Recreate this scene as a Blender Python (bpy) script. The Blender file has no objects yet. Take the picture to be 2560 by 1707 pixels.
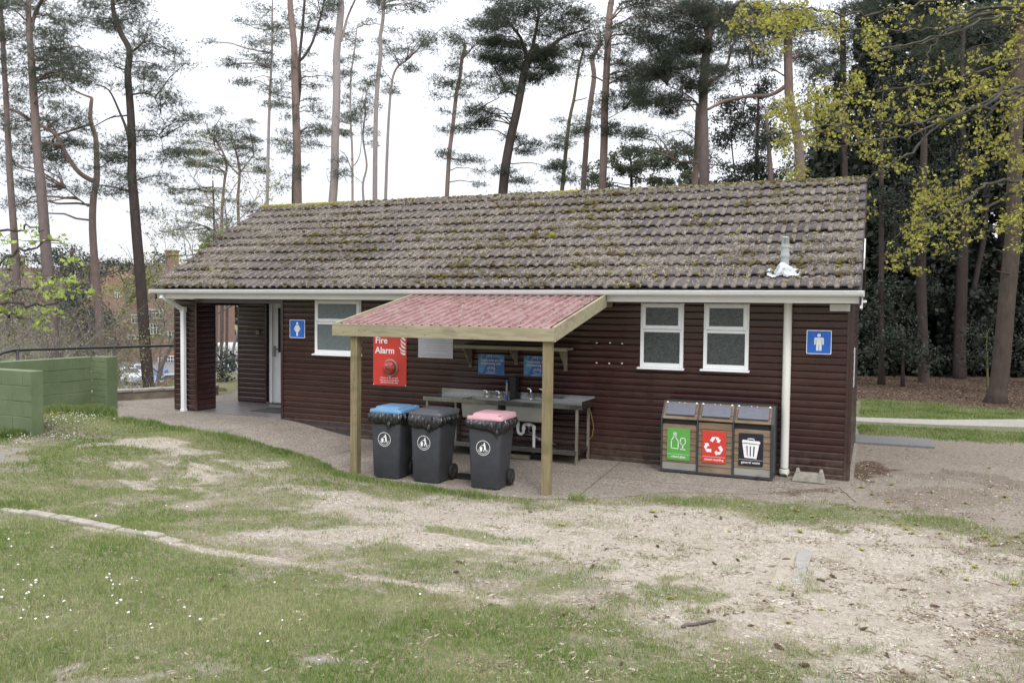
import bpy, math, random
import numpy as np
from mathutils import Vector, Matrix
from mathutils.geometry import delaunay_2d_cdt
rng = np.random.default_rng(11)
RND = random.Random(5)
PI = math.pi
scene = bpy.context.scene
COL = scene.collection

# ------------------------------------------------------------------ camera
CAM = np.array([0.233, -11.07, 2.0])
FPX = 2071.2
YAW, PITCH, ROLL = math.radians(23.516), math.radians(2.349), math.radians(0.624)
FW = np.array([-math.sin(YAW)*math.cos(PITCH), math.cos(YAW)*math.cos(PITCH), -math.sin(PITCH)])
_rt = np.array([math.cos(YAW), math.sin(YAW), 0.0]); _up = np.cross(_rt, FW)
RT = _rt*math.cos(ROLL)+_up*math.sin(ROLL); UP = -_rt*math.sin(ROLL)+_up*math.cos(ROLL)
cam_d = bpy.data.cameras.new('camera'); cam = bpy.data.objects.new('camera', cam_d); COL.objects.link(cam)
cam_d.sensor_width = 22.3; cam_d.lens = 22.3*FPX/2560.0
cam_d.clip_start = 0.1; cam_d.clip_end = 3000
cam_d.dof.use_dof = True; cam_d.dof.focus_distance = 12.0; cam_d.dof.aperture_fstop = 4.5
M = Matrix(((RT[0], UP[0], -FW[0], CAM[0]), (RT[1], UP[1], -FW[1], CAM[1]), (RT[2], UP[2], -FW[2], CAM[2]), (0, 0, 0, 1)))
cam.matrix_world = M
scene.camera = cam

def at(u, v, d):
    """surveyed point: bearing (u, v) measured on the photograph, d metres along the view axis"""
    return CAM + d*(FW + RT*((u-1280.0)/FPX) - UP*((v-853.5)/FPX))

# ------------------------------------------------------------------ noise + terrain
def _h(ix, iy, s):
    n = np.sin(ix*127.1+iy*311.7+s*74.7)*43758.5453
    return n-np.floor(n)
def vnoise(x, y, s=0.0):
    x = np.asarray(x, float); y = np.asarray(y, float)
    ix, iy = np.floor(x), np.floor(y); fx, fy = x-ix, y-iy
    fx = fx*fx*(3-2*fx); fy = fy*fy*(3-2*fy)
    a = _h(ix, iy, s); b = _h(ix+1, iy, s); c = _h(ix, iy+1, s); d = _h(ix+1, iy+1, s)
    return (a*(1-fx)+b*fx)*(1-fy)+(c*(1-fx)+d*fx)*fy
def fbm(x, y, s=0.0, o=4):
    r = 0; a = .5; t = 0
    for i in range(o):
        r = r+a*vnoise(x*2**i, y*2**i, s+i*3.1); t += a; a *= .5
    return r/t
def sst(a, b, x):
    t = np.clip((x-a)/(b-a), 0, 1); return t*t*(3-2*t)
def terrain(x, y):
    x = np.asarray(x, float); y = np.asarray(y, float)
    h = -.12+.22*sst(-7.0, -8.9, x)
    h = h+.42*sst(-3.2, -9.5, y)
    h = h+.14*sst(-9.5, -12.4, x)*sst(-.2, -1.4, y)
    q = (x+12.2)*(-.72)+(y-2.4)*.69
    left = sst(-7, -11.5, x)*sst(0, 4, q)
    h = h-left*5.5*sst(4.0, 58, q)
    q2 = (-13.75-x)-.30*(y+1.0)
    h = h-1.1*sst(.3, 2.2, q2)*sst(6, 1, y)
    off = -((x-.233)*.713+(y+11.07)*.701); al = (x-.233)*-.701+(y+11.07)*.713
    h = h-2.2*sst(.25, 1.6, off)*sst(18.0, 20.5, al)*sst(75, 45, al)
    flat = sst(-1.6, -3.4, y)
    h = h+(fbm(x*.9, y*.9, 3)-.5)*.07*flat+(fbm(x*4, y*4, 9)-.5)*.018*flat
    return h
def tz(x, y): return float(terrain(x, y))
def ground_at(u, v):
    """surveyed ground point for a bearing"""
    d = FW+RT*((u-1280.0)/FPX)-UP*((v-853.5)/FPX)
    t0 = 2.0
    t = t0
    for i in range(4000):
        p = CAM+d*t
        if p[2] < tz(p[0], p[1]): break
        t += .03
    a, b = t-.03, t
    for i in range(12):
        m = (a+b)/2; p = CAM+d*m
        if p[2] < tz(p[0], p[1]): b = m
        else: a = m
    p = CAM+d*b
    return np.array([p[0], p[1], tz(p[0], p[1])])

# ------------------------------------------------------------------ mesh helpers
ORG = {}
def link(o, parent=None):
    COL.objects.link(o)
    if parent is not None:
        o.parent = parent
        ORG[o.name] = ORG.get(parent.name, Vector((0, 0, 0)))
    return o
def tag(o, label=None, cat=None, group=None, kind=None):
    if label: o['label'] = label
    if cat: o['category'] = cat
    if group: o['group'] = group
    if kind: o['kind'] = kind
    return o
def thing(name, label, cat, loc=(0, 0, 0), group=None):
    o = bpy.data.objects.new(name, None); COL.objects.link(o)
    o.location = loc; o.empty_display_size = .1
    ORG[o.name] = Vector(loc)
    return tag(o, label, cat, group)
def copy_tree(o, parent=None):
    c = o.copy(); COL.objects.link(c)
    if parent is not None: c.parent = parent
    for ch in list(o.children): copy_tree(ch, c)
    return c

class MB:
    def __init__(s): s.v = []; s.f = []; s.m = []; s.mi = 0
    def add(s, vs, fs):
        b = len(s.v); s.v.extend([tuple(p) for p in vs])
        for f in fs: s.f.append(tuple(i+b for i in f)); s.m.append(s.mi)
        return s
    def box(s, x0, x1, y0, y1, z0, z1, rz=0, c=None):
        vs = [(x, y, z) for z in (z0, z1) for y in (y0, y1) for x in (x0, x1)]
        if rz:
            cx, cy = c or ((x0+x1)/2, (y0+y1)/2)
            ca, sa = math.cos(rz), math.sin(rz)
            vs = [(cx+(x-cx)*ca-(y-cy)*sa, cy+(x-cx)*sa+(y-cy)*ca, z) for x, y, z in vs]
        return s.add(vs, [(0, 2, 3, 1), (4, 5, 7, 6), (0, 1, 5, 4), (2, 6, 7, 3), (0, 4, 6, 2), (1, 3, 7, 5)])
    def hexa(s, lo, hi):
        """lo, hi: four corners each, counter-clockwise seen from above"""
        return s.add(list(lo)+list(hi), [(3, 2, 1, 0), (4, 5, 6, 7), (0, 1, 5, 4), (1, 2, 6, 5), (2, 3, 7, 6), (3, 0, 4, 7)])
    def beam(s, a, b, w, h, up=(0, 0, 1)):
        a = Vector(a); b = Vector(b); d = (b-a).normalized(); up = Vector(up)
        sd = d.cross(up).normalized(); u2 = sd.cross(d).normalized()
        q = []
        for p in (a, b):
            q += [p-sd*w/2-u2*h/2, p+sd*w/2-u2*h/2, p+sd*w/2+u2*h/2, p-sd*w/2+u2*h/2]
        return s.add(q, [(0, 1, 2, 3), (7, 6, 5, 4), (0, 4, 5, 1), (1, 5, 6, 2), (2, 6, 7, 3), (3, 7, 4, 0)])
    def tube(s, pts, rad, n=8, cap=True):
        pts = [Vector(p) for p in pts]
        if not hasattr(rad, '__len__'): rad = [rad]*len(pts)
        k = len(pts); vs = []; ref = None
        for i, p in enumerate(pts):
            d = (pts[min(i+1, k-1)]-pts[max(i-1, 0)])
            if d.length < 1e-9: d = Vector((0, 0, 1))
            d.normalize()
            if ref is None:
                ref = Vector((1, 0, 0)) if abs(d.x) < .8 else Vector((0, 1, 0))
            a = (ref-d*ref.dot(d))
            if a.length < 1e-6: a = d.orthogonal()
            a.normalize(); ref = a; b = d.cross(a)
            for j in range(n):
                t = 2*PI*j/n; vs.append(p+(a*math.cos(t)+b*math.sin(t))*rad[i])
        fs = [(i*n+j, i*n+(j+1) % n, (i+1)*n+(j+1) % n, (i+1)*n+j) for i in range(k-1) for j in range(n)]
        if cap: fs += [tuple(range(n-1, -1, -1)), tuple((k-1)*n+j for j in range(n))]
        return s.add(vs, fs)
    def lathe(s, prof, c, n=24, axis='z'):
        vs = []
        for r, h in prof:
            for j in range(n):
                t = 2*PI*j/n; a, b = r*math.cos(t), r*math.sin(t)
                p = {'z': (a, b, h), 'x': (h, a, b), 'y': (a, h, b)}[axis]
                vs.append((c[0]+p[0], c[1]+p[1], c[2]+p[2]))
        k = len(prof)
        fs = [(i*n+j, i*n+(j+1) % n, (i+1)*n+(j+1) % n, (i+1)*n+j) for i in range(k-1) for j in range(n)]
        fs += [tuple(range(n-1, -1, -1)), tuple((k-1)*n+j for j in range(n))]
        return s.add(vs, fs)
    def prism(s, poly, y0, y1):
        """poly in the x-z plane, extruded from y0 to y1"""
        n = len(poly)
        vs = [(x, y0, z) for x, z in poly]+[(x, y1, z) for x, z in poly]
        fs = [tuple(range(n)), tuple(range(2*n-1, n-1, -1))]
        fs += [(i, i+n, (i+1) % n+n, (i+1) % n) for i in range(n)]
        return s.add(vs, fs)
    def build(s, name, mat, parent=None, smooth=False, bevel=0, seg=2, auto=None):
        me = bpy.data.meshes.new(name)
        o0 = ORG.get(parent.name, Vector((0, 0, 0))) if parent is not None else Vector((0, 0, 0))
        me.from_pydata([(p[0]-o0[0], p[1]-o0[1], p[2]-o0[2]) for p in s.v], [], s.f)
        for mm in (mat if isinstance(mat, (list, tuple)) else [mat]): me.materials.append(mm)
        me.polygons.foreach_set('material_index', s.m)
        if smooth: me.polygons.foreach_set('use_smooth', [True]*len(s.f))
        me.validate(); me.update()
        import bmesh
        bm = bmesh.new(); bm.from_mesh(me); bmesh.ops.recalc_face_normals(bm, faces=bm.faces); bm.to_mesh(me); bm.free()
        o = bpy.data.objects.new(name, me); link(o, parent)
        if smooth and auto is not None:
            try: me.set_sharp_from_angle(angle=math.radians(auto))
            except Exception: pass
        if bevel:
            b = o.modifiers.new('bevel', 'BEVEL'); b.width = bevel; b.segments = seg; b.limit_method = 'ANGLE'; b.angle_limit = math.radians(35)
        return o

def np_mesh(name, V, F, mat, parent=None, smooth=False, attrs=None, cols=None):
    """V (n,3) world, F (m,k) int"""
    V = np.asarray(V, dtype=np.float32)
    if parent is not None: V = V-np.array(ORG.get(parent.name, Vector((0, 0, 0))), dtype=np.float32)
    F = np.asarray(F, dtype=np.int32); k = F.shape[1]
    me = bpy.data.meshes.new(name)
    me.vertices.add(len(V)); me.vertices.foreach_set('co', V.ravel())
    me.loops.add(F.size); me.loops.foreach_set('vertex_index', F.ravel())
    me.polygons.add(len(F))
    me.polygons.foreach_set('loop_start', np.arange(0, F.size, k, dtype=np.int32))
    try: me.polygons.foreach_set('loop_total', np.full(len(F), k, dtype=np.int32))
    except Exception: pass
    if smooth: me.polygons.foreach_set('use_smooth', np.ones(len(F), bool))
    for mm in (mat if isinstance(mat, (list, tuple)) else [mat]): me.materials.append(mm)
    for nm, a in (attrs or {}).items():
        at_ = me.attributes.new(nm, 'FLOAT', 'POINT'); at_.data.foreach_set('value', np.asarray(a, np.float32))
    me.update(calc_edges=True)
    o = bpy.data.objects.new(name, me); link(o, parent)
    return o

# ------------------------------------------------------------------ material helpers
class NT:
    def __init__(s, name):
        s.m = bpy.data.materials.new(name); s.m.use_nodes = True
        s.t = s.m.node_tree; s.b = s.t.nodes['Principled BSDF']; s.out = s.t.nodes['Material Output']
        s._co = None
    def n(s, ty, **kw):
        x = s.t.nodes.new(ty)
        for k, v in kw.items(): setattr(x, k, v)
        return x
    def l(s, a, b): s.t.links.new(a, b)
    def co(s, scale=None, kind='Object'):
        t = s.n('ShaderNodeTexCoord').outputs[kind]
        if scale is None: return t
        m = s.n('ShaderNodeMapping'); m.inputs['Scale'].default_value = scale if hasattr(scale, '__len__') else (scale,)*3
        s.l(t, m.inputs[0]); return m.outputs[0]
    def noise(s, sc, det=4, rough=.55, vec=None, dist=0.0):
        x = s.n('ShaderNodeTexNoise'); x.inputs['Scale'].default_value = sc; x.inputs['Detail'].default_value = det
        x.inputs['Roughness'].default_value = rough; x.inputs['Distortion'].default_value = dist
        s.l(vec if vec is not None else s.co(), x.inputs['Vector']); return x.outputs['Fac']
    def vor(s, sc, vec=None, feat='F1', out='Color'):
        x = s.n('ShaderNodeTexVoronoi'); x.inputs['Scale'].default_value = sc; x.feature = feat
        s.l(vec if vec is not None else s.co(), x.inputs['Vector']); return x.outputs[out]
    def ramp(s, fac, stops, interp='LINEAR'):
        x = s.n('ShaderNodeValToRGB'); cr = x.color_ramp; cr.interpolation = interp
        while len(cr.elements) < len(stops): cr.elements.new(.5)
        for e, (p, c) in zip(cr.elements, stops):
            e.position = p; e.color = (c, c, c, 1) if not hasattr(c, '__len__') else (*c, 1)
        s.l(fac, x.inputs[0]); return x.outputs[0]
    def mix(s, fac, a, b, mode='MIX'):
        x = s.n('ShaderNodeMix'); x.data_type = 'RGBA'; x.blend_type = mode
        for sock, v in ((x.inputs[0], fac), (x.inputs[6], a), (x.inputs[7], b)):
            if isinstance(v, (int, float)): sock.default_value = v
            elif isinstance(v, (tuple, list)): sock.default_value = (*v, 1)
            else: s.l(v, sock)
        return x.outputs[2]
    def math(s, op, a, b=0.0, c=None):
        x = s.n('ShaderNodeMath'); x.operation = op
        for i, v in enumerate((a, b) if c is None else (a, b, c)):
            if isinstance(v, (int, float)): x.inputs[i].default_value = v
            else: s.l(v, x.inputs[i])
        return x.outputs[0]
    def attr(s, name):
        x = s.n('ShaderNodeAttribute'); x.attribute_name = name; return x.outputs['Fac']
    def island(s): return s.n('ShaderNodeNewGeometry').outputs['Random Per Island']
    def objrand(s): return s.n('ShaderNodeObjectInfo').outputs['Random']
    def bump(s, h, st=.3, dist=.01):
        x = s.n('ShaderNodeBump'); x.inputs['Strength'].default_value = st; x.inputs['Distance'].default_value = dist
        s.l(h, x.inputs['Height']); s.l(x.outputs[0], s.b.inputs['Normal']); return x
    def base(s, c):
        if isinstance(c, (tuple, list)): s.b.inputs['Base Color'].default_value = (*c, 1)
        else: s.l(c, s.b.inputs['Base Color'])
    def set(s, rough=None, metal=None, spec=None, coat=None, trans=None):
        if rough is not None:
            if isinstance(rough, (int, float)): s.b.inputs['Roughness'].default_value = rough
            else: s.l(rough, s.b.inputs['Roughness'])
        if metal is not None: s.b.inputs['Metallic'].default_value = metal
        if spec is not None: s.b.inputs['Specular IOR Level'].default_value = spec
        if coat is not None: s.b.inputs['Coat Weight'].default_value = coat
        return s
    def translucent(s, fac, col):
        """leaf light passing through"""
        t = s.n('ShaderNodeBsdfTranslucent'); mx = s.n('ShaderNodeMixShader'); mx.inputs[0].default_value = fac
        if isinstance(col, (tuple, list)): t.inputs[0].default_value = (*col, 1)
        else: s.l(col, t.inputs[0])
        s.l(s.b.outputs[0], mx.inputs[1]); s.l(t.outputs[0], mx.inputs[2]); s.l(mx.outputs[0], s.out.inputs[0])

def simple(name, c, rough=.6, metal=0, spec=.5, var=.12, vs=6, bump=0, bs=40, bd=.003):
    t = NT(name)
    nz = t.noise(vs, 4)
    lo = tuple(max(0, x*(1-var)) for x in c); hi = tuple(min(1, x*(1+var)) for x in c)
    t.base(t.ramp(nz, [(.3, lo), (.7, hi)]))
    t.set(rough=rough, metal=metal, spec=spec)
    if bump: t.bump(t.noise(bs, 4), bump, bd)
    return t.m
MT = {}
def mk_mats():
    # stained cladding
    t = NT('stained_boards'); 
    n1 = t.noise(3.0, 5, .6, t.co((.8, .8, 14)))
    n2 = t.noise(1.2, 3, .5)
    c = t.ramp(n1, [(.3, (.019, .0050, .0046)), (.55, (.034, .0080, .0068)), (.8, (.054, .0128, .0095))])
    c = t.mix(t.ramp(n2, [(.45, 0.), (.8, .5)]), c, (.062, .024, .016))
    dust = t.ramp(t.noise(30, 3, .7, t.co((1, 1, .5))), [(.68, 0.), (.78, .35)])
    c = t.mix(dust, c, (.13, .09, .08))
    c = t.mix(1.0, c, t.ramp(t.island(), [(0, .74), (.5, 1.), (1, 1.)]), 'MULTIPLY')
    zs = t.n('ShaderNodeSeparateXYZ'); t.l(t.co(), zs.inputs[0])
    spl = t.n('ShaderNodeMapRange'); spl.inputs[1].default_value = .30; spl.inputs[2].default_value = -.12; t.l(zs.outputs[2], spl.inputs[0])
    c = t.mix(t.math('MULTIPLY', spl.outputs[0], t.ramp(t.noise(11, 5, .7), [(.35, .1), (.7, .85)])), c, (.15, .12, .095))
    fade = t.ramp(t.noise(.9, 4, .6, t.co((1, 1, 2.2))), [(.45, 0.), (.75, .35)]); c = t.mix(fade, c, (.070, .028, .023))
    t.base(c); t.set(rough=t.ramp(t.noise(7, 4, .6, t.co((1, 1, 5))), [(.3, .24), (.75, .46)]), spec=.6, coat=.4)
    t.bump(t.noise(40, 4, .6, t.co((.6, .6, 7))), .25, .004); MT['clad'] = t.m
    MT['white'] = simple('white_plastic', (.78, .79, .80), .32, var=.04, vs=3)
    t = NT('painted_fascia'); c = t.ramp(t.noise(2.5, 5, .6, t.co((1, 1, 3))), [(.3, (.66, .645, .60)), (.75, (.76, .755, .73))])
    c = t.mix(t.ramp(t.noise(22, 4, .7), [(.66, 0.), (.8, .5)]), c, (.42, .40, .34)); t.base(c); t.set(rough=.5); MT['fascia'] = t.m
    t = NT('weathered_downpipe'); c = t.ramp(t.noise(2.0, 4, .6, t.co((3, 3, .8))), [(.3, (.66, .655, .58)), (.7, (.74, .735, .68))]); t.base(c); t.set(rough=.4); MT['pipe'] = t.m
    # window glass, obscured
    t = NT('patterned_glass'); v = t.noise(22, 2, .5, None, 2.4)
    c = t.mix(t.ramp(v, [(.4, 0.), (.6, .55)]), (.028, .034, .035), (.095, .11, .108)); t.base(c); t.set(rough=.16, spec=.6); t.bump(v, .6, .006); MT['glass'] = t.m
    t = NT('milky_glass'); v = t.noise(35, 3, .5); c = t.ramp(v, [(.3, (.10, .125, .13)), (.7, (.15, .18, .185))]); t.base(c); t.set(rough=.18); t.bump(v, .2, .003); MT['glass2'] = t.m
    t = NT('door_glass'); t.base((.03, .035, .04)); t.set(rough=.04, spec=.9); MT['glass3'] = t.m
    # roof tiles
    t = NT('concrete_tiles')
    r = t.island()
    c = t.ramp(r, [(0., (.040, .036, .042)), (.5, (.068, .061, .068)), (1., (.10, .086, .088))])
    c = t.mix(t.ramp(t.noise(9, 5, .65), [(.4, 0.), (.75, .5)]), c, (.17, .145, .13))
    ch = t.attr('channel')
    dep = t.math('MULTIPLY', ch, t.ramp(t.noise(5, 5, .7), [(.30, .35), (.6, 1.)]))
    c = t.mix(dep, c, t.ramp(t.noise(70, 3, .7), [(.3, (.13, .108, .092)), (.7, (.31, .265, .225))]))
    lich = t.ramp(t.noise(14, 3, .6), [(.68, 0.), (.73, .55)]); c = t.mix(lich, c, (.30, .29, .26))
    t.base(c); t.set(rough=.92, spec=.2); t.bump(t.noise(60, 5, .7), .6, .006); MT['tile'] = t.m
    MT['ridge'] = simple('mossy_ridge', (.15, .135, .10), .95, var=.4, vs=8, bump=.8, bs=30, bd=.012)
    MT['roofback'] = simple('plain_tiles', (.10, .09, .09), .9)
    def mossmat(name, stops):
        t = NT(name); c = t.ramp(t.island(), stops); c = t.mix(t.noise(40, 3), c, (.05, .045, .02), 'MIX')
        x = t.mix(.3, c, t.ramp(t.island(), stops)); t.base(x); t.set(rough=1, spec=.05); t.bump(t.noise(160, 3), .7, .006); return t.m
    MT['moss'] = mossmat('roof_moss', [(0, (.075, .048, .026)), (.4, (.115, .082, .042)), (.7, (.135, .115, .05)), (.93, (.15, .135, .05)), (.98, (.24, .22, .06)), (1, (.36, .34, .07))])
    MT['ymoss'] = mossmat('yellow_moss', [(0, (.26, .23, .05)), (.5, (.36, .33, .07)), (1, (.42, .38, .10))])
    def litter(name, stops, rough=.95):
        t = NT(name); t.base(t.ramp(t.island(), stops)); t.set(rough=rough, spec=.1); return t.m
    MT['litter'] = litter('needle_litter', [(0, (.12, .085, .06)), (.5, (.26, .205, .155)), (.85, (.38, .31, .24)), (1, (.55, .50, .42))])
    MT['wood_litter'] = litter('woodland_litter', [(0, (.05, .034, .026)), (.5, (.10, .07, .052)), (.9, (.17, .125, .095)), (1, (.30, .25, .2))])
    MT['cable'] = simple('cable_sheath', (.36, .29, .10), .6)
    MT['litter_grey'] = litter('grey_needle_litter', [(0, (.11, .092, .078)), (.5, (.235, .20, .165)), (.85, (.37, .325, .275)), (1, (.50, .46, .41))])
    # canopy sheet
    t = NT('red_corrugated_sheet'); c = t.ramp(t.noise(3, 5, .6), [(.3, (.19, .080, .078)), (.7, (.27, .145, .142))])
    c = t.mix(t.ramp(t.noise(14, 5, .7, t.co((1, .35, 1))), [(.42, 0.), (.72, .7)]), c, (.36, .29, .27)); t.base(c); t.set(rough=.62, spec=.3); MT['sheet'] = t.m
    # treated timber
    def timber(name, a, b, stain):
        t = NT(name); g = t.noise(2.2, 6, .65, t.co((1.2, 14, 14)), .6); g2 = t.noise(2.2, 6, .65, t.co((14, 14, 1.2)), .6)
        nrm = t.n('ShaderNodeNewGeometry')
        c = t.ramp(g if name.endswith('boards') else g2, [(.3, a), (.65, b)])
        c = t.mix(t.ramp(t.noise(2.6, 3, .5, t.co((1, 1, 2))), [(.55, 0.), (.75, .6)]), c, stain)
        c = t.mix(t.ramp(t.vor(7, t.co((1, 1, 2)), out='Distance'), [(.05, .8), (.12, 0.)]), c, (.10, .06, .035))
        t.base(c); t.set(rough=.8, spec=.25); t.bump(g, .4, .003); return t.m
    MT['timber_b'] = timber('treated_boards', (.23, .20, .125), (.38, .34, .235), (.14, .11, .09))
    MT['timber_p'] = timber('treated_post', (.165, .135, .072), (.27, .22, .125), (.12, .115, .045))
    t = NT('dark_wood_bracket'); t.base(t.ramp(t.noise(3, 4, .6, t.co((1, 6, 6))), [(.3, (.16, .13, .09)), (.7, (.27, .23, .17))])); t.set(rough=.8); MT['timber_s'] = t.m
    # metals / plastics
    t = NT('stainless_steel'); n = t.noise(4, 4, .6, t.co((1, 5, 5))); t.base((.33, .33, .325)); t.set(rough=t.ramp(n, [(.3, .20), (.7, .30)]), metal=1); MT['steel'] = t.m
    t = NT('dull_steel'); t.base(t.ramp(t.noise(3, 3), [(.3, (.36, .35, .32)), (.7, (.43, .42, .385))])); t.set(rough=.48, metal=.55); MT['bowl'] = t.m
    t = NT('brown_steel_leg'); t.base(t.ramp(t.noise(4, 3, .5, t.co((4, 4, 1))), [(.3, (.27, .235, .19)), (.7, (.40, .36, .31))])); t.set(rough=.4, metal=.7); MT['leg'] = t.m
    t = NT('chrome'); t.base((.8, .8, .82)); t.set(rough=.08, metal=1); MT['chrome'] = t.m
    t = NT('bin_plastic'); c = t.ramp(t.noise(8, 5, .6), [(.3, (.040, .042, .049)), (.7, (.054, .056, .064))])
    c = t.mix(t.ramp(t.noise(5, 6, .75, t.co((1, 1, .35))), [(.66, 0.), (.8, .4)]), c, (.20, .20, .20)); t.base(c); t.set(rough=.55, spec=.35); t.bump(t.noise(300, 2), .15, .001); MT['bin'] = t.m
    for k, c in dict(blue=(.13, .28, .47), grey=(.085, .09, .10), pink=(.60, .345, .385)).items():
        MT['lid_'+k] = simple('lid_plastic_'+k, c, .5, var=.12, vs=5)
    t = NT('bin_liner'); n = t.noise(34, 3, .5, t.co((1, 1, .22)), .5); t.base((.008, .008, .010)); t.set(rough=.2, spec=.8); t.bump(n, 1.0, .02); MT['liner'] = t.m
    MT['rubber'] = simple('black_rubber', (.018, .018, .02), .6)
    MT['drk'] = simple('dark_grey_metal', (.040, .043, .052), .42, var=.15)
    t = NT('flap_metal'); t.base(t.ramp(t.noise(9, 3, .6, t.co((1, 4, 4))), [(.3, (.115, .12, .155)), (.7, (.15, .155, .19))])); t.set(rough=.35, metal=.1); MT['flap'] = t.m
    t = NT('brown_plank'); g = t.noise(3, 5, .6, t.co((1, 10, 10)), .5); c = t.ramp(g, [(.3, (.115, .075, .045)), (.7, (.25, .175, .11))])
    c = t.mix(t.ramp(t.noise(1.7, 3), [(.5, 0.), (.7, .5)]), c, (.33, .27, .20)); t.base(c); t.set(rough=.75); t.bump(g, .3, .003); MT['plank'] = t.m
    for k, c in dict(green=(.10, .36, .065), red=(.60, .045, .03), black=(.012, .014, .022), blue=(.012, .13, .56), dblue=(.035, .11, .34), lblue=(.09, .24, .45), wht=(.82, .82, .83), offw=(.55, .55, .58), ink=(.03, .03, .03), greyink=(.25, .25, .27), palew=(.60, .66, .72)).items():
        MT['s_'+k] = simple('print_'+k, c, .38, var=.05)
    t = NT('fire_bell_red'); c = t.ramp(t.noise(14, 4), [(.35, (.36, .045, .035)), (.7, (.50, .09, .065))]); t.base(c); t.set(rough=.3); MT['bell'] = t.m
    MT['blockc'] = simple('rough_concrete', (.27, .255, .22), .95, var=.25, vs=14, bump=.6, bs=70, bd=.006)
    MT['ventp'] = simple('grey_vent_pipe', (.36, .385, .385), .5, var=.1)
    t = NT('lead_flashing'); c = t.ramp(t.noise(16, 4, .7), [(.35, (.30, .32, .34)), (.6, (.72, .76, .80))]); t.base(c); t.set(rough=.45, metal=.2); t.bump(t.noise(14, 3), .8, .02); MT['lead'] = t.m
    # bark
    def bark(name, lo, hi, mid, sc=1.0):
        t = NT(name); v = t.vor(7*sc, t.co((1, 1, .28)), out='Distance'); n = t.noise(9*sc, 5, .7, t.co((1, 1, .4)))
        z = t.n('ShaderNodeSeparateXYZ'); t.l(t.co(), z.inputs[0])
        c = t.ramp(n, [(.3, lo), (.7, mid)])
        c = t.mix(t.ramp(t.math('ADD', z.outputs[2], t.math('MULTIPLY', t.noise(.8, 3), 3.)), [(0.0, 0.), (1., 1.)]), c, c)
        hgt = t.n('ShaderNodeMapRange'); hgt.inputs[1].default_value = 4; hgt.inputs[2].default_value = 11
        t.l(z.outputs[2], hgt.inputs[0])
        c = t.mix(hgt.outputs[0], c, t.ramp(n, [(.3, mid), (.7, hi)]))
        c = t.mix(t.ramp(v, [(.02, .55), (.2, 0.)]), c, (.045, .035, .03))
        t.base(c); t.set(rough=.95, spec=.1); t.bump(t.math('ADD', v, n), .8, .03); return t.m
    MT['bark_pine'] = bark('pine_bark', (.11, .09, .088), (.27, .20, .18), (.18, .145, .14))
    MT['bark_red'] = bark('red_pine_bark', (.13, .10, .094), (.30, .215, .185), (.205, .155, .14))
    MT['bark_dark'] = bark('dark_bark', (.042, .034, .031), (.12, .095, .088), (.068, .053, .048))
    MT['bark_right'] = bark('flared_pine_bark', (.058, .046, .040), (.145, .095, .076), (.095, .073, .062))
    MT['bark_grey'] = bark('grey_bark', (.22, .195, .19), (.37, .32, .31), (.31, .27, .26))
    MT['bark_mossy'] = bark('mossy_bark', (.09, .085, .045), (.19, .17, .10), (.13, .12, .06))
    t = NT('maple_twig'); t.base(t.ramp(t.noise(6, 4), [(.3, (.042, .038, .032)), (.7, (.115, .11, .09))])); t.set(rough=.9, spec=.15); MT['twig'] = t.m
    t = NT('pine_cone'); t.base(t.ramp(t.island(), [(0, (.06, .035, .02)), (1, (.17, .105, .06))])); t.set(rough=.9); MT['cone'] = t.m
    # foliage
    def leaf(name, stops, tr=.3, spec=.25, rough=.6):
        t = NT(name); i = t.island(); c = t.ramp(i, stops)
        n = t.noise(1.1, 3, .5); c = t.mix(t.ramp(n, [(.35, .0), (.7, .35)]), c, tuple(min(1, x*1.5) for x in stops[-1][1]))
        t.base(c); t.set(rough=rough, spec=spec); t.translucent(tr, c); return t.m
    MT['needle'] = leaf('pine_needles', [(0, (.058, .074, .058)), (.6, (.10, .12, .092)), (1, (.155, .18, .13))], .38)
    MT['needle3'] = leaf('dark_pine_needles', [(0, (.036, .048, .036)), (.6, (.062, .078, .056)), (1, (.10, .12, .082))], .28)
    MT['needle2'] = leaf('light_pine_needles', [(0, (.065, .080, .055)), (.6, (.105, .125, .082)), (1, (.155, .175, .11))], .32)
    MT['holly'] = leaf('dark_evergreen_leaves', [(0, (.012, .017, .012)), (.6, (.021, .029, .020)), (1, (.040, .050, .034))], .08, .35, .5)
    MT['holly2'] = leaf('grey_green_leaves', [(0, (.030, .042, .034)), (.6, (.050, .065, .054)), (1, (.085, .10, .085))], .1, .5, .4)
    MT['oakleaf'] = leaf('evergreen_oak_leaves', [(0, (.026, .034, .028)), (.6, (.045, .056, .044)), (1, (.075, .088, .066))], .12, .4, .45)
    MT['maple'] = leaf('young_maple_leaves', [(0, (.15, .115, .05)), (.35, (.25, .21, .065)), (.65, (.355, .335, .075)), (1, (.48, .50, .10))], .38, .3)
    MT['spring'] = leaf('spring_leaves', [(0, (.20, .26, .06)), (.6, (.32, .40, .09)), (1, (.42, .50, .13))], .4, .3)
    MT['hazel'] = leaf('hazel_leaves', [(0, (.14, .15, .07)), (.6, (.26, .27, .12)), (1, (.40, .42, .17))], .35, .2)
    MT['grass'] = leaf('grass_blades', [(0, (.068, .145, .022)), (.45, (.132, .228, .042)), (.78, (.212, .29, .072)), (.92, (.34, .31, .17)), (1, (.42, .37, .24))], .2, .08, .8)
    MT['lush'] = leaf('lush_grass_blades', [(0, (.075, .14, .030)), (.5, (.12, .20, .048)), (.9, (.19, .26, .08)), (1, (.36, .34, .18))], .2, .08, .8)
    MT['drygrass'] = leaf('dry_grass_blades', [(0, (.22, .19, .10)), (.5, (.33, .27, .17)), (1, (.44, .38, .26))], .15, .1)
    # ground
    t = NT('ground_soil')
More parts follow.
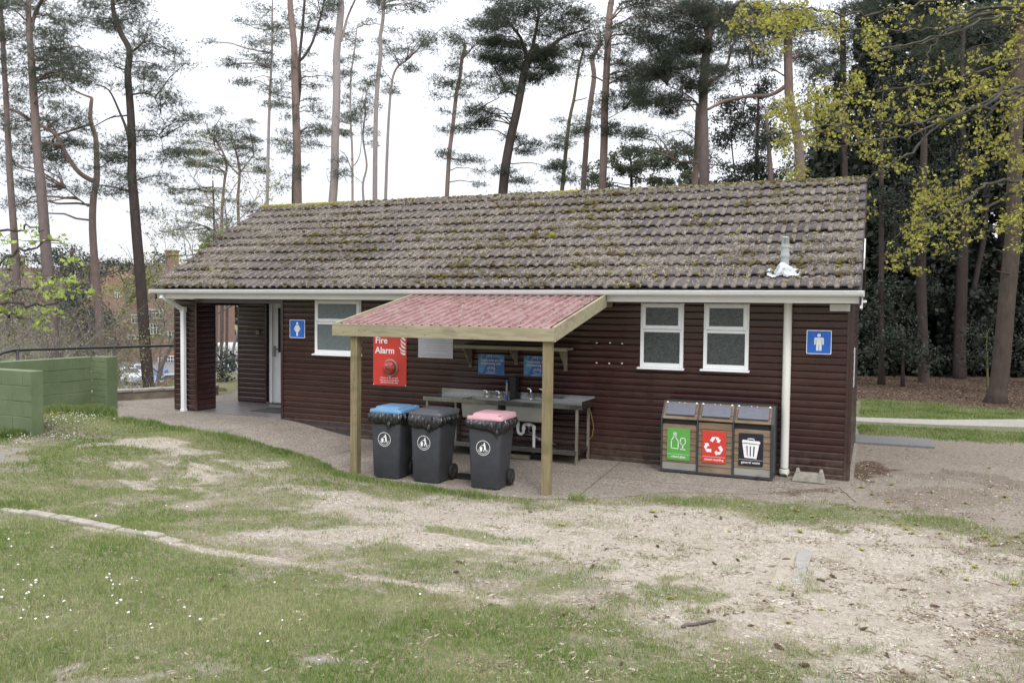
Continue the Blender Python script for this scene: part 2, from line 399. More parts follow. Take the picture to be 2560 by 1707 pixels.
    g = t.attr('grass'); p = t.attr('pale'); li = t.attr('litter'); ps = t.attr('grey')
    nz = t.noise(2.3, 6, .65); nf = t.noise(17, 5, .7); nff = t.noise(75, 3, .7)
    turf = t.ramp(nf, [(.3, (.085, .10, .045)), (.5, (.15, .155, .08)), (.72, (.29, .255, .175))])
    brown = t.ramp(t.math('ADD', t.math('MULTIPLY', nf, .5), t.math('MULTIPLY', nff, .5)), [(.35, (.135, .11, .085)), (.6, (.22, .185, .15)), (.7, (.30, .26, .22))])
    sv = t.n('ShaderNodeTexVoronoi'); sv.inputs['Scale'].default_value = 58; t.l(t.co(), sv.inputs['Vector'])
    sx = t.n('ShaderNodeSeparateColor'); t.l(sv.outputs['Color'], sx.inputs[0])
    stone = t.ramp(sx.outputs[0], [(0, (.19, .16, .125)), (.4, (.32, .275, .225)), (.75, (.46, .41, .35)), (1, (.66, .62, .56))])
    dirt = t.ramp(nf, [(.3, (.26, .22, .178)), (.7, (.44, .392, .335))])
    palec = t.mix(t.ramp(nz, [(.42, .05), (.64, .75)]), dirt, stone)
    aggr = t.mix(.5, brown, t.mix(.6, brown, stone))
    def thr(a, n, w=.30): # noisy threshold
        s_ = t.math('ADD', a, t.math('MULTIPLY', t.math('SUBTRACT', n, .5), .75))
        return t.ramp(s_, [(.5-w, 0.), (.5+w, 1.)])
    c = t.mix(thr(p, nf), aggr, palec)
    c = t.mix(thr(ps, nf), c, t.ramp(nf, [(.3, (.20, .18, .165)), (.7, (.30, .275, .25))]))
    c = t.mix(thr(g, nf), c, turf)
    lit = t.ramp(nf, [(.3, (.065, .042, .028)), (.7, (.155, .105, .075))])
    c = t.mix(thr(li, nff), c, lit)
    t.base(c); t.set(rough=.97, spec=.12)
    t.bump(t.math('ADD', t.math('MULTIPLY', sv.outputs['Distance'], -.6), nff), .55, .012); MT['ground'] = t.m
    # concrete apron (exposed aggregate)
    t = NT('aggregate_concrete'); v = t.n('ShaderNodeTexVoronoi'); v.inputs['Scale'].default_value = 75; t.l(t.co(), v.inputs['Vector'])
    sx = t.n('ShaderNodeSeparateColor'); t.l(v.outputs['Color'], sx.inputs[0])
    c = t.ramp(sx.outputs[0], [(0, (.15, .125, .10)), (.5, (.25, .215, .18)), (.9, (.36, .32, .275)), (1, (.52, .48, .42))])
    c = t.mix(t.ramp(t.noise(1.3, 5, .65), [(.35, .0), (.7, .6)]), c, (.17, .145, .12))
    c = t.mix(t.ramp(t.noise(2.6, 5, .7), [(.62, .0), (.75, .45)]), c, (.34, .31, .27))
    t.base(c); t.set(rough=.92, spec=.2); t.bump(v.outputs['Distance'], .4, .006); MT['apron'] = t.m
    t = NT('porch_pavers'); b = t.n('ShaderNodeTexBrick'); b.inputs['Scale'].default_value = 1; b.inputs['Brick Width'].default_value = .21; b.inputs['Row Height'].default_value = .105; b.inputs['Mortar Size'].default_value = .006
    b.inputs['Color1'].default_value = (.17, .155, .16, 1); b.inputs['Color2'].default_value = (.215, .20, .205, 1); b.inputs['Mortar'].default_value = (.10, .09, .09, 1); t.l(t.co(), b.inputs['Vector'])
    t.base(b.outputs['Color']); t.set(rough=.33, spec=.6); t.bump(b.outputs['Fac'], -.3, .003); MT['paver'] = t.m
    MT['joint'] = simple('joint_dirt', (.075, .068, .055), .95)
    MT['mat'] = simple('rubber_mat', (.05, .05, .055), .85, var=.3, vs=60, bump=.5, bs=200)
    MT['asphalt'] = simple('asphalt', (.17, .165, .165), .9, var=.15, vs=20, bump=.3, bs=120)
    MT['gpath'] = simple('gravel_path', (.33, .31, .28), .95, var=.22, vs=25, bump=.4, bs=120)
    # masonry
    t = NT('green_painted_blocks'); c = t.ramp(t.noise(2.4, 5, .6), [(.3, (.115, .155, .078)), (.7, (.165, .205, .115))])
    c = t.mix(t.ramp(t.noise(9, 5, .7), [(.62, 0.), (.74, .5)]), c, (.24, .29, .19)); t.base(c); t.set(rough=.62, spec=.35); t.bump(t.noise(35, 5, .7), .45, .008); MT['greenwall'] = t.m
    t = NT('brick_facade'); b = t.n('ShaderNodeTexBrick'); b.inputs['Scale'].default_value = 1; b.inputs['Brick Width'].default_value = .5; b.inputs['Row Height'].default_value = .16; b.inputs['Mortar Size'].default_value = .015
    b.inputs['Color1'].default_value = (.20, .095, .068, 1); b.inputs['Color2'].default_value = (.235, .13, .095, 1); b.inputs['Mortar'].default_value = (.33, .25, .19, 1)
    m = t.n('ShaderNodeMapping'); m.inputs['Rotation'].default_value = (PI/2, 0, 0); t.l(t.co(), m.inputs[0]); t.l(m.outputs[0], b.inputs['Vector'])
    t.base(t.mix(t.ramp(t.noise(.5, 4), [(.4, 0.), (.7, .4)]), b.outputs['Color'], (.26, .18, .13))); t.set(rough=.9); MT['brick'] = t.m
    MT['roofslate'] = simple('clay_tile_roof', (.125, .085, .075), .9, var=.25, vs=2)
    MT['winwhite'] = simple('white_window_frame', (.72, .72, .72), .5)
    MT['carsilver'] = simple('silver_car_paint', (.32, .37, .44), .3, metal=.3); MT['carwhite'] = simple('white_car_paint', (.75, .77, .80), .3); MT['carblue'] = simple('blue_car_paint', (.05, .14, .45), .3)
    MT['rail'] = simple('black_rail_paint', (.018, .019, .022), .35)
    MT['stone_w'] = simple('mossy_wall_stone', (.20, .165, .13), .95, var=.35, vs=5, bump=.7, bs=30, bd=.01)
    MT['coping'] = simple('coping_stone', (.29, .265, .235), .9, var=.2, vs=6)
    t = NT('stones'); t.base(t.ramp(t.island(), [(0, (.24, .195, .15)), (.35, (.39, .34, .275)), (.75, (.53, .475, .40)), (1, (.74, .71, .66))])); t.set(rough=.85); MT['stone'] = t.m
    t = NT('daisy_petals'); t.base((.85, .85, .85)); t.set(rough=.7); MT['daisy'] = t.m
    MT['dandelion'] = simple('dandelion_yellow', (.75, .55, .02), .7)
    t = NT('kerb_timber'); c = t.ramp(t.noise(6, 5, .7), [(.3, (.21, .185, .16)), (.7, (.43, .39, .33))]); t.base(c); t.set(rough=.95); t.bump(t.noise(30, 4, .7), .7, .01); MT['kerb'] = t.m
    MT['faint1'] = simple('faint_grey_strip', (.30, .28, .255), .95, var=.12, vs=12)
    MT['faint2'] = simple('faint_buff_strip', (.34, .295, .24), .95, var=.14, vs=12)
    MT['wood_cut'] = simple('cut_wood', (.48, .31, .14), .8, var=.25, vs=10)
mk_mats()

# ------------------------------------------------------------------ light and sky
def light():
    el, az = math.radians(48), math.radians(142)   # azimuth clockwise from +y
    w = bpy.data.worlds.new('World'); scene.world = w; w.use_nodes = True
    nt = w.node_tree; bg = nt.nodes['Background']
    sky = nt.nodes.new('ShaderNodeTexSky'); sky.sky_type = 'NISHITA'; sky.sun_disc = False
    sky.sun_elevation = el; sky.sun_rotation = az; sky.dust_density = 3.0; sky.air_density = 1.0
    tc = nt.nodes.new('ShaderNodeTexCoord'); nz = nt.nodes.new('ShaderNodeTexNoise'); nz.inputs['Scale'].default_value = 2.2; nz.inputs['Detail'].default_value = 5
    nt.links.new(tc.outputs['Generated'], nz.inputs['Vector'])
    cr = nt.nodes.new('ShaderNodeMix'); cr.data_type = 'RGBA'; nt.links.new(nz.outputs['Fac'], cr.inputs[0])
    cr.inputs[6].default_value = (.92, .93, .95, 1); cr.inputs[7].default_value = (1.08, 1.08, 1.08, 1)
    # overcast: brighter towards the zenith
    sx = nt.nodes.new('ShaderNodeSeparateXYZ'); nt.links.new(tc.outputs['Generated'], sx.inputs[0])
    mr = nt.nodes.new('ShaderNodeMapRange'); mr.inputs[1].default_value = .12; mr.inputs[2].default_value = 1.0; nt.links.new(sx.outputs[2], mr.inputs[0])
    gr = nt.nodes.new('ShaderNodeMix'); gr.data_type = 'RGBA'; nt.links.new(mr.outputs[0], gr.inputs[0])
    gr.inputs[6].default_value = (11.2, 11.5, 12.2, 1); gr.inputs[7].default_value = (25.5, 26.0, 27.0, 1)
    ml = nt.nodes.new('ShaderNodeMix'); ml.data_type = 'RGBA'; ml.blend_type = 'MULTIPLY'; ml.inputs[0].default_value = 1; nt.links.new(gr.outputs[2], ml.inputs[6]); nt.links.new(cr.outputs[2], ml.inputs[7])
    mx = nt.nodes.new('ShaderNodeMix'); mx.data_type = 'RGBA'; mx.inputs[0].default_value = .9
    nt.links.new(sky.outputs[0], mx.inputs[6]); nt.links.new(ml.outputs[2], mx.inputs[7]); nt.links.new(mx.outputs[2], bg.inputs['Color'])
    bg.inputs['Strength'].default_value = .10
    sd = bpy.data.lights.new('sun', 'SUN'); sd.energy = 1.5; sd.angle = math.radians(14); sd.color = (1, .965, .92)
    so = bpy.data.objects.new('sun', sd); COL.objects.link(so)
    d = Vector((math.sin(az)*math.cos(el), math.cos(az)*math.cos(el), math.sin(el)))
    so.rotation_euler = d.to_track_quat('Z', 'Y').to_euler()
    so.location = (5, -8, 14)
    vs = scene.view_settings; vs.view_transform = 'Standard'; vs.look = 'None'; vs.exposure = 0.0; vs.gamma = 1.0; vs.use_curve_mapping = False
    scene.cycles.max_bounces = 6; scene.cycles.diffuse_bounces = 3; scene.cycles.transparent_max_bounces = 8
    scene.cycles.use_denoising = True
light()
# ------------------------------------------------------------------ survey of the ground cover
def g1(x, y): return (x/1.8375, 1000+y/1.8375)
def g2(x, y): return (1280+x/1.8375, 1150+y/1.8375)
PATCH = []
def patch(kind, c, rx, ry, val=1.0, sc=1/1.8375):
    """an elliptical patch of ground cover laid flat on the terrain"""
    u, v = c; p = ground_at(u, v)
    ax = (ground_at(u+rx*sc, v)-ground_at(u-rx*sc, v))[:2]/2
    ay = (ground_at(u, v+ry*sc)-ground_at(u, v-ry*sc))[:2]/2
    PATCH.append((kind, p[0], p[1], ax, ay, val))
def poly_world(pts): return np.array([ground_at(*p)[:2] for p in pts])
def inside(P, x, y, soft=.18):
    """1 inside the polygon, 0 outside, soft edge"""
    ins = np.zeros(x.shape, bool); dist = np.full(x.shape, 1e9); n = len(P)
    for i in range(n):
        x0, y0 = P[i]; x1, y1 = P[(i+1) % n]
        c = ((y0 > y) != (y1 > y)); xx = (x1-x0)*(y-y0)/((y1-y0) if abs(y1-y0) > 1e-9 else 1e-9)+x0
        ins ^= c & (x < xx)
        dx, dy = x1-x0, y1-y0; t = np.clip(((x-x0)*dx+(y-y0)*dy)/(dx*dx+dy*dy+1e-12), 0, 1)
        dist = np.minimum(dist, np.hypot(x-x0-t*dx, y-y0-t*dy))
    sd = np.where(ins, dist, -dist)
    return np.clip(.5+sd/(2*soft), 0, 1)
# pale trodden gravel
PALE = poly_world([g1(*p) for p in [(1150, 335), (1300, 350), (1480, 395), (1650, 430), (1900, 455), (2150, 470), (2352, 475)]] +
                  [g2(*p) for p in [(0, 215), (350, 200), (620, 195), (900, 235), (1250, 270), (1700, 285), (2100, 330), (2352, 400), (2500, 700), (2500, 1100), (1560, 1100), (1570, 960), (1430, 860), (1290, 820), (1050, 800), (800, 770), (560, 735), (280, 700), (420, 640), (560, 620), (470, 560), (330, 500), (120, 480), (0, 440)]] +
                  [g1(*p) for p in [(2200, 700), (1900, 690), (1650, 655), (1400, 640), (1150, 640), (1050, 600), (1300, 585), (1700, 590), (1680, 560), (1450, 520), (1370, 450), (1250, 390)]])
# brown aggregate and litter, right of the hut and under the maple
BROWN = poly_world([g2(*p) for p in [(300, 190), (700, 150), (1100, 185), (1600, 235), (2100, 290), (2400, 380), (2700, 300), (2600, -40)]]+[(2560, 1105), (2330, 1095), (2130, 1085), (1900, 1100), (1500, 1130)])
TRACK = poly_world([g1(*p) for p in [(0, 492), (60, 497), (280, 535), (450, 570), (800, 640), (1050, 690), (1300, 735), (1600, 795), (1850, 830), (2100, 865), (2352, 910), (2352, 955), (2150, 905), (1900, 860), (1600, 815), (1300, 760), (1000, 715), (780, 660), (450, 605), (280, 560), (60, 515), (0, 507)]])
for c, rx, ry, v in [((700, 185), 150, 30, .9), ((560, 200), 130, 14, .8), ((830, 240), 150, 30, .75), ((620, 290), 130, 26, .8), ((780, 300), 120, 18, .7), ((900, 370), 150, 34, .9), ((1040, 320), 90, 34, .9), ((650, 392), 120, 14, .9), ((900, 405), 60, 40, .6),
                     ((420, 205), 50, 10, .6), ((330, 300), 90, 14, .5), ((450, 470), 90, 16, .6), ((560, 492), 50, 8, .6), ((720, 515), 110, 12, .6), ((730, 450), 60, 30, .45), ((1200, 300), 110, 26, .9), ((1100, 600), 120, 16, .7), ((300, 380), 80, 10, .4), ((1750, 720), 200, 22, .5), ((2150, 740), 120, 20, .8)]:
    patch('pale', g1(*c), rx, ry, v)
for c, rx, ry, v in [((60, 240), 100, 26, 1), ((1800, 920), 60, 40, .55), ((900, 1250), 160, 30, .5), ((1350, 1190), 200, 22, .8), ((300, 1290), 260, 24, .9), ((1900, 960), 60, 20, .4)]: patch('grey', g1(*c), rx, ry, v)
for c, rx, ry, v in [((1620, 1000), 120, 50, .5), ((300, 640), 120, 14, .4), ((1000, 950), 80, 30, .5), ((100, 470), 60, 20, .3)]: patch('grey', g2(*c), rx, ry, v)
patch('litter', g1(205, 130), 100, 34, 1.0)
for c, rx, ry, v in [((100, 590), 230, 90, .62), ((400, 560), 160, 60, .5), ((640, 440), 130, 16, .75), ((800, 625), 190, 45, .72), ((870, 545), 80, 40, .8), ((1100, 590), 120, 50, .72), ((1120, 500), 100, 40, .7), ((1430, 560), 90, 40, .75), ((1380, 440), 60, 26, .6), ((1050, 690), 70, 26, .5), ((740, 705), 60, 20, .9),
                     ((900, 715), 70, 18, .6), ((1480, 740), 90, 30, .45), ((1690, 640), 90, 26, .45), ((1050, 200), 420, 20, .85), ((1500, 230), 300, 18, .8), ((1900, 270), 160, 26, .95), ((240, 175), 110, 22, 1.), ((80, 185), 180, 16, .9), ((1420, 310), 130, 16, .55), ((1680, 840), 120, 18, .5), ((1380, 870), 240, 60, .8), ((200, 370), 60, 8, .4), ((1250, 280), 80, 10, .5)]:
    patch('addgrass', g2(*c), rx, ry, v)
patch('addgrass', g1(2200, 700), 160, 26, .55)
for c, rx, ry, v in [((1640, 60), 110, 55, 1.), ((1720, 200), 50, 12, .8), ((1450, 310), 90, 12, .6), ((2200, 370), 90, 16, .6), ((2150, 600), 300, 60, .34), ((2250, 900), 300, 150, .38), ((1900, 540), 150, 30, .4), ((2000, 180), 400, 60, .4), ((2300, 420), 200, 40, .4), ((1900, 980), 120, 60, .5), ((1300, 125), 160, 16, .7), ((1180, 120), 60, 14, .7)]:
    patch('litter', g2(*c), rx, ry, v)

def masks(x, y):
    x = np.asarray(x, float); y = np.asarray(y, float)
    wx = x+(fbm(x*1.7, y*1.7, 21)-.5)*1.0+(fbm(x*8, y*8, 22)-.5)*.3; wy = y+(fbm(x*1.7, y*1.7, 31)-.5)*.9+(fbm(x*8, y*8, 32)-.5)*.3
    pale = inside(PALE, wx, wy, .38); brown = inside(BROWN, wx, wy, .25)
    tr = inside(TRACK, x+(wx-x)*.15, y+(wy-y)*.15, .045)
    grass = np.clip(1-pale-brown, 0, 1)
    pale = np.clip(pale*(1-brown), 0, 1)
    front = y < 1.5
    grey = np.zeros_like(x); lit = np.zeros_like(x)
    for kind, px, py, ax, ay, val in PATCH:
        det = ax[0]*ay[1]-ax[1]*ay[0]
        dx, dy = wx-px, wy-py
        a = (dx*ay[1]-dy*ay[0])/det; b = (-dx*ax[1]+dy*ax[0])/det
        w = val*np.clip((1.25-np.hypot(a, b))/.6, 0, 1)
        if kind == 'pale': pale = np.maximum(pale, w); grass = grass*(1-w*.85)
        elif kind == 'grey': grey = np.maximum(grey, w); grass = grass*(1-w*.8)
        elif kind == 'litter': lit = np.maximum(lit, w)
        elif kind == 'addgrass': grass = np.maximum(grass, w)
    pale = np.maximum(pale, tr); grass = grass*(1-tr*.9)
    # worn ground between tufts
    worn = fbm(x*1.3, y*1.3, 41)
    w2 = fbm(x*3.3, y*3.3, 43); w3 = fbm(x*1.1, y*2.0, 44)
    fr = (y < -2.5)
    grass = np.where(fr, grass*(1-.55*sst(.50, .64, w2)*(1-sst(-6.4, -7.2, y)*.5)), grass)
    grass = np.where(fr & (pale > .3), np.maximum(grass, .66*sst(.50, .62, fbm(x*1.8, y*3.2, 46))*(.25+.75*sst(1.2, -2.5, x+.4*y+3))), grass)
    midz = sst(-2.6, -3.4, y)*sst(-6.9, -5.6, y)
    grass = grass*(1-midz*.5*sst(.42, .6, worn)); pale = np.maximum(pale, midz*.45*sst(.45, .65, worn))
    # behind and beside the hut
    far = y > 2.0
    woods = sst(9.6, 11.2, y+.25*x+(fbm(x, y, 51)-.5)*.8)
    rt = (x > -1)
    bandg = sst(3.9, 4.7, y-.10*x+(fbm(x*2, y*2, 52)-.5)*.5)
    grass = np.where(far & rt, bandg*(1-woods), grass)
    lit = np.where(far & rt, np.maximum(woods, .25*(1-bandg)), lit)
    pale = np.where(far & rt, 0, pale)
    lf = far & ~rt
    grass = np.where(lf, .75, grass); lit = np.where(lf, .3*sst(.4, .6, fbm(x*.5, y*.5, 55)), lit); pale = np.where(lf, 0, pale)
    # leaf litter drifting over the right foreground
    drift = sst(-1.5, 1.8, x)*(y < 2)
    lit = np.maximum(lit, drift*.42*sst(.42, .62, fbm(x*2.4, y*2.4, 61)))
    out = (x < -16) | (x > 6)
    grass = np.where(out & (y < 2), .9, grass)
    return grass, pale, lit, grey

# ------------------------------------------------------------------ the ground: one sheet to the horizon
def axis(lo, hi, st, far, k=26):
    a = np.arange(lo, hi, st); g = np.geomspace(st*3, far, k)
    return np.concatenate([(lo-g)[::-1], a, hi+g])
xs = axis(-15.5, 5.0, .055, 700); ys = axis(-9.6, 6.5, .055, 700)
X, Y = np.meshgrid(xs, ys); Z = terrain(X, Y)
g_, p_, l_, y_ = masks(X.ravel(), Y.ravel())
nx, ny = len(xs), len(ys)
i = np.arange(nx*ny).reshape(ny, nx)
F = np.stack([i[:-1, :-1], i[:-1, 1:], i[1:, 1:], i[1:, :-1]], -1).reshape(-1, 4)
ground = np_mesh('ground', np.stack([X.ravel(), Y.ravel(), Z.ravel()], 1), F, MT['ground'], smooth=True, attrs=dict(grass=g_, pale=p_, litter=l_, grey=y_))
tag(ground, kind='structure')

def sheet(name, outline, mat, lift, step=.3, zf=None, thick=.08):
    """flat paving following the terrain, with a skirt at its edge"""
    P = []
    n = len(outline)
    for k in range(n):
        a = np.array(outline[k][:2]); b = np.array(outline[(k+1) % n][:2]); m = max(1, int(np.hypot(*(b-a))/step))
        for j in range(m): P.append(a+(b-a)*j/m)
    P = np.array(P); nb = len(P)
    gx = np.arange(P[:, 0].min(), P[:, 0].max(), step); gy = np.arange(P[:, 1].min(), P[:, 1].max(), step)
    GX, GY = np.meshgrid(gx, gy); w = inside(P, GX.ravel(), GY.ravel(), .001)
    sd = inside(P, GX.ravel(), GY.ravel(), step*.6)
    Q = np.stack([GX.ravel(), GY.ravel()], 1)[sd > .8]
    allp = [Vector(p) for p in np.concatenate([P, Q])]
    r = delaunay_2d_cdt(allp, [], [list(range(nb))], 1, 1e-6)
    vs = np.array([[v.x, v.y] for v in r[0]]); fs = [f for f in r[2]]
    z = (terrain(vs[:, 0], vs[:, 1]) if zf is None else zf(vs[:, 0], vs[:, 1]))+lift
    mb = MB(); mb.add([(a, b, c) for (a, b), c in zip(vs, z)], fs)
    zz = (terrain(P[:, 0], P[:, 1]) if zf is None else zf(P[:, 0], P[:, 1]))+lift
    mb.add([(a, b, c) for (a, b), c in zip(P, zz)]+[(a, b, c-thick) for (a, b), c in zip(P, zz)], [(k, k+nb, (k+1) % nb+nb, (k+1) % nb) for k in range(nb)])
    return mb.build(name, mat)
apr = [(-13.35, .75), (-12.05, -.45)]+[tuple(ground_at(*g1(*p))[:2]) for p in [(545, 85), (700, 100), (900, 142), (1050, 168), (1200, 200), (1320, 235), (1420, 262), (1500, 290), (1560, 335), (1750, 365), (1950, 395), (2130, 425), (2352, 448)]]
apr += [tuple(ground_at(*g2(*p))[:2]) for p in [(100, 180), (330, 180), (520, 170), (700, 150), (900, 150), (1100, 160), (1300, 140), (1500, 125)]]+[(.12, -1.2), (.06, -.1), (.06, 5.0), (-11.6, 5.4), (-13.2, 4.2), (-12.2, 2.6)]
APR = np.array(apr)
o = sheet('pavement', apr, MT['apron'], .009, .25); tag(o, kind='structure')
def strip_line(pts, w, name):
    mb = MB()
    for a, b in zip(pts[:-1], pts[1:]):
        a = np.array(a); b = np.array(b); m = max(1, int(np.hypot(*(b-a))/.2)); d = (b-a)/np.hypot(*(b-a)); nn = np.array([-d[1], d[0]])*w/2
        for j in range(m):
            p = a+(b-a)*j/m; q = a+(b-a)*(j+1)/m
            mb.add([(*(p-nn), tz(*p)+.0135), (*(p+nn), tz(*p)+.0135), (*(q+nn), tz(*q)+.0135), (*(q-nn), tz(*q)+.0135)], [(0, 1, 2, 3)])
    return mb
mb = MB()
for pts in ([(-8.62, -1.45), (-8.68, -.1)], [(-13.0, .1), (-11.15, -.06)], [(-5.85, -1.2), (-6.2, -2.3)], [(-6.7, -.1), (-6.75, -2.0)], [(-2.9, -.1), (-2.75, -2.3)], [(-2.9, -1.15), (-.2, -1.1)]):
    q = strip_line(pts, .008, ''); mb.add(q.v, q.f)
o = mb.build('paving_joints', MT['joint']); tag(o, kind='structure')
# porch floor
zf = lambda x, y: np.full(np.shape(x), .124)
o = sheet('porch_floor', [(-11.05, -.02), (-8.72, -.02), (-8.72, 2.2), (-11.05, 2.2)], MT['paver'], 0, .3, zf); tag(o, kind='structure')
mb = MB(); mb.box(-9.78, -9.05, .42, 1.0, .125, .139); o = mb.build('door_mat', MT['mat'], bevel=.004); tag(o, 'dark grey ribbed door mat on the porch floor of the hut', 'door mat')
# road seen through the porch, lawn beside it
o = sheet('road', [(-12.4, 3.2), (-11.2, 4.6), (-13.8, 8.6), (-17, 13), (-28, 30), (-34, 27), (-21, 11.5), (-15.5, 6.5)], MT['asphalt'], .02, .8); tag(o, kind='structure')
o = sheet('car_park', [(-36, 25), (-30, 50), (-62, 90), (-110, 70), (-70, 26), (-48, 18)], MT['asphalt'], .05, 3.0); tag(o, kind='structure')
# gravel path on the right
o = sheet('path', [(-6, 5.2), (-.5, 6.02), (1.4, 6.3), (2.9, 6.72), (6, 7.8), (14, 11.6), (13.4, 13), (6, 9.6), (3.0, 8.02), (1.5, 7.12), (-.5, 6.62), (-6, 6.0)], MT['gpath'], .015, .4); tag(o, kind='structure')
mb = MB(); mb.hexa([(.02, 3.25, -.13), (1.17, 3.28, -.13), (1.13, 4.15, -.13), (.02, 4.05, -.13)], [(.02, 3.25, -.085), (1.17, 3.28, -.085), (1.13, 4.15, -.085), (.02, 4.05, -.085)])
o = mb.build('access_cover', MT['asphalt'], bevel=.006); tag(o, 'dark grey flat slab in the ground beside the right end of the hut', 'ground cover slab')

# ------------------------------------------------------------------ grass, stones, litter (uncountable)
def importance(n, xr, yr, near=4.0, power=1.6):
    x = rng.uniform(*xr, n); y = rng.uniform(*yr, n)
    d = np.hypot(x-CAM[0], y-CAM[1]); k = rng.random(n) < np.minimum(1, (near/d)**power)
    # keep what a camera near here could see
    fx = (x-CAM[0])*FW[0]+(y-CAM[1])*FW[1]; lx = (x-CAM[0])*RT[0]+(y-CAM[1])*RT[1]
    k &= (fx > 1.5) & (np.abs(lx) < fx*.80+1.2)
    return x[k], y[k], d[k]
def off_apron(x, y, soft=.03): return inside(APR, x, y, soft) < .35
def blades(x, y, d, hmin, hmax, w0, lean=.6):
    n = len(x); z = terrain(x, y)
    h = rng.uniform(hmin, hmax, n)*(.25+1.5*fbm(x*2.6, y*2.6, 71)); a = rng.uniform(0, 2*PI, n); w = w0*np.maximum(1, d/6.0)*rng.uniform(.7, 1.3, n)
    la = rng.uniform(0, 2*PI, n); ln = h*lean*rng.uniform(.2, 1.4, n)
    dx, dy = np.cos(a)*w/2, np.sin(a)*w/2
    V = np.empty((n, 3, 3)); V[:, 0] = np.stack([x-dx, y-dy, z-.003], 1); V[:, 1] = np.stack([x+dx, y+dy, z-.003], 1)
    V[:, 2] = np.stack([x+np.cos(la)*ln, y+np.sin(la)*ln, z+h], 1)
    return V.reshape(-1, 3), np.arange(3*n).reshape(n, 3)
x, y, d = importance(2300000, (-14, 4.6), (-9.4, 1.0), 4.2, 1.35)
g, p, l, gr = masks(x, y)
nzz = fbm(x*9, y*9, 81)
k = (rng.random(len(x)) < np.clip((g+(nzz-.5)*.9)*1.15-.12, 0.015, 1)) & off_apron(x, y)
x, y, d, g = x[k], y[k], d[k], g[k]
dens = g
V, F = blades(x, y, d, .014, .042, .0042)
o = np_mesh('grass', V, F, MT['grass']); tag(o, kind='stuff')
print('BLADES', len(F))
# straw-coloured short growth in the worn parts
x, y, d = importance(600000, (-11, 4.6), (-9.4, -2), 4.2, 1.35)
g, p, l, gr = masks(x, y); nzz = fbm(x*6, y*6, 83)
k = (rng.random(len(x)) < np.clip(.85*sst(.44, .64, nzz)*(1-.5*p)+.3*(g > .3)*(g < .85), 0, 1)) & off_apron(x, y)
x, y, d = x[k], y[k], d[k]
V, F = blades(x, y, d, .006, .02, .0045, 1.6); o = np_mesh('dry_grass', V, F, MT['drygrass']); tag(o, kind='stuff')
# long tufts along the paving, the post and the green wall
def tufts(pts, n, r, h0, h1, name, mat=None):
    P = np.array(pts); j = rng.integers(0, len(P), n)
    x = P[j, 0]+rng.normal(0, r, n); y = P[j, 1]+rng.normal(0, r, n); d = np.hypot(x-CAM[0], y-CAM[1])
    if name != 'wall': k = off_apron(x, y, .05) & (rng.random(len(x)) < .25+.9*sst(.4, .62, fbm(x*3.5, y*3.5, 77))); x, y, d = x[k], y[k], d[k]
    return blades(x, y, d, h0, h1, .006, .55)
def dense_line(pts, st=.05):
    q = []
    for a, b in zip(pts[:-1], pts[1:]):
        a = np.array(a[:2]); b = np.array(b[:2]); m = max(1, int(np.hypot(*(b-a))/st)); q += [a+(b-a)*i/m for i in range(m)]
    return q
gl = lambda pts: [ground_at(*g1(*p))[:2] for p in pts]
VV, FF = [], []; nb = 0
for pts, n, r, h0, h1 in [(dense_line(gl([(560, 95), (750, 115), (1000, 165), (1250, 215), (1400, 262), (1540, 310), (1620, 330)])), 15000, .10, .025, .075),
                          (dense_line(gl([(1540, 345), (1800, 385), (2100, 430), (2250, 455)])), 8000, .06, .025, .075),
                          (dense_line(gl([(1560, 300), (1640, 318)])), 2500, .07, .06, .15),
                          ([ground_at(*g2(230, 170))[:2], ground_at(*g2(170, 165))[:2], ground_at(*g2(290, 178))[:2]], 1500, .07, .05, .14),
                          (dense_line(gl([(140, 60), (300, 50), (420, 55), (520, 70)])), 9000, .12, .04, .13),
                          (dense_line(gl([(0, 170), (60, 160), (125, 150)])), 5000, .09, .05, .15),
                          (dense_line(gl([(0, 475), (280, 520), (450, 560), (800, 630)])), 3000, .12, .02, .045)]:
    V, F = tufts(pts, n, r, h0, h1, ''); VV.append(V); FF.append(F+nb); nb += len(V)
o = np_mesh('long_grass', np.concatenate(VV), np.concatenate(FF), MT['lush']); tag(o, kind='stuff')
# lawn beyond the path on the right
x = rng.uniform(-2, 7, 120000); y = rng.uniform(4.2, 11.5, 120000); g, p, l, gr = masks(x, y)
k = (rng.random(len(x)) < g) & (x > .03) & ~((y > 5.7+.3*np.maximum(x, 0)**1.0*.33) & (y < 6.7+.42*x)); x, y = x[k], y[k]; d = np.hypot(x-CAM[0], y-CAM[1])
V, F = blades(x, y, d, .02, .05, .005); o = np_mesh('far_lawn_grass', V, F, MT['lush']); tag(o, kind='stuff')

OCT = np.array([[1, 0, 0], [-1, 0, 0], [0, 1, 0], [0, -1, 0], [0, 0, 1], [0, 0, -.6]], float); OF = np.array([[0, 2, 4], [2, 1, 4], [1, 3, 4], [3, 0, 4], [2, 0, 5], [1, 2, 5], [3, 1, 5], [0, 3, 5]])
def pebbles(x, y, s, z=None, flat=.5):
    n = len(x); z = terrain(x, y) if z is None else z
    a = rng.uniform(0, 2*PI, n); ca, sa = np.cos(a), np.sin(a)
    J = OCT[None]*rng.uniform(.55, 1.3, (n, 6, 3)); J[:, :, 2] *= flat
    V = np.stack([J[..., 0]*ca[:, None]-J[..., 1]*sa[:, None], J[..., 0]*sa[:, None]+J[..., 1]*ca[:, None], J[..., 2]], -1)*s[:, None, None]
    V += np.stack([x, y, z+s*.1], 1)[:, None]
    return V.reshape(-1, 3), (OF[None]+6*np.arange(n)[:, None, None]).reshape(-1, 3)
x, y, d = importance(330000, (-8, 4.5), (-9.4, .8), 4.2, 1.3)
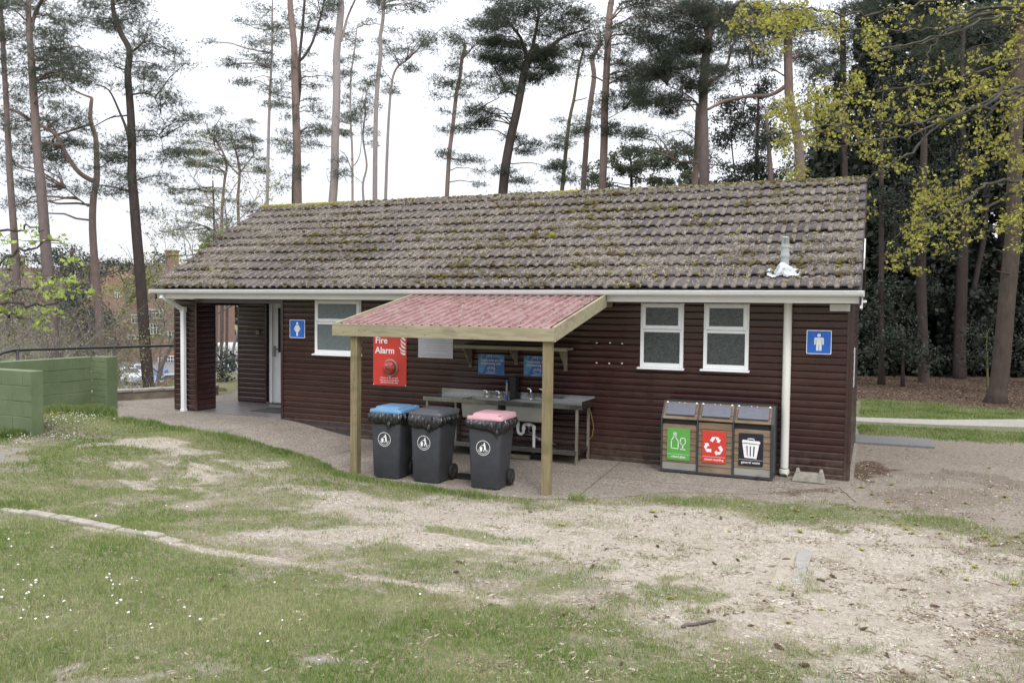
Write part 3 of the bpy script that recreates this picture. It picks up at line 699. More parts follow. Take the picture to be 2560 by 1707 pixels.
g, p, l, gr = masks(x, y); bn = fbm(x*1.1, y*1.1, 91)
k = (rng.random(len(x)) < np.clip(p*sst(.36, .6, bn)*.85+.15*p+(1-g)*(1-p)*.5+.012, 0, 1)) & off_apron(x, y)
x, y, d = x[k], y[k], d[k]
V, F = pebbles(x, y, .0032*rng.lognormal(0, .5, len(x))*np.maximum(1, d/7)); o = np_mesh('gravel', V, F, MT['stone'], smooth=True); tag(o, kind='stuff')
# brown bits: needles, leaf scraps, cone scales
def scraps(x, y, L, W, z=None, up=.5, nrm=None):
    n = len(x); z = terrain(x, y) if z is None else z
    a = rng.uniform(0, 2*PI, n); t = rng.uniform(-.5, .5, n)*L
    V = np.empty((n, 4, 3)); dx, dy = np.cos(a), np.sin(a)
    V[:, 0] = np.stack([x-dx*L, y-dy*L, z+.002+0*L], 1); V[:, 1] = np.stack([x-dy*W, y+dx*W, z+.003+up*W], 1)
    V[:, 2] = np.stack([x+dx*L, y+dy*L, z+.002+rng.uniform(0, up, n)*L], 1); V[:, 3] = np.stack([x+dy*W, y-dx*W, z+.002+0*L], 1)
    return V.reshape(-1, 3), np.arange(4*n).reshape(n, 4)
x, y, d = importance(900000, (-9, 4.8), (-9.4, 3.2), 4.5, 1.0)
g, p, l, gr = masks(x, y); cl = sst(.5, .68, fbm(x*5, y*5, 95)); ap = ~off_apron(x, y)
k = rng.random(len(x)) < np.clip(l*.7*cl+.36*cl*sst(-4.8, 1.0, x)*(y < -1)+.012, 0, 1)*np.where(ap, .55, 1)
k &= ~((y > -.02) & (x < .05))
x, y = x[k], y[k]; z = terrain(x, y)+np.where(inside(APR, x, y, .03) > .35, .010, 0)
V, F = scraps(x, y, rng.uniform(.008, .03, len(x)), rng.uniform(.002, .009, len(x)), z); o = np_mesh('ground_litter', V, F, MT['litter']); tag(o, kind='stuff')
x = rng.uniform(-3, 9, 60000); y = rng.uniform(9.5, 19, 60000); g, p, l, gr = masks(x, y); k = rng.random(len(x)) < l; x, y = x[k], y[k]
V, F = scraps(x, y, rng.uniform(.012, .035, len(x)), rng.uniform(.006, .018, len(x))); o = np_mesh('woodland_leaf_litter', V, F, MT['wood_litter']); tag(o, kind='stuff')
# wood chips by the green wall
c = ground_at(*g1(205, 130)); x = c[0]+rng.normal(0, .45, 2600); y = c[1]+rng.normal(0, .25, 2600)
V, F = scraps(x, y, rng.uniform(.01, .03, len(x)), rng.uniform(.006, .014, len(x))); o = np_mesh('wood_chips', V, F, MT['litter_grey']); tag(o, kind='stuff')
# daisies
def daisies(cs, n, s):
    VV, FF = [], []; b = 0
    for (u, v, ru, rv, m) in cs:
        for _ in range(m):
            uu = u+rng.normal(0, ru/2); vv = v+rng.normal(0, rv/2)
            if vv < 1003: continue
            p = ground_at(uu, vv); r = s*rng.uniform(.7, 1.2); zz = p[2]+rng.uniform(.03, .05)
            ring = [(p[0]+r*math.cos(t)*(1 if q % 2 else .7), p[1]+r*math.sin(t)*(1 if q % 2 else .7), zz+rng.uniform(-.003, .005)) for q, t in enumerate(np.linspace(0, 2*PI, 9)[:-1])]
            VV += [(p[0], p[1], zz+.006)]+ring; FF += [(b, b+1+q, b+1+(q+1) % 8) for q in range(8)]; b += 9
    return np.array(VV), np.array(FF)
V, F = daisies([(180, 1050, 90, 18, 70), (230, 1042, 60, 12, 40), (40, 1095, 60, 14, 30), (170, 1095, 60, 10, 22), (60, 1500, 120, 60, 18), (290, 1465, 60, 20, 6), (330, 1500, 60, 30, 6), (550, 1560, 300, 120, 10), (20, 1380, 60, 60, 5), (350, 1350, 300, 60, 5), (500, 1300, 300, 100, 4)], 0, .0085)
o = np_mesh('daisies', V, F, MT['daisy']); tag(o, kind='stuff')
V, F = daisies([(150, 1037, 30, 4, 5), (235, 1052, 12, 4, 2)], 0, .016); o = np_mesh('dandelions', V, F, MT['dandelion']); tag(o, kind='stuff')
# separate things lying on the ground
def leaf_rock(name, c, s, mat, label, cat, group=None, flat=.45):
    mb = MB(); n = 9; prof = []
    for j, (rr, hh) in enumerate([(1, 0), (1.05, .35), (.8, .8), (.35, 1.0)]):
        for q in range(n):
            t = 2*PI*q/n; k = 1+RND.uniform(-.22, .22); prof.append((c[0]+s*rr*k*math.cos(t), c[1]+s*.65*rr*k*math.sin(t), c[2]-.004+s*flat*hh*(1+RND.uniform(-.1, .1))))
    fs = [(j*n+q, j*n+(q+1) % n, (j+1)*n+(q+1) % n, (j+1)*n+q) for j in range(3) for q in range(n)]+[tuple(3*n+q for q in range(n))]
    mb.add(prof, fs); o = mb.build(name, mat, smooth=True); return tag(o, label, cat, group)
whites = [(1, 1020, 985), (1, 985, 1005), (1, 1360, 970), (1, 1505, 963), (1, 1490, 1058), (1, 1670, 1183), (1, 1825, 1085), (1, 1220, 910), (1, 645, 1060), (1, 1008, 800), (2, 225, 842), (2, 1055, 838), (2, 980, 865), (2, 930, 850), (2, 550, 960), (2, 125, 895), (2, 65, 962), (2, 1080, 808), (2, 580, 775), (1, 630, 1182), (1, 1120, 545), (2, 2320, 815), (2, 1200, 920)]
for k_, (g_i, a, b) in enumerate(whites):
    p = ground_at(*(g1 if g_i == 1 else g2)(a, b))
    leaf_rock('white_stone', p, RND.uniform(.013, .024), MT['stone'], 'small pale stone lying in the foreground grass', 'stone', 'pale stones scattered in the grass')
cones = [(1, 1030, 868), (1, 970, 832), (1, 1110, 765), (1, 2250, 945), (1, 2110, 750), (1, 2095, 795), (1, 1665, 1010), (1, 1955, 1020), (2, 85, 240), (2, 430, 415), (2, 370, 495), (2, 235, 715), (2, 370, 685), (2, 500, 940), (2, 160, 868), (2, 900, 700), (2, 980, 715), (2, 1060, 700), (2, 1225, 865), (2, 1340, 950), (2, 1290, 625), (2, 930, 478), (2, 1035, 462), (2, 1155, 650), (2, 1475, 540), (2, 1415, 555), (2, 1970, 515), (2, 1650, 565), (2, 2090, 715), (2, 2120, 825), (2, 2010, 998), (2, 1725, 902), (2, 1945, 678), (2, 1620, 780), (2, 2005, 610), (2, 1205, 303), (2, 660, 262), (2, 570, 352), (2, 670, 398), (2, 795, 250), (2, 960, 270), (2, 1840, 440), (2, 1260, 460), (2, 1100, 765), (2, 1560, 665), (2, 1800, 600)]
conemb = MB()
for j in range(7):
    r = .016*math.sin(.5+j*.36)+.004; z0 = .004+j*.008
    n = 7
    for q in range(n):
        t = 2*PI*(q+.5*(j % 2))/n; c_, s_ = math.cos(t), math.sin(t); w = .005
        conemb.add([(z0-.026, -s_*w+c_*.004, .016+c_*w*0+s_*.004), (z0-.026, s_*w+c_*.004, .016+s_*.004), (z0-.020, c_*r, .016+s_*r), (z0-.017, c_*r*.8, .016+s_*r*.8)], [(0, 1, 2), (0, 2, 3), (1, 3, 2)])
conemb.tube([(-.03, 0, .016), (.035, 0, .016)], [.009, .004], 6)
cone0 = None
for g_i, a, b in cones:
    p = ground_at(*(g1 if g_i == 1 else g2)(a, b))
    if cone0 is None: cone0 = o = conemb.build('pine_cone', MT['cone'])
    else: o = cone0.copy(); COL.objects.link(o)
    o.location = p; o.rotation_euler = (RND.uniform(-.4, .4), RND.uniform(-.3, .3), RND.uniform(0, 6)); s = RND.uniform(.45, 1.05); o.scale = (s, s*RND.uniform(.7, 1), s*.8)
    tag(o, 'brown opened pine cone lying on the trodden ground', 'pine cone', 'pine cones scattered on the ground')
# fallen maple flower clusters
fl = [(2, 650, 242), (2, 235, 303), (2, 905, 415), (2, 1320, 330), (2, 1265, 750), (2, 1245, 595), (2, 1425, 688), (2, 1690, 372), (2, 1840, 338), (2, 2180, 355), (2, 2205, 395), (2, 2125, 495), (2, 2280, 377), (2, 2080, 550), (2, 1610, 415), (2, 1730, 195), (2, 1520, 148), (2, 1600, 128), (2, 1760, 45), (2, 2190, 38), (2, 2260, 172), (2, 2195, 125), (2, 1855, 298), (2, 1780, 296), (2, 1815, 320), (2, 2310, 575), (2, 720, 638), (2, 1700, 262), (2, 1380, 262), (2, 1170, 265), (2, 1300, 235), (1, 1485, 457), (2, 2350, 335), (2, 1960, 340), (2, 2080, 200), (2, 1740, 115), (2, 1925, 150), (2, 2310, 355), (2, 1640, 320), (2, 1000, 330), (2, 740, 200), (2, 1650, 160), (2, 1930, 60)]
fmb = MB()
for j in range(26):
    t = RND.uniform(0, 2*PI); r = RND.uniform(.0, .034); s = RND.uniform(.006, .013); cx, cy, cz = r*math.cos(t), r*math.sin(t)*.6, RND.uniform(.003, .014)
    fmb.add([(cx+s*math.cos(a), cy+s*math.sin(a), cz+RND.uniform(-.003, .006)) for a in (t, t+1.6, t+3.1, t+4.7)], [(0, 1, 2, 3)])
f0 = None
for g_i, a, b in fl:
    p = ground_at(*(g1 if g_i == 1 else g2)(a, b))
    if f0 is None: f0 = o = fmb.build('fallen_blossom', MT['maple'])
    else: o = f0.copy(); COL.objects.link(o)
    o.location = (p[0], p[1], p[2]+(.02 if inside(APR, np.array([p[0]]), np.array([p[1]]), .03)[0] > .35 else 0)); o.rotation_euler = (0, 0, RND.uniform(0, 6)); s = RND.uniform(.7, 1.5); o.scale = (s, s, s)
    tag(o, 'yellow-green fallen maple blossom cluster lying on the ground', 'blossom', 'fallen yellow blossom clusters on the gravel')
# sticks
def stick(a, b, r, label, group=None, mat=None):
    pa, pb = Vector(ground_at(*a)), Vector(ground_at(*b)); mb = MB()
    pts = [pa.lerp(pb, t)+Vector((RND.uniform(-.012, .012), RND.uniform(-.012, .012), r*.9)) for t in np.linspace(0, 1, 6)]
    mb.tube(pts, [r, r*1.05, r*.95, r, r*.85, r*.6], 7); return tag(mb.build('stick', mat or MT['bark_pine'], smooth=True), label, 'stick', group)
stick(g2(775, 768), g2(935, 745), .011, 'thickest pale brown stick lying at the edge of the foreground gravel')
for a, b in [((1070, 222), (1165, 240)), ((1590, 770), (1660, 795)), ((1720, 585), (1890, 600)), ((2165, 555), (2260, 580)), ((1900, 400), (1985, 402)), ((830, 402), (900, 412)), ((1830, 700), (1890, 715)), ((810, 660), (830, 700)), ((350, 290), (300, 310)), ((1970, 90), (2010, 95)), ((2230, 765), (2280, 785)), ((180, 735), (240, 710)), ((1000, 160), (1060, 175))]:
    stick(g2(*a), g2(*b), RND.uniform(.003, .006), 'thin dark twig lying on the gravel', 'thin twigs scattered over the gravel', MT['litter'])
# flat stone strips set in the gravel
def slab(pts, z0, z1, mat): 
    mb = MB(); q = [ground_at(*g2(*p)) for p in pts]; mb.hexa([(a[0], a[1], a[2]+z0) for a in q], [(a[0], a[1], a[2]+z1) for a in q]); return mb
o = slab([(1280, 560), (1335, 560), (1385, 415), (1312, 415)], -.03, .004, None).build('paving_strip', MT['faint1'], bevel=.006); tag(o, 'grey flat paving strip sunk in the pale gravel', 'paving strip')
o = slab([(1195, 555), (1270, 555), (1308, 418), (1240, 418)], -.03, .002, None).build('paving_strip', MT['faint2'], bevel=.006); tag(o, 'buff sandy paving strip sunk beside the grey one in the gravel', 'paving strip')
# buried kerb on the left
pts = [ground_at(*g1(*p)) for p in [(5, 503), (120, 520), (250, 542), (330, 555), (440, 578), (540, 597), (650, 618), (740, 634), (830, 655)]]
mb = MB()
for a, b in zip(pts[:-1], pts[1:]):
    a, b = Vector(a), Vector(b); g = (b-a)*.03; h = RND.uniform(.0, .02)
    mb.beam(a+g+Vector((0, 0, -.02+h)), b-g+Vector((0, 0, -.02+h)), RND.uniform(.085, .12), .07)
o = mb.build('edging_kerb', MT['kerb'], bevel=.015, seg=2); tag(o, 'worn pale kerb half buried in the lawn on the left', 'kerb')
# ------------------------------------------------------------------ the timber hut
hut = thing('toilet_block', 'long low timber hut clad in dark red-brown boards under a mossy tiled roof', 'building', (0, 0, 0))
PITCHB = .0914
ZTOP = 2.09
SL = math.atan2(1.68, 2.79)
def boards(x0, x1, z0, z1, holes=(), fr=None, phase=1.328, seed=0):
    """shiplap boards on the plane y=0 facing -y; fr maps (x,y,z) to the world"""
    fr = fr or (lambda p: p); mb = MB(); rr = random.Random(seed)
    k0 = math.floor((z0-phase)/PITCHB)-1; k1 = math.ceil((z1-phase)/PITCHB)+1
    for k in range(k0, k1):
        zb = phase+k*PITCHB; zt = zb+PITCHB
        lo, hi = max(zb, z0), min(zt, z1)
        if hi-lo < .004: continue
        segs = [(x0, x1)]
        for hx0, hx1, hz0, hz1 in holes:
            if hz0 < (lo+hi)/2 < hz1:
                ns = []
                for a, b in segs:
                    if hx0 > a and hx0 < b: ns.append((a, hx0))
                    if hx1 < b and hx1 > a: ns.append((hx1, b))
                    if hx1 <= a or hx0 >= b: ns.append((a, b))
                segs = ns
        cut = []
        for a, b in segs:
            while b-a > 4.2: j_ = a+rr.uniform(2.0, 3.9); cut.append((a, j_-.0015)); a = j_+.0015
            cut.append((a, b))
        for a, b in cut:
            m = max(2, int((b-a)/.7)+1); prof = [(-.003, 0), (-.009, .012), (-.0145, .040), (-.0165, PITCHB-.020), (-.0160, PITCHB-.0165), (-.006, PITCHB-.007), (.002, PITCHB-.002), (-.003, PITCHB)]
            vs = []
            for i_ in range(m):
                x = a+(b-a)*i_/(m-1); wob = rr.uniform(-.0016, .0016); wz = rr.uniform(-.0012, .0012)
                for py, pz in prof: vs.append(fr((x, py+wob, min(max(zb+pz+wz, lo), hi))))
            n = len(prof); fs = [(i_*n+j, (i_+1)*n+j, (i_+1)*n+j+1, i_*n+j+1) for i_ in range(m-1) for j in range(n-1)]
            mb.add(vs, fs)
    return mb
WIN = [(-8.06, -7.178, 1.205, 2.088), (-2.664, -2.078, 1.195, 2.082), (-1.812, -1.232, 1.2, 2.082)]
b = boards(-8.71, -.05, -.25, ZTOP, [(w[0]+.01, w[1]-.01, w[2], 3) for w in WIN]); b.build('wall', MT['clad'], hut)
# backing so nothing shows through
m = MB(); m.box(-8.70, -7.97+.0, .02, .10, -.2, 2.3); 
m = MB()
for x0, x1, z0, z1 in [(-8.70, -8.04, -.2, 2.3), (-8.04, -7.20, -.2, 1.22), (-7.20, -2.64, -.2, 2.3), (-2.64, -2.10, -.2, 1.21), (-2.10, -1.79, -.2, 2.3), (-1.79, -1.25, -.2, 1.21), (-1.25, -.06, -.2, 2.3)]: m.box(x0, x1, .02, .10, z0, z1)
m.box(-8.04, -7.2, .02, .1, 2.08, 2.3); m.box(-2.64, -2.1, .02, .1, 2.075, 2.3); m.box(-1.79, -1.25, .02, .1, 2.075, 2.3)
m.build('wall_core', MT['drk'], hut)
# right gable wall (edge on to the camera), back wall, left parts
def fr_right(p): return (.0-p[1]-.004, p[0], p[2])
def fr_back(p): return (-p[0], 4.58-p[1], p[2])
b = boards(.05, 4.53, -.25, 2.25, [], fr_right, seed=3)
b2 = boards(.3, 4.3, 2.25, 3.7, [], fr_right, seed=4)
for k in range(len(b2.v)):
    x, y, z = b2.v[k]; lim = 2.2+min(y+.5, 5.08-y)*math.tan(SL)-.06
    zz = min(z, lim); b2.v[k] = (x, y, zz)
b.add(b2.v, b2.f); b.build('gable_wall', MT['clad'], hut)
boards(.05, 8.7, -.2, 2.2, [], fr_back, seed=5).build('back_wall', MT['clad'], hut)
m = MB(); m.box(-.054, .0, -.022, .045, -.12, ZTOP); m.box(-8.755, -8.708, -.024, .10, .08, ZTOP+.0)
m.box(-.012, .012, -.034, .034, -.11, ZTOP-.01)
m.box(.0, .02, .05, .13, -.12, 2.15)
m.build('corner_post', MT['clad'], hut, bevel=.003)
m = MB(); m.box(-.048, -.004, .14, 4.5, -.12, 2.1); m.build('gable_core', MT['clad'], hut)
m = MB(); m.box(.012, .022, .9, 1.25, .98, 1.5); m.build('gable_notice', MT['s_offw'], hut, bevel=.003)
# skirting plinth strip
m = MB(); m.box(-8.70, -7.0, -.01, .05, -.2, .075); m.build('plinth', MT['drk'], hut)
# porch: pillar, inner walls, header, ceiling
def pillar(x0, x1, y0, y1, z0, z1, nm, sd):
    mb = boards(x0+.03, x1-.03, z0, z1, [], lambda p: (p[0], y0+p[1]+.012, p[2]), seed=sd)
    a = boards(y0+.03, y1-.03, z0, z1, [], lambda p: (x1-p[1]-.012, p[0], p[2]), seed=sd+1); mb.add(a.v, a.f)
    a = boards(y0+.03, y1-.03, z0, z1, [], lambda p: (x0+p[1]+.012, p[0], p[2]), seed=sd+2); mb.add(a.v, a.f)
    a = boards(x0+.03, x1-.03, z0, z1, [], lambda p: (p[0], y1-p[1]-.012, p[2]), seed=sd+3); mb.add(a.v, a.f)
    for cx, cy in ((x0, y0), (x1, y0), (x0, y1), (x1, y1)):
        sx = .034 if cx == x0 else -.034; sy = .034 if cy == y0 else -.034
        mb.box(min(cx, cx+sx), max(cx, cx+sx), min(cy, cy+sy), max(cy, cy+sy), z0, z1)
    mb.box(x0+.02, x1-.02, y0+.02, y1-.02, z0+.01, z1)
    return mb.build(nm, MT['clad'], hut)
pillar(-11.12, -10.60, .0, .46, .13, 2.08, 'porch_pillar', 20)
m = MB(); m.box(-11.07, -10.66, .05, .42, .08, .13); m.build('pillar_foot', MT['coping'], hut)
pillar(-11.03, -10.33, 1.5, 1.60, .13, 2.08, 'porch_wall', 30)
b = boards(-9.45, -8.72, .1, 2.1, [], lambda p: (p[0], p[1]+1.56, p[2]), seed=41); b.build('inner_wall', MT['clad'], hut)
b = boards(.1, 1.56, .1, 2.1, [], lambda p: (-8.755-(-p[1])-.0, p[0], p[2]), seed=42); b.build('side_wall', MT['clad'], hut)
m = MB(); m.box(-10.60, -8.755, .0, .05, 2.02, 2.10); m.box(-11.1, -11.02, .46, 1.5, 1.98, 2.10); m.box(-11.05, -8.755, .05, 1.9, 2.095, 2.12); m.build('header_beam', MT['clad'], hut, bevel=.003)
# end wall of the cabin behind the porch
b = boards(1.62, 4.55, .0, 2.2, [], lambda p: (-11.09+p[1]+.012, p[0], p[2]), seed=43); b.build('end_wall', MT['clad'], hut)
# door: frame, leaf, glass, lower panel, handle
DX, DY = .075, -.33
def sbox(m, x0, x1, y0, y1, z0, z1): m.box(x0+DX, x1+DX, y0+DY, y1+DY, z0, z1)
door = MB(); sbox(door, -10.38, -9.48, 1.90, 1.94, .13, 2.06); dr = door.build('door', MT['white'], hut, bevel=.003)
m = MB(); sbox(m, -10.37, -10.30, 1.865, 1.905, .13, 2.08); sbox(m, -9.52, -9.45, 1.865, 1.905, .13, 2.08); sbox(m, -10.30, -9.52, 1.865, 1.905, 2.02, 2.08); m.build('door_frame', MT['white'], dr, bevel=.004)
m = MB(); sbox(m, -10.18, -9.62, 1.892, 1.899, 1.10, 1.94); m.build('door_glass', MT['glass3'], dr)
m = MB(); sbox(m, -10.20, -9.62, 1.884, 1.899, .22, .98); sbox(m, -10.17, -9.65, 1.876, 1.886, .25, .95); m.build('door_panel', MT['white'], dr, bevel=.004)
m = MB(); sbox(m, -10.275, -10.235, 1.872, 1.899, 1.02, 1.22); sbox(m, -10.27, -10.14, 1.85, 1.865, 1.155, 1.175); m.build('handle', MT['steel'], dr, bevel=.003)
m = MB(); sbox(m, -10.38, -9.45, 1.80, 1.90, .124, .15); m.build('threshold', MT['steel'], dr, bevel=.003)
m = MB(); m.box(-10.56, -10.48, 1.47, 1.50, 1.43, 1.51); m.lathe([(.0, -.012), (.018, -.012), (.018, 0)], (-10.52, 1.47, 1.47), 12, 'y'); m.build('light_switch', MT['timber_s'], hut, bevel=.003)
# windows
def window(x0, x1, z0, z1, glass, midf, name='window'):
    w = MB(); y0, y1 = -.035, .03; f = .048
    w.box(x0, x0+f, y0, y1, z0, z1); w.box(x1-f, x1, y0, y1, z0, z1); w.box(x0+f, x1-f, y0+.001, y1, z1-f, z1); w.box(x0+f, x1-f, y0+.001, y1, z0, z0+f+.012)
    zm = z0+(z1-z0)*midf; w.box(x0+f, x1-f, y0+.001, y1, zm-.02, zm+.02)
    fr_ = w.build(name, MT['white'], hut, bevel=.004)
    s = MB(); a0, a1, c0, c1 = x0+.022, x1-.022, zm+.022, z1-.012; g = .05; ys, ye = -.05, -.028
    s.box(a0, a0+g, ys, ye, c0, c1); s.box(a1-g, a1, ys, ye, c0, c1); s.box(a0+g, a1-g, ys+.001, ye, c0, c0+g); s.box(a0+g, a1-g, ys+.001, ye, c1-g, c1)
    s.build('opening_sash', MT['white'], fr_, bevel=.005)
    p = MB(); p.box(a0+g-.004, a1-g+.004, -.036, -.026, c0+g-.004, c1-g+.004); p.build('pane', glass, fr_)
    p = MB(); p.box(x0+f-.004, x1-f+.004, -.022, -.012, z0+f+.006, zm-.016); p.build('pane', glass, fr_)
    s = MB(); s.hexa([(x0-.035, -.075, z0-.028), (x1+.02, -.075, z0-.028), (x1+.02, .0, z0-.018), (x0-.035, .0, z0-.018)], [(x0-.035, -.075, z0-.012), (x1+.02, -.075, z0-.012), (x1+.02, .0, z0+.004), (x0-.035, .0, z0+.004)])
    s.build('sill', MT['white'], fr_, bevel=.003)
    return fr_
window(-8.06, -7.178, 1.222, 2.088, MT['glass2'], .57)
window(-2.664, -2.078, 1.212, 2.082, MT['glass'], .57)
window(-1.812, -1.232, 1.218, 2.082, MT['glass'], .57)
# fascia, soffit, gutter
m = MB(); m.hexa([(-11.06, -.425, 2.09), (.085, -.425, 2.09), (.085, -.40, 2.09), (-11.06, -.40, 2.09)], [(-11.06, -.455, 2.215), (.085, -.455, 2.215), (.085, -.43, 2.215), (-11.06, -.43, 2.215)])
m.build('fascia', MT['fascia'], hut, bevel=.003)
m = MB(); m.box(-11.05, .08, -.40, .03, 2.105, 2.118); m.build('soffit', MT['fascia'], hut)
gp = []
for t in np.linspace(0, PI, 9): gp.append((-.50-.052*math.cos(t), 2.232-.062*math.sin(t)))
m = MB(); n = len(gp); x0, x1 = -11.12, .13
pr = [(y, z) for y, z in gp]+[(y, z) for y, z in [(gp[-1][0]-.006, gp[-1][1])]+[(-.50-.045*math.cos(t), 2.234-.054*math.sin(t)) for t in np.linspace(PI, 0, 9)]]
# outer lip bead
m.add([(x0, y, z) for y, z in pr]+[(x1, y, z) for y, z in pr], [(i_, i_+len(pr), (i_+1) % len(pr)+len(pr), (i_+1) % len(pr)) for i_ in range(len(pr))])
m.tube([(x0, -.553, 2.233), (x1, -.553, 2.233)], .007, 8); m.tube([(x0, -.55, 2.186), (x0+.001, -.50, 2.17)], .003, 4)
m.box(x0-.004, x0+.002, -.553, -.447, 2.172, 2.236); m.box(x1-.002, x1+.004, -.553, -.447, 2.172, 2.236)
gut = m.build('gutter', MT['white'], hut, smooth=True, auto=40)
for bx in [-11.0, -9.86, -8.84, -8.72, -7.85, -7.72, -6.55, -5.7, -4.62, -3.55, -3.38, -2.33, -1.38, -.98+.62, -.08, .09]:
    k = MB(); prb = [(-.50-.057*math.cos(t), 2.240-.068*math.sin(t)) for t in np.linspace(0, PI, 9)]+[(-.50-.0505*math.cos(t), 2.240-.061*math.sin(t)) for t in np.linspace(PI, 0, 9)]
    w = .011 if bx not in (.09, -8.72, -7.72, -3.38) else .03
    k.add([(bx-w, y, z) for y, z in prb]+[(bx+w, y, z) for y, z in prb], [(i_, i_+18, (i_+1) % 18+18, (i_+1) % 18) for i_ in range(18)]+[tuple(range(17, -1, -1)), tuple(range(18, 36))])
    k.build('gutter_bracket', MT['white'], gut)
# box end at right verge
m = MB(); m.box(.086, .118, -.45, -.28, 2.03, 2.20); m.box(.118, .16, -.40, -.34, 2.10, 2.13); m.build('box_end', MT['fascia'], hut, bevel=.004)
m = MB(); m.box(.09, .105, -.42, 5.0, 0, .14)
for k in range(len(m.v)):
    x, y, z = m.v[k]; yy = y; m.v[k] = (x, yy, 0)
# bargeboards (both gables)
def barge(x0, x1, mat, nm, wd=.13):
    mb = MB()
    for (ya, za, yb, zb) in ((-.46, 2.20, 2.29, 3.87), (5.04, 2.20, 2.29, 3.87)):
        mb.hexa([(x0, ya, za-wd), (x1, ya, za-wd), (x1, yb, zb-wd), (x0, yb, zb-wd)], [(x0, ya, za), (x1, ya, za), (x1, yb, zb), (x0, yb, zb)])
    return mb.build(nm, mat, hut, bevel=.003)
barge(.080, .104, MT['clad'], 'bargeboard'); barge(-11.085, -11.06, MT['clad'], 'bargeboard')
m = MB(); m.hexa([(.106, .16, 2.52), (.122, .16, 2.52), (.122, .62, 2.80), (.106, .62, 2.80)], [(.106, .16, 2.66), (.122, .16, 2.66), (.122, .62, 2.94), (.106, .62, 2.94)]); m.build('verge_patch', MT['fascia'], hut)
# ---- roof tiles
RL = 3.257; GAUGE = RL/10.72; cs, sn = math.cos(SL), math.sin(SL)
def slope(x, s, h): return (x, -.5+s*cs-h*sn, 2.252+s*sn+h*cs)
def prof(ph):
    ph = ph % .15
    return float(np.interp(ph, [0, .008, .016, .078, .086, .096, .142, .15], [.004, .018, .023, .023, .018, .0, .0, .004]))
PX = [0, .008, .016, .047, .078, .086, .096, .12, .142]; PX = PX+[p+.15 for p in PX]+[.296]
tv, tf, tch = [], [], []; NTX = len(PX)
ntile = int(11.19/.30)+1
for k in range(11):
    off = .0 if k % 2 == 0 else .0
    for j in range(ntile):
        xa = -11.09+j*.30
        dz = RND.uniform(-.004, .007); ds = RND.uniform(-.011, .011) - (.035 if RND.random() < .012 else 0); sk = RND.uniform(-.011, .011); tl = RND.uniform(-.003, .003)
        s0 = k*GAUGE+ds-.01; s1 = min((k+1)*GAUGE+.05, RL+.02)
        rows = [(s0, -.016), (s0+.002, 0.), (s0+.012, .004), ((s0+s1)/2, .002), (s1, -.004)]
        base = len(tv)
        for ri, (s, e) in enumerate(rows):
            hb = .042*(1-(s-s0)/(s1-s0))
            for px in PX:
                x = xa+px+.002
                if x > .10: x = .10
                tv.append(slope(x, s+sk*(px-.15)*(1 if ri < 3 else .3), prof(px)+hb+e+dz+tl*(px-.15)/.15)); ph = px % .15
                tch.append(1.0 if .09 < ph < .148 else (.18 if ri > 0 else 0.))
        for r_ in range(len(rows)-1):
            for q in range(NTX-1): tf.append((base+r_*NTX+q, base+r_*NTX+q+1, base+(r_+1)*NTX+q+1, base+(r_+1)*NTX+q))
roof = np_mesh('roof', tv, tf, MT['tile'], hut, attrs=dict(channel=tch))
# under sheet and rear slope
m = MB(); m.add([slope(-11.09, 0, -.01), slope(.10, 0, -.01), slope(.10, RL, -.01), slope(-11.09, RL, -.01)], [(0, 1, 2, 3)])
A = [(-11.09, 2.29, 3.95), (.10, 2.29, 3.95), (.10, 5.08, 2.27), (-11.09, 5.08, 2.27)]
m.hexa([(x, y, z-.03) for x, y, z in A], A); m.build('rear_slope', MT['roofback'], roof)
m = MB()
xr = -11.10
while xr < .08:
    L = .45; e = min(xr+L, .11); vs = []; n = 9
    for xx, rr in ((xr+.002, .098), (xr+.03, .104), (e-.006, .10)):
        rr += RND.uniform(-.004, .004)
        for t in np.linspace(-.05*PI, 1.05*PI, n): vs.append((xx, 2.29-rr*1.15*math.cos(t), 3.905+rr*.78*math.sin(t)))
    m.add(vs, [(r_*n+q, r_*n+q+1, (r_+1)*n+q+1, (r_+1)*n+q) for r_ in range(2) for q in range(n-1)]+[tuple(range(n)), tuple(range(3*n-1, 2*n-1, -1))])
    xr += L
m.build('ridge_tiles', MT['ridge'], roof, smooth=True, auto=50)
# vent pipe with flashing
vx, vy = -.80, -.13; vz = 2.475
m = MB(); m.lathe([(.050, -.05), (.050, .19), (.056, .19), (.058, .21), (.056, .235), (.056, .235), (.051, .24), (.051, .31), (.058, .31), (.058, .345), (.046, .35)], (vx, vy, vz), 24)
vp = m.build('vent_pipe', MT['ventp'], roof, smooth=True, auto=40)
m = MB()
for q in range(16):
    t = 2*PI*q/16; m.beam((vx+.046*math.cos(t), vy+.046*math.sin(t), vz+.34), (vx+.040*math.cos(t), vy+.040*math.sin(t), vz+.44), .006, .006, (math.cos(t), math.sin(t), 0.01))
m.lathe([(.042, .43), (.044, .44), (.03, .45), (.004, .452)], (vx, vy, vz), 20); m.build('vent_cage', MT['ventp'], vp)
fv, ff = [], []; nx_, ny_ = 26, 14
for j in range(ny_):
    for i_ in range(nx_):
        fx = -.21+.42*i_/(nx_-1); fs_ = .09+.17*j/(ny_-1); x = vx+fx*.92; s = fs_+.16
        dd = math.hypot(fx, (fs_-.20)); h = prof((x+11.09-.002) % .15)+.045+.010*math.sin(9*i_+5*j)*.5+max(0, .10-max(0, dd-.045)*1.3)*(1 if dd < .13 else .2)
        if j == 0: h -= .012
        fv.append(slope(x+.01*math.sin(j*2.2), s, h))
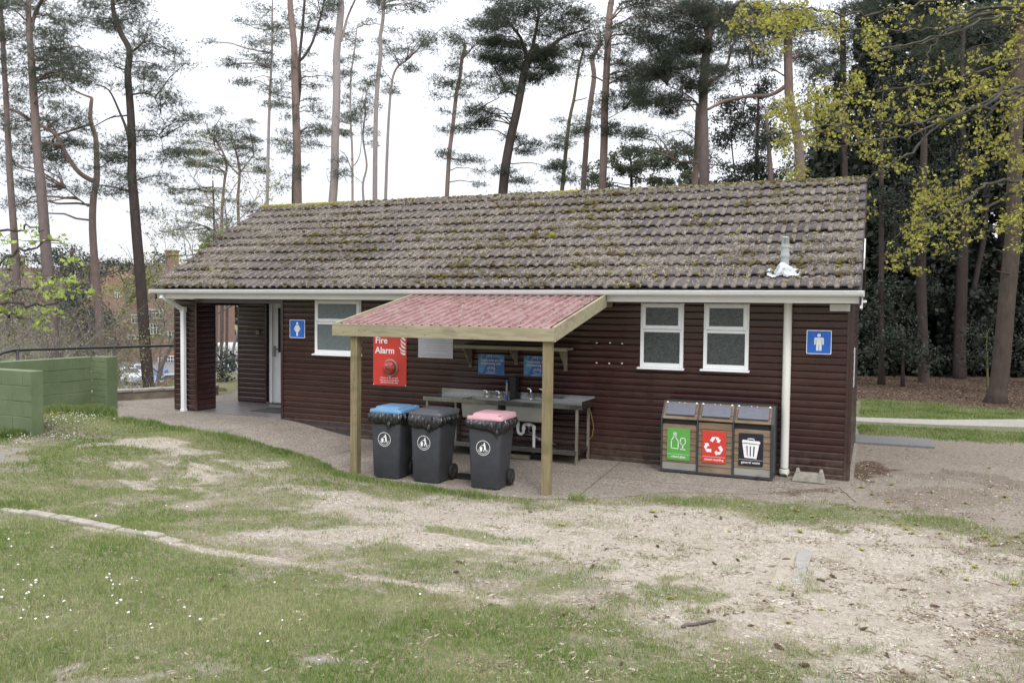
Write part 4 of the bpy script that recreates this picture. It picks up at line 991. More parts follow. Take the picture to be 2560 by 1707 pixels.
for j in range(ny_-1):
    for i_ in range(nx_-1): ff.append((j*nx_+i_, j*nx_+i_+1, (j+1)*nx_+i_+1, (j+1)*nx_+i_))
m = MB(); m.add(fv, ff); m.build('flashing', MT['lead'], vp, smooth=True)
# downpipes
m = MB(); m.tube([(-.754, -.062, 2.10), (-.754, -.062, .0)], .051, 20); m.lathe([(.062, .0), (.064, .03), (.06, .055), (.053, .06)], (-.754, -.062, -.075), 20)
m.tube([(-.754, -.062, -.03), (-.754, -.07, -.085), (-.754, -.13, -.10)], [.05, .05, .045], 14, cap=False)
m.tube([(-.754, -.062, 2.08), (-.754, -.07, 2.12), (-.754, -.40, 2.16)], .05, 14)
m.build('downpipe', MT['pipe'], hut, smooth=True, auto=40)
m = MB(); m.beam((-10.90, -.50, 2.175), (-10.90, -.50, 2.10), .075, .075); m.beam((-10.90, -.50, 2.125), (-10.84, -.07, 1.90), .068, .068); m.beam((-10.84, -.064, 1.94), (-10.84, -.064, .115), .075, .068, (0, 1, 0)); m.box(-10.885, -10.795, -.105, -.02, 1.86, 1.95); m.box(-10.885, -10.795, -.105, -.02, .11, .16)
m.build('downpipe', MT['white'], hut, bevel=.008)
# small wall fittings
m = MB(); m.box(-.26, -.028, -.10, -.018, 1.997, 2.085); m.build('bulkhead_lamp', MT['winwhite'], hut, bevel=.006)
m = MB()
for x, z in [(-3.29, 1.521), (-3.095, 1.526), (-2.922, 1.52), (-3.286, 1.242), (-3.102, 1.241), (-2.921, 1.248)]: m.box(x-.012, x+.012, -.02, -.0158, z-.007, z+.007)
m.build('wall_patches', MT['white'], hut)
# bits on the roof: moss, litter, twigs
def roofpt(n, dens=None, ridge=False):
    x = rng.uniform(-11.07, .08, n); s = rng.uniform(.02, RL-.08, n); return x, s
def roof_h(x, s):
    k = np.floor((s+.01)/GAUGE); fr_ = (s-k*GAUGE+.01)/(GAUGE+.06); ph = np.mod(x+11.09-.002, .15)
    return np.interp(ph, [0, .008, .016, .078, .086, .096, .142, .15], [.004, .018, .023, .023, .018, .0, .0, .004])+.042*(1-fr_)
def slopes(x, s, h): return np.stack([x, -.5+s*cs-h*sn, 2.252+s*sn+h*cs], -1)
n = 420000; x, s = roofpt(n)
ph = np.mod(x+11.088, .15); ch = (ph > .085) & (ph < .15)
cover = sst(.30, .62, fbm(x*1.1, s*1.6, 101))*(1-.55*sst(2.3, 3.1, s))*(.55+.45*sst(1, -5, x))
tail = np.mod(s+.02, GAUGE) < .03
k = (rng.random(n) < np.clip(np.where(ch, .85, .50)*cover+np.where(ch, .16, .02), 0, 1)) & ~(tail & ~ch)
x, s = x[k], s[k]; n = len(x); h = roof_h(x, s)+rng.random(n)**2*(.012+.05*sst(.5, .75, fbm(x*2.7, s*4, 103)))
a = rng.normal(0, 1.1, n)+PI/2; L = rng.uniform(.012, .055, n); W = rng.uniform(.0016, .0055, n)
P = np.stack([x, s, h], 1); D = np.stack([np.cos(a)*L, np.sin(a)*L, rng.uniform(-.15, .35, n)*L], 1); N_ = np.stack([-np.sin(a)*W, np.cos(a)*W, W*.3], 1)
V = np.stack([P-D-N_*.5, P+N_, P+D-N_*.5], 1).reshape(-1, 3); V = slopes(V[:, 0], V[:, 1], V[:, 2])
o = np_mesh('roof_needle_litter', V, np.arange(len(V)).reshape(-1, 3), MT['litter_grey']); tag(o, kind='stuff')
def cushions(P, nrm, R_, Hh):
    n = len(P); q = 7; t = np.linspace(0, 2*PI, q, endpoint=False)
    e1 = np.array([1.0, 0, 0]); e2 = np.cross(nrm, e1)
    rings = [(1.0, 0.0), (.95, .45), (.55, .85)]
    VV = []
    for rr, hh in rings:
        jit = rng.uniform(.72, 1.25, (n, q)); r = R_[:, None]*rr*jit
        VV.append(P[:, None]+(np.cos(t)[None, :, None]*e1+np.sin(t)[None, :, None]*e2)*r[..., None]+nrm*(Hh[:, None, None]*hh*rng.uniform(.8, 1.2, (n, q, 1))))
    top = P[:, None]+nrm*Hh[:, None, None]
    V = np.concatenate(VV+[top], 1); m_ = 3*q+1; F_ = []
    for r_ in range(2):
        for j in range(q):
            b0, b1 = r_*q+j, r_*q+(j+1) % q; F_ += [[b0, b1, b1+q], [b0, b1+q, b0+q]]
    for j in range(q): F_.append([2*q+j, 2*q+(j+1) % q, 3*q])
    F_ = np.array(F_); return V.reshape(-1, 3), (F_[None]+m_*np.arange(n)[:, None, None]).reshape(-1, 3)
NR = np.array([0, -sn, cs])
n = 40000; x, s = roofpt(n); ph = np.mod(x+11.088, .15); ch = (ph > .08)
k = rng.random(n) < np.clip((sst(.42, .66, fbm(x*1.5, s*2.2, 111))*.8+.06)*np.where(ch, .75, .22)*(.55+.45*sst(.5, -4, x)), 0, 1)
x, s = x[k], s[k]; snap = rng.random(len(x)) < .5; s = np.where(snap, np.round(s/GAUGE)*GAUGE+rng.uniform(-.012, .03, len(s)), s); s = np.clip(s, 0.01, RL-.03)
P = slopes(x, s, roof_h(x, s)-.004); R_ = rng.uniform(.007, .024, len(x))*(.55+1.5*fbm(x*1.7, s*2, 5))*np.where(rng.random(len(x)) < .08, 1.7, 1); V, F = cushions(P, NR, R_, R_*rng.uniform(.5, 1.0, len(x)))
o = np_mesh('roof_moss', V, F, MT['moss'], smooth=True); tag(o, kind='stuff')
# moss along the ridge, yellow towards the left end
n = 3800; x = rng.uniform(-11.08, .1, n); t = rng.uniform(.12*PI, .9*PI, n); dens = np.where(x < -9.0, 1, np.where(x < -6, .35, np.where((x > -4.9) & (x < -4.3), .7, np.where(x > -1.5, .75, .35)))); k = rng.random(n) < dens; x, t = x[k], t[k]
P = np.stack([x, 2.29-.11*np.cos(t), 3.905+.078*np.sin(t)], 1); R_ = rng.uniform(.01, .028, len(x)); V, F = cushions(P, np.array([0, -.5, .86]), R_, R_*.7)
yel = (x < -8.9) | ((x > -4.95) & (x < -4.35)) | (rng.random(len(x)) < .03)
fy = np.repeat(yel, F.shape[0]//len(x)); o = np_mesh('ridge_moss', V, F[~fy], MT['moss'], smooth=True); tag(o, kind='stuff')
o = np_mesh('yellow_ridge_moss', V, F[fy], MT['ymoss'], smooth=True); tag(o, kind='stuff')
# yellow-green blossom on the right part of the roof and in front
n = 46; x = rng.uniform(-3.2, .05, n); s = rng.uniform(.1, 3.0, n); VV, FF = [], []; b_ = 0
for i_ in range(n):
    m2 = 14; R2 = rng.uniform(.004, .012, m2); P = slopes(x[i_]+rng.normal(0, .02, m2), s[i_]+rng.normal(0, .014, m2), np.full(m2, .05)); V, F = cushions(P, NR, R2, R2); VV.append(V); FF.append(F+b_); b_ += len(V)
o = np_mesh('roof_blossom_litter', np.concatenate(VV), np.concatenate(FF), MT['ymoss'], smooth=True); tag(o, kind='stuff')
# white droppings/lichen flakes
n = 70; x = rng.uniform(-11, 0, n); s = rng.uniform(.1, 3.1, n); R2 = rng.uniform(.004, .016, n); V, F = cushions(slopes(x, s, roof_h(x, s)), NR, R2, R2*.25)
o = np_mesh('lichen_flakes', V, F, MT['daisy'], smooth=True); tag(o, kind='stuff')
# fallen twigs on the roof (countable)
def rtwig(pts, r, label, grp=None):
    m = MB(); m.tube([slope(a, s_, .055) for a, s_ in pts], [r]*(len(pts)-1)+[r*.5], 6); tag(m.build('twig', MT['twig'], smooth=True), label, 'twig', grp)
rtwig([(-.62, 1.32), (-.42, 1.22), (-.38, 1.12), (-.30, .86)], .008, 'pale forked twig lying on the roof tiles right of the vent pipe')
rtwig([(-1.05, 1.06), (-.95, .93), (-.8, .86), (-.60, .82), (-.45, .62)], .006, 'thin curved twig lying behind the vent pipe on the roof')
rtwig([(-.56, 2.30), (-.50, 2.2), (-.51, 2.05)], .005, 'short grey twig high on the right of the roof')
rtwig([(-3.9, 1.45), (-3.6, 1.55), (-3.3, 1.5)], .006, 'thin twig lying across tiles in the middle of the roof')
rtwig([(-7.9, 1.75), (-7.8, 1.68), (-7.65, 1.70), (-7.58, 1.80)], .008, 'whitish curled twig on the left half of the roof')
# small plant tufts growing from the gutter
for px_, lab in ((-10.85, 'bright green seedling growing in the left end of the gutter'), (-3.42, 'grey lichen tuft hanging over the gutter')):
    m = MB()
    for q in range(34):
        t = RND.uniform(0, 2*PI); r = RND.uniform(.01, .07); z = RND.uniform(0, .06); c = (px_+r*math.cos(t), -.53+r*.4*math.sin(t), 2.245+z); s_ = .012
        m.add([(c[0]-s_, c[1], c[2]), (c[0], c[1]-s_*.5, c[2]+s_*.5), (c[0]+s_, c[1], c[2]+.004), (c[0], c[1]+s_*.5, c[2]-s_*.5)], [(0, 1, 2, 3)])
    tag(m.build('gutter_plant', MT['spring'] if px_ < -5 else MT['holly2']), lab, 'plant')

# ------------------------------------------------------------------ writing helpers
def text_mesh(s, size, x, z, y, bold=0.0, align='LEFT', slant=0.0, sx=1.0, depth=.0012):
    cu = bpy.data.curves.new('txt', 'FONT'); cu.body = s; cu.size = size; cu.offset = bold*size; cu.align_x = align; cu.shear = slant; cu.resolution_u = 3
    ob = bpy.data.objects.new('txt', cu); COL.objects.link(ob)
    dg = bpy.context.evaluated_depsgraph_get(); dg.update(); me = bpy.data.meshes.new_from_object(ob.evaluated_get(dg))
    vs = [(x+v.co.x*sx, y, z+v.co.y) for v in me.vertices]; fs = [tuple(p.vertices) for p in me.polygons]
    bpy.data.objects.remove(ob); bpy.data.meshes.remove(me); bpy.data.curves.remove(cu)
    return vs, fs
def circ(cx, cz, r, n=24, sx=1): return [(cx+r*sx*math.cos(2*PI*i_/n), cz+r*math.sin(2*PI*i_/n)) for i_ in range(n)]
def stroke(m, pts, w, y0, y1):
    for a, b in zip(pts[:-1], pts[1:]):
        a, b = Vector((*a, 0)), Vector((*b, 0)); d = (b-a).normalized(); n_ = Vector((-d.y, d.x, 0))*w/2; e = d*w*.3
        q = [a-e-n_, b+e-n_, b+e+n_, a-e+n_]; m.prism([(p.x, p.y) for p in q], y0, y1)
def ringm(m, cx, cz, r0, r1, y0, n=32):
    vs = [(cx+r*math.cos(2*PI*i_/n), y0, cz+r*math.sin(2*PI*i_/n)) for r in (r0, r1) for i_ in range(n)]
    m.add(vs, [(i_, (i_+1) % n, (i_+1) % n+n, i_+n) for i_ in range(n)])
# ---- signs on the wall
YB = -.0165
def plate(name, x0, x1, z0, z1, mat, label, cat='sign', rim=None, t=.004, y=YB, rr=.012):
    o = thing(name, label, cat, ((x0+x1)/2, y, (z0+z1)/2))
    def rp(i_): 
        q = []
        for cx, cz, a in ((x1-i_-rr, z1-i_-rr, 0), (x0+i_+rr, z1-i_-rr, 90), (x0+i_+rr, z0+i_+rr, 180), (x1-i_-rr, z0+i_+rr, 270)):
            for k in range(4): t_ = math.radians(a+30*k); q.append((cx+rr*math.cos(t_), cz+rr*math.sin(t_)))
        return q
    m = MB(); m.prism(rp(0), y-t, y); m.build('plate', rim or mat, o)
    if rim: m = MB(); m.prism(rp(.009), y-t-.0012, y-t+.001); m.build('face', mat, o)
    return o
def px_poly(pts, ox, oz, k, cx, cz): return [(cx+(a-ox)*k, cz-(b-oz)*k) for a, b in pts]
o = plate('toilet_sign', -.528, -.232, 1.458, 1.757, MT['s_blue'], 'square blue sign with a white standing man figure, beside the downpipe', rim=MT['s_wht'])
m = MB(); k = .00164; X_, Z_ = -.380, 1.6075
f = lambda pts: px_poly(pts, 1649, 451, k, X_, Z_)
m.prism(f([(1649+13*math.cos(t), 399+13*math.sin(t)) for t in np.linspace(0, 2*PI, 21)[:-1]]), YB-.0062, YB-.004)
m.prism(f([(1615, 424), (1621, 416), (1678, 416), (1684, 424), (1684, 468), (1679, 473), (1673, 466), (1672, 434), (1669, 434), (1669, 515), (1652, 516), (1651, 470), (1648, 470), (1647, 516), (1630, 515), (1630, 434), (1627, 434), (1626, 466), (1620, 473), (1615, 468)]), YB-.0062, YB-.004)
m.build('man_symbol', MT['s_wht'], o)
o = plate('toilet_sign', -8.571, -8.265, 1.462, 1.760, MT['s_blue'], 'square blue sign with a white woman figure, left of the left window', rim=MT['s_wht'])
m = MB(); f = lambda pts: [(-8.418+(a-1231)*.00236, 1.611-(b-480)*.00191) for a, b in pts]
m.prism(f([(1231+9.5*math.cos(t), 433+11.5*math.sin(t)) for t in np.linspace(0, 2*PI, 21)[:-1]]), YB-.0062, YB-.004)
m.prism(f([(1220, 447), (1242, 447), (1249, 458), (1259, 484), (1253, 490), (1241, 466), (1252, 500), (1239, 502), (1237, 541), (1225, 541), (1223, 502), (1209, 500), (1221, 466), (1209, 490), (1203, 484), (1213, 458)]), YB-.0062, YB-.004)
m.build('woman_symbol', MT['s_wht'], o)
# fire alarm sign
o = plate('fire_alarm_sign', -6.95, -6.346, .766, 1.66, MT['s_red'], 'tall red fire alarm sign with white writing, left of the sinks', rr=.006)
k = .00123
for s_, sz, x, z, bo in (('Fire', .140, -6.913, 1.42, .022), ('Alarm', .140, -6.915, 1.264, .022)):
    v, f_ = text_mesh(s_, sz, x, z, YB-.0052, bo, sx=1.02); m = MB(); m.add(v, f_); m.build('lettering', MT['s_wht'], o)
m = MB()
for s_, z in (('Misuse of the fire bell', .874), ('may result in immediate', .838), ('eviction from the site.', .802)):
    v, f_ = text_mesh(s_, .034, -6.655, z, YB-.0052, .012, 'CENTER', sx=1.05); m.add(v, f_)
m.build('small_print', MT['s_wht'], o)
m = MB(); ff_ = lambda pts: [(-6.95+(a-88)*k, .766+(785-b)*.00107) for a, b in pts]
for pts in ([(490, 60), (520, 60), (545, 95), (562, 110), (564, 135), (535, 120), (505, 95)], [(487, 105), (505, 125), (535, 150), (562, 165), (563, 200), (530, 175), (500, 150)], [(495, 160), (510, 185), (540, 210), (562, 220), (563, 245), (535, 238), (510, 222), (498, 195)],
            [(465, 225), (485, 228), (497, 240), (520, 262), (562, 272), (563, 290), (525, 290), (500, 275), (485, 250)], [(487, 282), (505, 300), (562, 308), (563, 335), (530, 332), (500, 315)]):
    m.prism(ff_(pts), YB-.0062, YB-.004)
m.build('flame_symbol', MT['s_wht'], o)
m = MB()
for x, z in ((-6.94, .775), (-6.356, .775)): m.prism(circ(x, z, .008, 10), YB-.007, YB-.004)
m.build('screws', MT['s_wht'], o)
o = thing('fire_bell', 'round red fire bell mounted on the tall red sign', 'bell', (-6.62, -.02, 1.045))
m = MB(); m.lathe([(.132, -.0225), (.135, -.03), (.128, -.042), (.10, -.046)], (-6.628, 0, 1.045), 36, 'y'); m.prism([(-6.66, .93), (-6.596, .93), (-6.618, .895), (-6.638, .895)], -.042, -.024); m.build('back_ring', MT['bowl'], o, smooth=True, auto=40)
m = MB(); m.lathe([(.112, -.042), (.116, -.058), (.110, -.085), (.09, -.106), (.06, -.118), (.028, -.123), (.001, -.124)], (-6.628, 0, 1.045), 40, 'y'); m.build('gong', MT['bell'], o, smooth=True, auto=60)
v, f_ = text_mesh('Fire', .07, -6.70, 1.005, -.126, .012, slant=.12); m = MB(); m.add([(a, -.0435-.0835*math.sqrt(max(0, 1-((a+6.628)**2+(c-1.045)**2)/.119**2)), c) for a, b_, c in v], f_); m.build('lettering', MT['s_ink'], o)
m = MB(); m.lathe([(.014, -.122), (.012, -.131), (.001, -.133)], (-6.64, 0, 1.085), 12, 'y'); m.build('bolt', MT['chrome'], o, smooth=True)
# white notice
o = plate('notice_board', -6.14, -5.543, 1.222, 1.66, MT['s_offw'], 'white notice with faint lines of small print under the canopy', rr=.006)
m = MB(); rr_ = random.Random(3)
for z, a, c in ((1.485, -6.03, -5.66), (1.452, -6.11, -5.57), (1.405, -6.0, -5.7), (1.368, -6.02, -5.68), (1.33, -6.04, -5.64), (1.272, -6.01, -5.70), (1.250, -6.08, -5.61), (1.53, -6.1, -5.6), (1.58, -6.0, -5.7)):
    x = a
    while x < c:
        w = rr_.uniform(.012, .04); m.prism([(x, z), (x+w, z), (x+w, z+.006), (x, z+.006)], YB-.0052, YB-.0035); x += w+.008
m.build('small_print', MT['s_greyink'], o)
m = MB(); [m.prism(circ(x, 1.262, .006, 8), YB-.006, YB-.004) for x in (-6.10, -5.585)]; m.build('screws', MT['s_ink'], o)
# blue sink signs
for sx_, lab in ((-5.115, 'blue sign about dishwashing sinks, between the left and middle shelf brackets'), (-4.385, 'blue sign about dishwashing sinks, partly hidden by the right canopy post')):
    o = plate('sink_sign', sx_, sx_+.422, 1.008, 1.308, MT['s_dblue'], lab, rr=.004)
    m = MB(); q = lambda pts: [(sx_+.422*a, 1.008+.30*b_) for a, b_ in pts]
    m.prism(q([(.0, .0), (.17, .12), (.42, .72), (.30, .86), (.0, .62)]), YB-.0050, YB-.0035); m.prism(q([(.0, .62), (.22, .9), (.25, 1), (.0, 1)]), YB-.0052, YB-.0035); m.prism(q([(.62, 1), (1, 1), (1, .62), (.80, .78)]), YB-.0050, YB-.0035); m.prism(q([(.88, .0), (1., .0), (1, .22)]), YB-.0050, YB-.0035); m.build('pale_shapes', MT['s_lblue'], o)
    m = MB()
    for s_, sz, a, b_, bo in (('UKY', .052, .31, .86, .012), ('These sinks are for', .0485, .07, .655, .014), ('dishwashing only', .0485, .10, .50, .014)):
        v, f_ = text_mesh(s_, sz, sx_+.422*a, 1.008+.30*b_, YB-.0062, bo); m.add(v, f_)
    for z, a, c in ((.93, .56, .74), (.885, .56, .78), (.09, .28, .68), (.055, .3, .62)): m.prism(q([(a, z), (c, z), (c, z+.012), (a, z+.012)]), YB-.0062, YB-.005)
    stroke(m, q([(.50, .82), (.50, .96)]), .003, YB-.0062, YB-.005)
    m.build('lettering', MT['s_palew'], o)
    m = MB(); stroke(m, q([(.37, .36), (.38, .18), (.42, .15), (.58, .15), (.62, .18), (.63, .36)]), .005, YB-.0062, YB-.005); stroke(m, q([(.35, .30), (.65, .30)]), .005, YB-.0062, YB-.005)
    for a, b_ in ((.43, .36), (.52, .37), (.59, .345)): ringm(m, sx_+.422*a, 1.008+.30*b_, .010, .014, YB-.0062, 14)
    m.build('sink_symbol', MT['s_palew'], o)
    m = MB(); [m.prism(circ(sx_+a, z, .010, 10), YB-.0085, YB-.004) for a in (.022, .40) for z in (1.026, 1.29)]; m.build('screws', MT['s_ink'], o)
# ------------------------------------------------------------------ lean-to canopy
can = thing('canopy', 'lean-to canopy of pale timber posts and boards with a red corrugated roof', 'canopy', (-4.5, -1.4, -.12))
ya, za, yb, zb = -.47, 2.165, -2.40, 1.765
def cz(y): return za+(y-ya)/(yb-ya)*(zb-za)
vs, fs = [], []; cols_ = []
x = -5.945
PR = [(0, 0), (.050, 0), (.062, .020), (.088, .020), (.100, 0)]
while x < -3.06:
    for a, h in PR:
        if x+a < -3.055: cols_.append((x+a, h))
    x += .1275
nyr = 12
for j in range(nyr):
    y = ya+(yb-ya)*j/(nyr-1)
    for a, h in cols_: vs.append((a, y, cz(y)+h+.004*math.sin(j*1.3+a*3)*.4))
nc = len(cols_); fs = [(j*nc+i_, j*nc+i_+1, (j+1)*nc+i_+1, (j+1)*nc+i_) for j in range(nyr-1) for i_ in range(nc-1)]
m = MB(); m.add(vs, fs)
for y in (-.75, -1.3, -1.85, -2.3):
    for k in range(0, 23, 1):
        xx = -5.945+.1275*k+.075; 
        if k % 2 == 0: m.lathe([(.009, 0), (.008, .006), (.003, .009)], (xx, y, cz(y)+.021), 7)
sh = m.build('roof_sheet', MT['sheet'], can)
def board(mb, a, b, h, t, drop=0):
    a = Vector(a); b = Vector(b); mb.beam(a-Vector((0, 0, h/2)), b-Vector((0, 0, h/2)), t, h)
m = MB(); m.box(-5.985, -3.015, -2.445, -2.405, 1.622, 1.774); m.build('front_board', MT['timber_b'], can, bevel=.004)
for x0 in (-5.983, -3.055):
    m = MB(); m.hexa([(x0, -2.404, 1.612), (x0+.038, -2.404, 1.612), (x0+.038, -.45, 2.02), (x0, -.45, 2.02)], [(x0, -2.404, 1.785), (x0+.038, -2.404, 1.785), (x0+.038, -.45, 2.19), (x0, -.45, 2.19)])
    m.build('side_board', MT['timber_b'], can, bevel=.004)
for x0 in (-5.74, -3.165):
    m = MB(); w = .098; m.box(x0, x0+w, -2.40, -2.30, -.17, 1.70, 0); m.build('post', MT['timber_p'], can, bevel=.005)
m = MB(); m.beam((-5.94, -2.32, 1.68), (-3.06, -2.32, 1.68), .045, .10)
for x in (-5.2, -4.5, -3.8): m.beam((x, -2.38, 1.70), (x, -.08, 2.13), .045, .09)
m.beam((-5.94, -.06, 2.06), (-3.06, -.06, 2.06), .045, .09); m.build('rafters', MT['timber_s'], can)
# debris on the canopy
n = 2600; x = rng.uniform(-5.9, -3.1, n); y = yb+(ya-yb)*rng.beta(1.2, .8, n); k = rng.random(n) < .25+.75*sst(-1.3, -.5, y); x, y = x[k], y[k]
z = cz(y)+.004; R2 = rng.uniform(.004, .012, len(x)); V, F = cushions(np.stack([x, y, z], 1), np.array([0, -.2, .98]), R2, R2*.6)
o = np_mesh('canopy_moss_litter', V, F, MT['litter'], smooth=True); tag(o, kind='stuff')
V, F = scraps(x[:900], y[:900], rng.uniform(.008, .03, 900) if len(x) >= 900 else rng.uniform(.008, .03, len(x[:900])), rng.uniform(.003, .006, len(x[:900])), z[:900]+.004); o = np_mesh('canopy_leaf_litter', V, F, MT['litter_grey']); tag(o, kind='stuff')
for (x0, y0, x1, y1) in ((-5.45, -1.9, -5.3, -1.7), (-4.9, -1.2, -4.78, -1.05), (-3.95, -1.45, -3.75, -1.40), (-4.2, -.85, -4.35, -.8)):
    m = MB(); m.tube([(x0, y0, cz(y0)+.028), ((x0+x1)/2, (y0+y1)/2+.01, cz((y0+y1)/2)+.032), (x1, y1, cz(y1)+.028)], [.005, .006, .003], 6); tag(m.build('twig', MT['litter']), 'short dark twig lying on the red corrugated canopy roof', 'twig', 'twigs on the canopy roof')

# ------------------------------------------------------------------ shelf on brackets
sh = thing('wall_shelf', 'long wooden shelf on triangular brackets above the sinks', 'shelf', (-4.5, -.02, 1.4))
m = MB(); m.box(-5.36, -3.63, -.31, -.018, 1.412, 1.442); m.build('shelf_board', MT['timber_s'], sh, bevel=.003)
m = MB(); m.box(-5.37, -3.62, -.335, -.311, 1.400, 1.448); m.build('front_lip', MT['timber_b'], sh, bevel=.003)
for x, dz in ((-5.24, .30), (-4.50, .24), (-3.74, .30)):
    m = MB(); m.beam((x, -.03, 1.41), (x, -.03, 1.41-dz), .045, .028, (0, 1, 0)); b_ = MB()
    q = [(x-.009, -.045, 1.41-dz+.02), (x-.009, -.29, 1.41), (x-.009, -.045, 1.41)]; b_.add(q+[(a+.018, b2, c) for a, b2, c in q], [(0, 1, 2), (5, 4, 3), (0, 3, 4, 1), (1, 4, 5, 2), (2, 5, 3, 0)]); m.add(b_.v, b_.f)
    m.build('bracket', MT['timber_s'], sh)

# ------------------------------------------------------------------ sink unit
sk = thing('sink_unit', 'long stainless steel double sink table with lower shelf under the canopy', 'sink unit', (-4.5, -.3, -.12))
ZT = .690
m = MB()
x0, x1, y0, y1 = -5.72, -3.30, -.60, -.03
bw = [(-5.135, -4.565), (-4.445, -3.845)]; by0, by1 = -.53, -.17
# worktop pieces around the bowls
m.box(x0, bw[0][0], y0, y1, ZT-.004, ZT); m.box(bw[0][1], bw[1][0], y0, y1, ZT-.004, ZT); m.box(bw[1][1], x1, y0, y1, ZT-.004, ZT)
for a, b_ in bw: m.box(a, b_, y0, by0, ZT-.004, ZT); m.box(a, b_, by1, y1, ZT-.004, ZT)
m.box(x0, x1, y0-.004, y0, ZT-.048, ZT+.008); m.box(x0-.004, x0, y0, y1, ZT-.048, ZT+.008); m.box(x1, x1+.004, y0, y1, ZT-.048, ZT+.06); m.box(x0, x1, y1, y1+.006, ZT-.04, ZT+.085)
m.build('worktop', MT['steel'], sk, bevel=.0015)
for a, b_ in bw:
    m = MB(); zb_ = .425; t = .012
    out = [(a, by0-.02, zb_), (b_, by0-.02, zb_), (b_, by1, zb_), (a, by1, zb_)]
    o_ = [(p[0], p[1]) for p in out]
    lo = [(a+.02, by0, zb_), (b_-.02, by0, zb_), (b_-.02, by1-.02, zb_), (a+.02, by1-.02, zb_)]; hi = [(a, by0-.02, ZT-.006), (b_, by0-.02, ZT-.006), (b_, by1, ZT-.006), (a, by1, ZT-.006)]
    m.add(lo+hi, [(3, 2, 1, 0), (0, 1, 5, 4), (1, 2, 6, 5), (2, 3, 7, 6), (3, 0, 4, 7)]); bo = m.build('bowl', MT['bowl'], sk, bevel=.012, seg=3)
m = MB(); m.box(-5.66, -3.37, -.585, -.07, .045, .050); m.box(-5.66, -3.37, -.589, -.585, .020, .082); m.box(-3.374, -3.37, -.585, -.07, .02, .08); m.build('lower_shelf', MT['steel'], sk, bevel=.001)
for x, y in ((-5.67, -.555), (-5.45, -.08), (-4.555, -.555), (-4.58, -.08), (-3.375, -.560), (-3.375, -.07)):
    m = MB(); m.box(x-.018, x+.018, y-.018, y+.018, -.09, ZT-.05); m.lathe([(.02, -.118), (.018, -.10), (.010, -.09), (.010, -.085)], (x, y, 0), 12); m.build('leg', MT['leg'], sk, bevel=.002)
def tap(x, tall, side):
    m = MB(); z = ZT; h = .135 if tall else .075
    m.lathe([(.018, 0), (.017, .010), (.011, .014), (.010, h*.6), (.013, h*.65), (.013, h*.8), (.009, h)], (x, -.10, z), 14)
    m.tube([(x, -.10, z+h*.62), (x, -.13, z+h*.66), (x, -.17, z+h*.60), (x, -.185, z+h*.42)], [.009, .009, .008, .008], 10)
    m.tube([(x, -.10, z+h), (x-.012*side, -.102, z+h+.012), (x-.05*side, -.11, z+h+.018)], [.008, .009, .006], 8)
    return m.build('tap', MT['chrome'], sk, smooth=True, auto=40)
for x, t_, s_ in ((-4.93, 0, 1), (-4.736, 0, 1), (-4.238, 1, 1), (-4.052, 1, 1)): tap(x, t_, s_)
tr_ = MB(); tr_.tube([(-4.335, -.33, .425), (-4.335, -.33, .27), (-4.32, -.33, .225), (-4.285, -.33, .212), (-4.25, -.33, .24), (-4.245, -.33, .30), (-4.245, -.33, .345), (-4.22, -.33, .36), (-4.13, -.33, .36), (-4.095, -.33, .345), (-4.09, -.33, .30), (-4.09, -.33, -.05)], .021, 12)
for p in ((-4.335, -.33, .36), (-4.245, -.33, .30), (-4.09, -.33, .32), (-4.17, -.33, .36)): tr_.lathe([(.027, -.022), (.028, 0), (.027, .022)], p, 12)
tr_.build('waste_pipe', MT['winwhite'], sk, smooth=True, auto=40)
m = MB(); m.tube([(-4.17, -.30, .34), (-4.20, -.27, .25), (-4.08, -.25, .18), (-3.95, -.2, .12), (-3.80, -.15, .07)], .008, 8); m.tube([(-4.24, -.30, .22), (-4.14, -.28, .20), (-4.0, -.22, .12), (-3.85, -.15, .06)], .006, 8); m.build('hose', MT['steel'], sk, smooth=True)
m = MB(); m.tube([(-3.36, -.09, .66), (-3.33, -.07, .50), (-3.30, -.06, .35), (-3.32, -.06, .22), (-3.39, -.06, .12), (-3.38, -.06, -.03)], .0028, 6); tag(m.build('cable', MT['cable'], sk), 'thin yellow cable hanging at the right end')
m = MB(); m.box(-3.45, -3.36, -.11, -.05, ZT+.001, ZT+.006); m.build('badge', MT['s_lblue'], sk)
# blue-ended tube and dark duct between the bowls
o = thing('soap_dispenser', 'clear tube with blue ends standing between the two sinks', 'dispenser', (-4.612, -.1, ZT))
m = MB(); m.lathe([(.018, .035), (.018, .215)], (-4.612, -.10, ZT), 14); m.build('tube', MT['bowl'], o, smooth=True, auto=40)
for z in (.0, .215):
    m = MB(); m.lathe([(.022, z+.0), (.022, z+.04)], (-4.612, -.10, ZT), 14); m.build('cap', MT['s_blue'], o, smooth=True, auto=40)
m = MB(); m.box(-4.555, -4.46, -.14, -.018, ZT+.001, 1.0); m.box(-4.56, -4.455, -.145, -.0175, .93, .96); o = m.build('pipe_duct', MT['rubber'], bevel=.005); tag(o, 'tall black box on the wall between the two pairs of taps', 'duct')
o = MB(); o.box(-4.50, -4.09, -.52, -.32, -.105, -.045, math.radians(3)); o = o.build('timber_block', MT['timber_s'], bevel=.006); tag(o, 'flat weathered timber block under the sink table shelf', 'wood block')
o = MB(); o.box(-4.09, -3.95, -.42, -.30, -.102, -.035); o = o.build('dark_box', MT['rubber'], bevel=.008); tag(o, 'small dark box beside the timber block under the sinks', 'box')

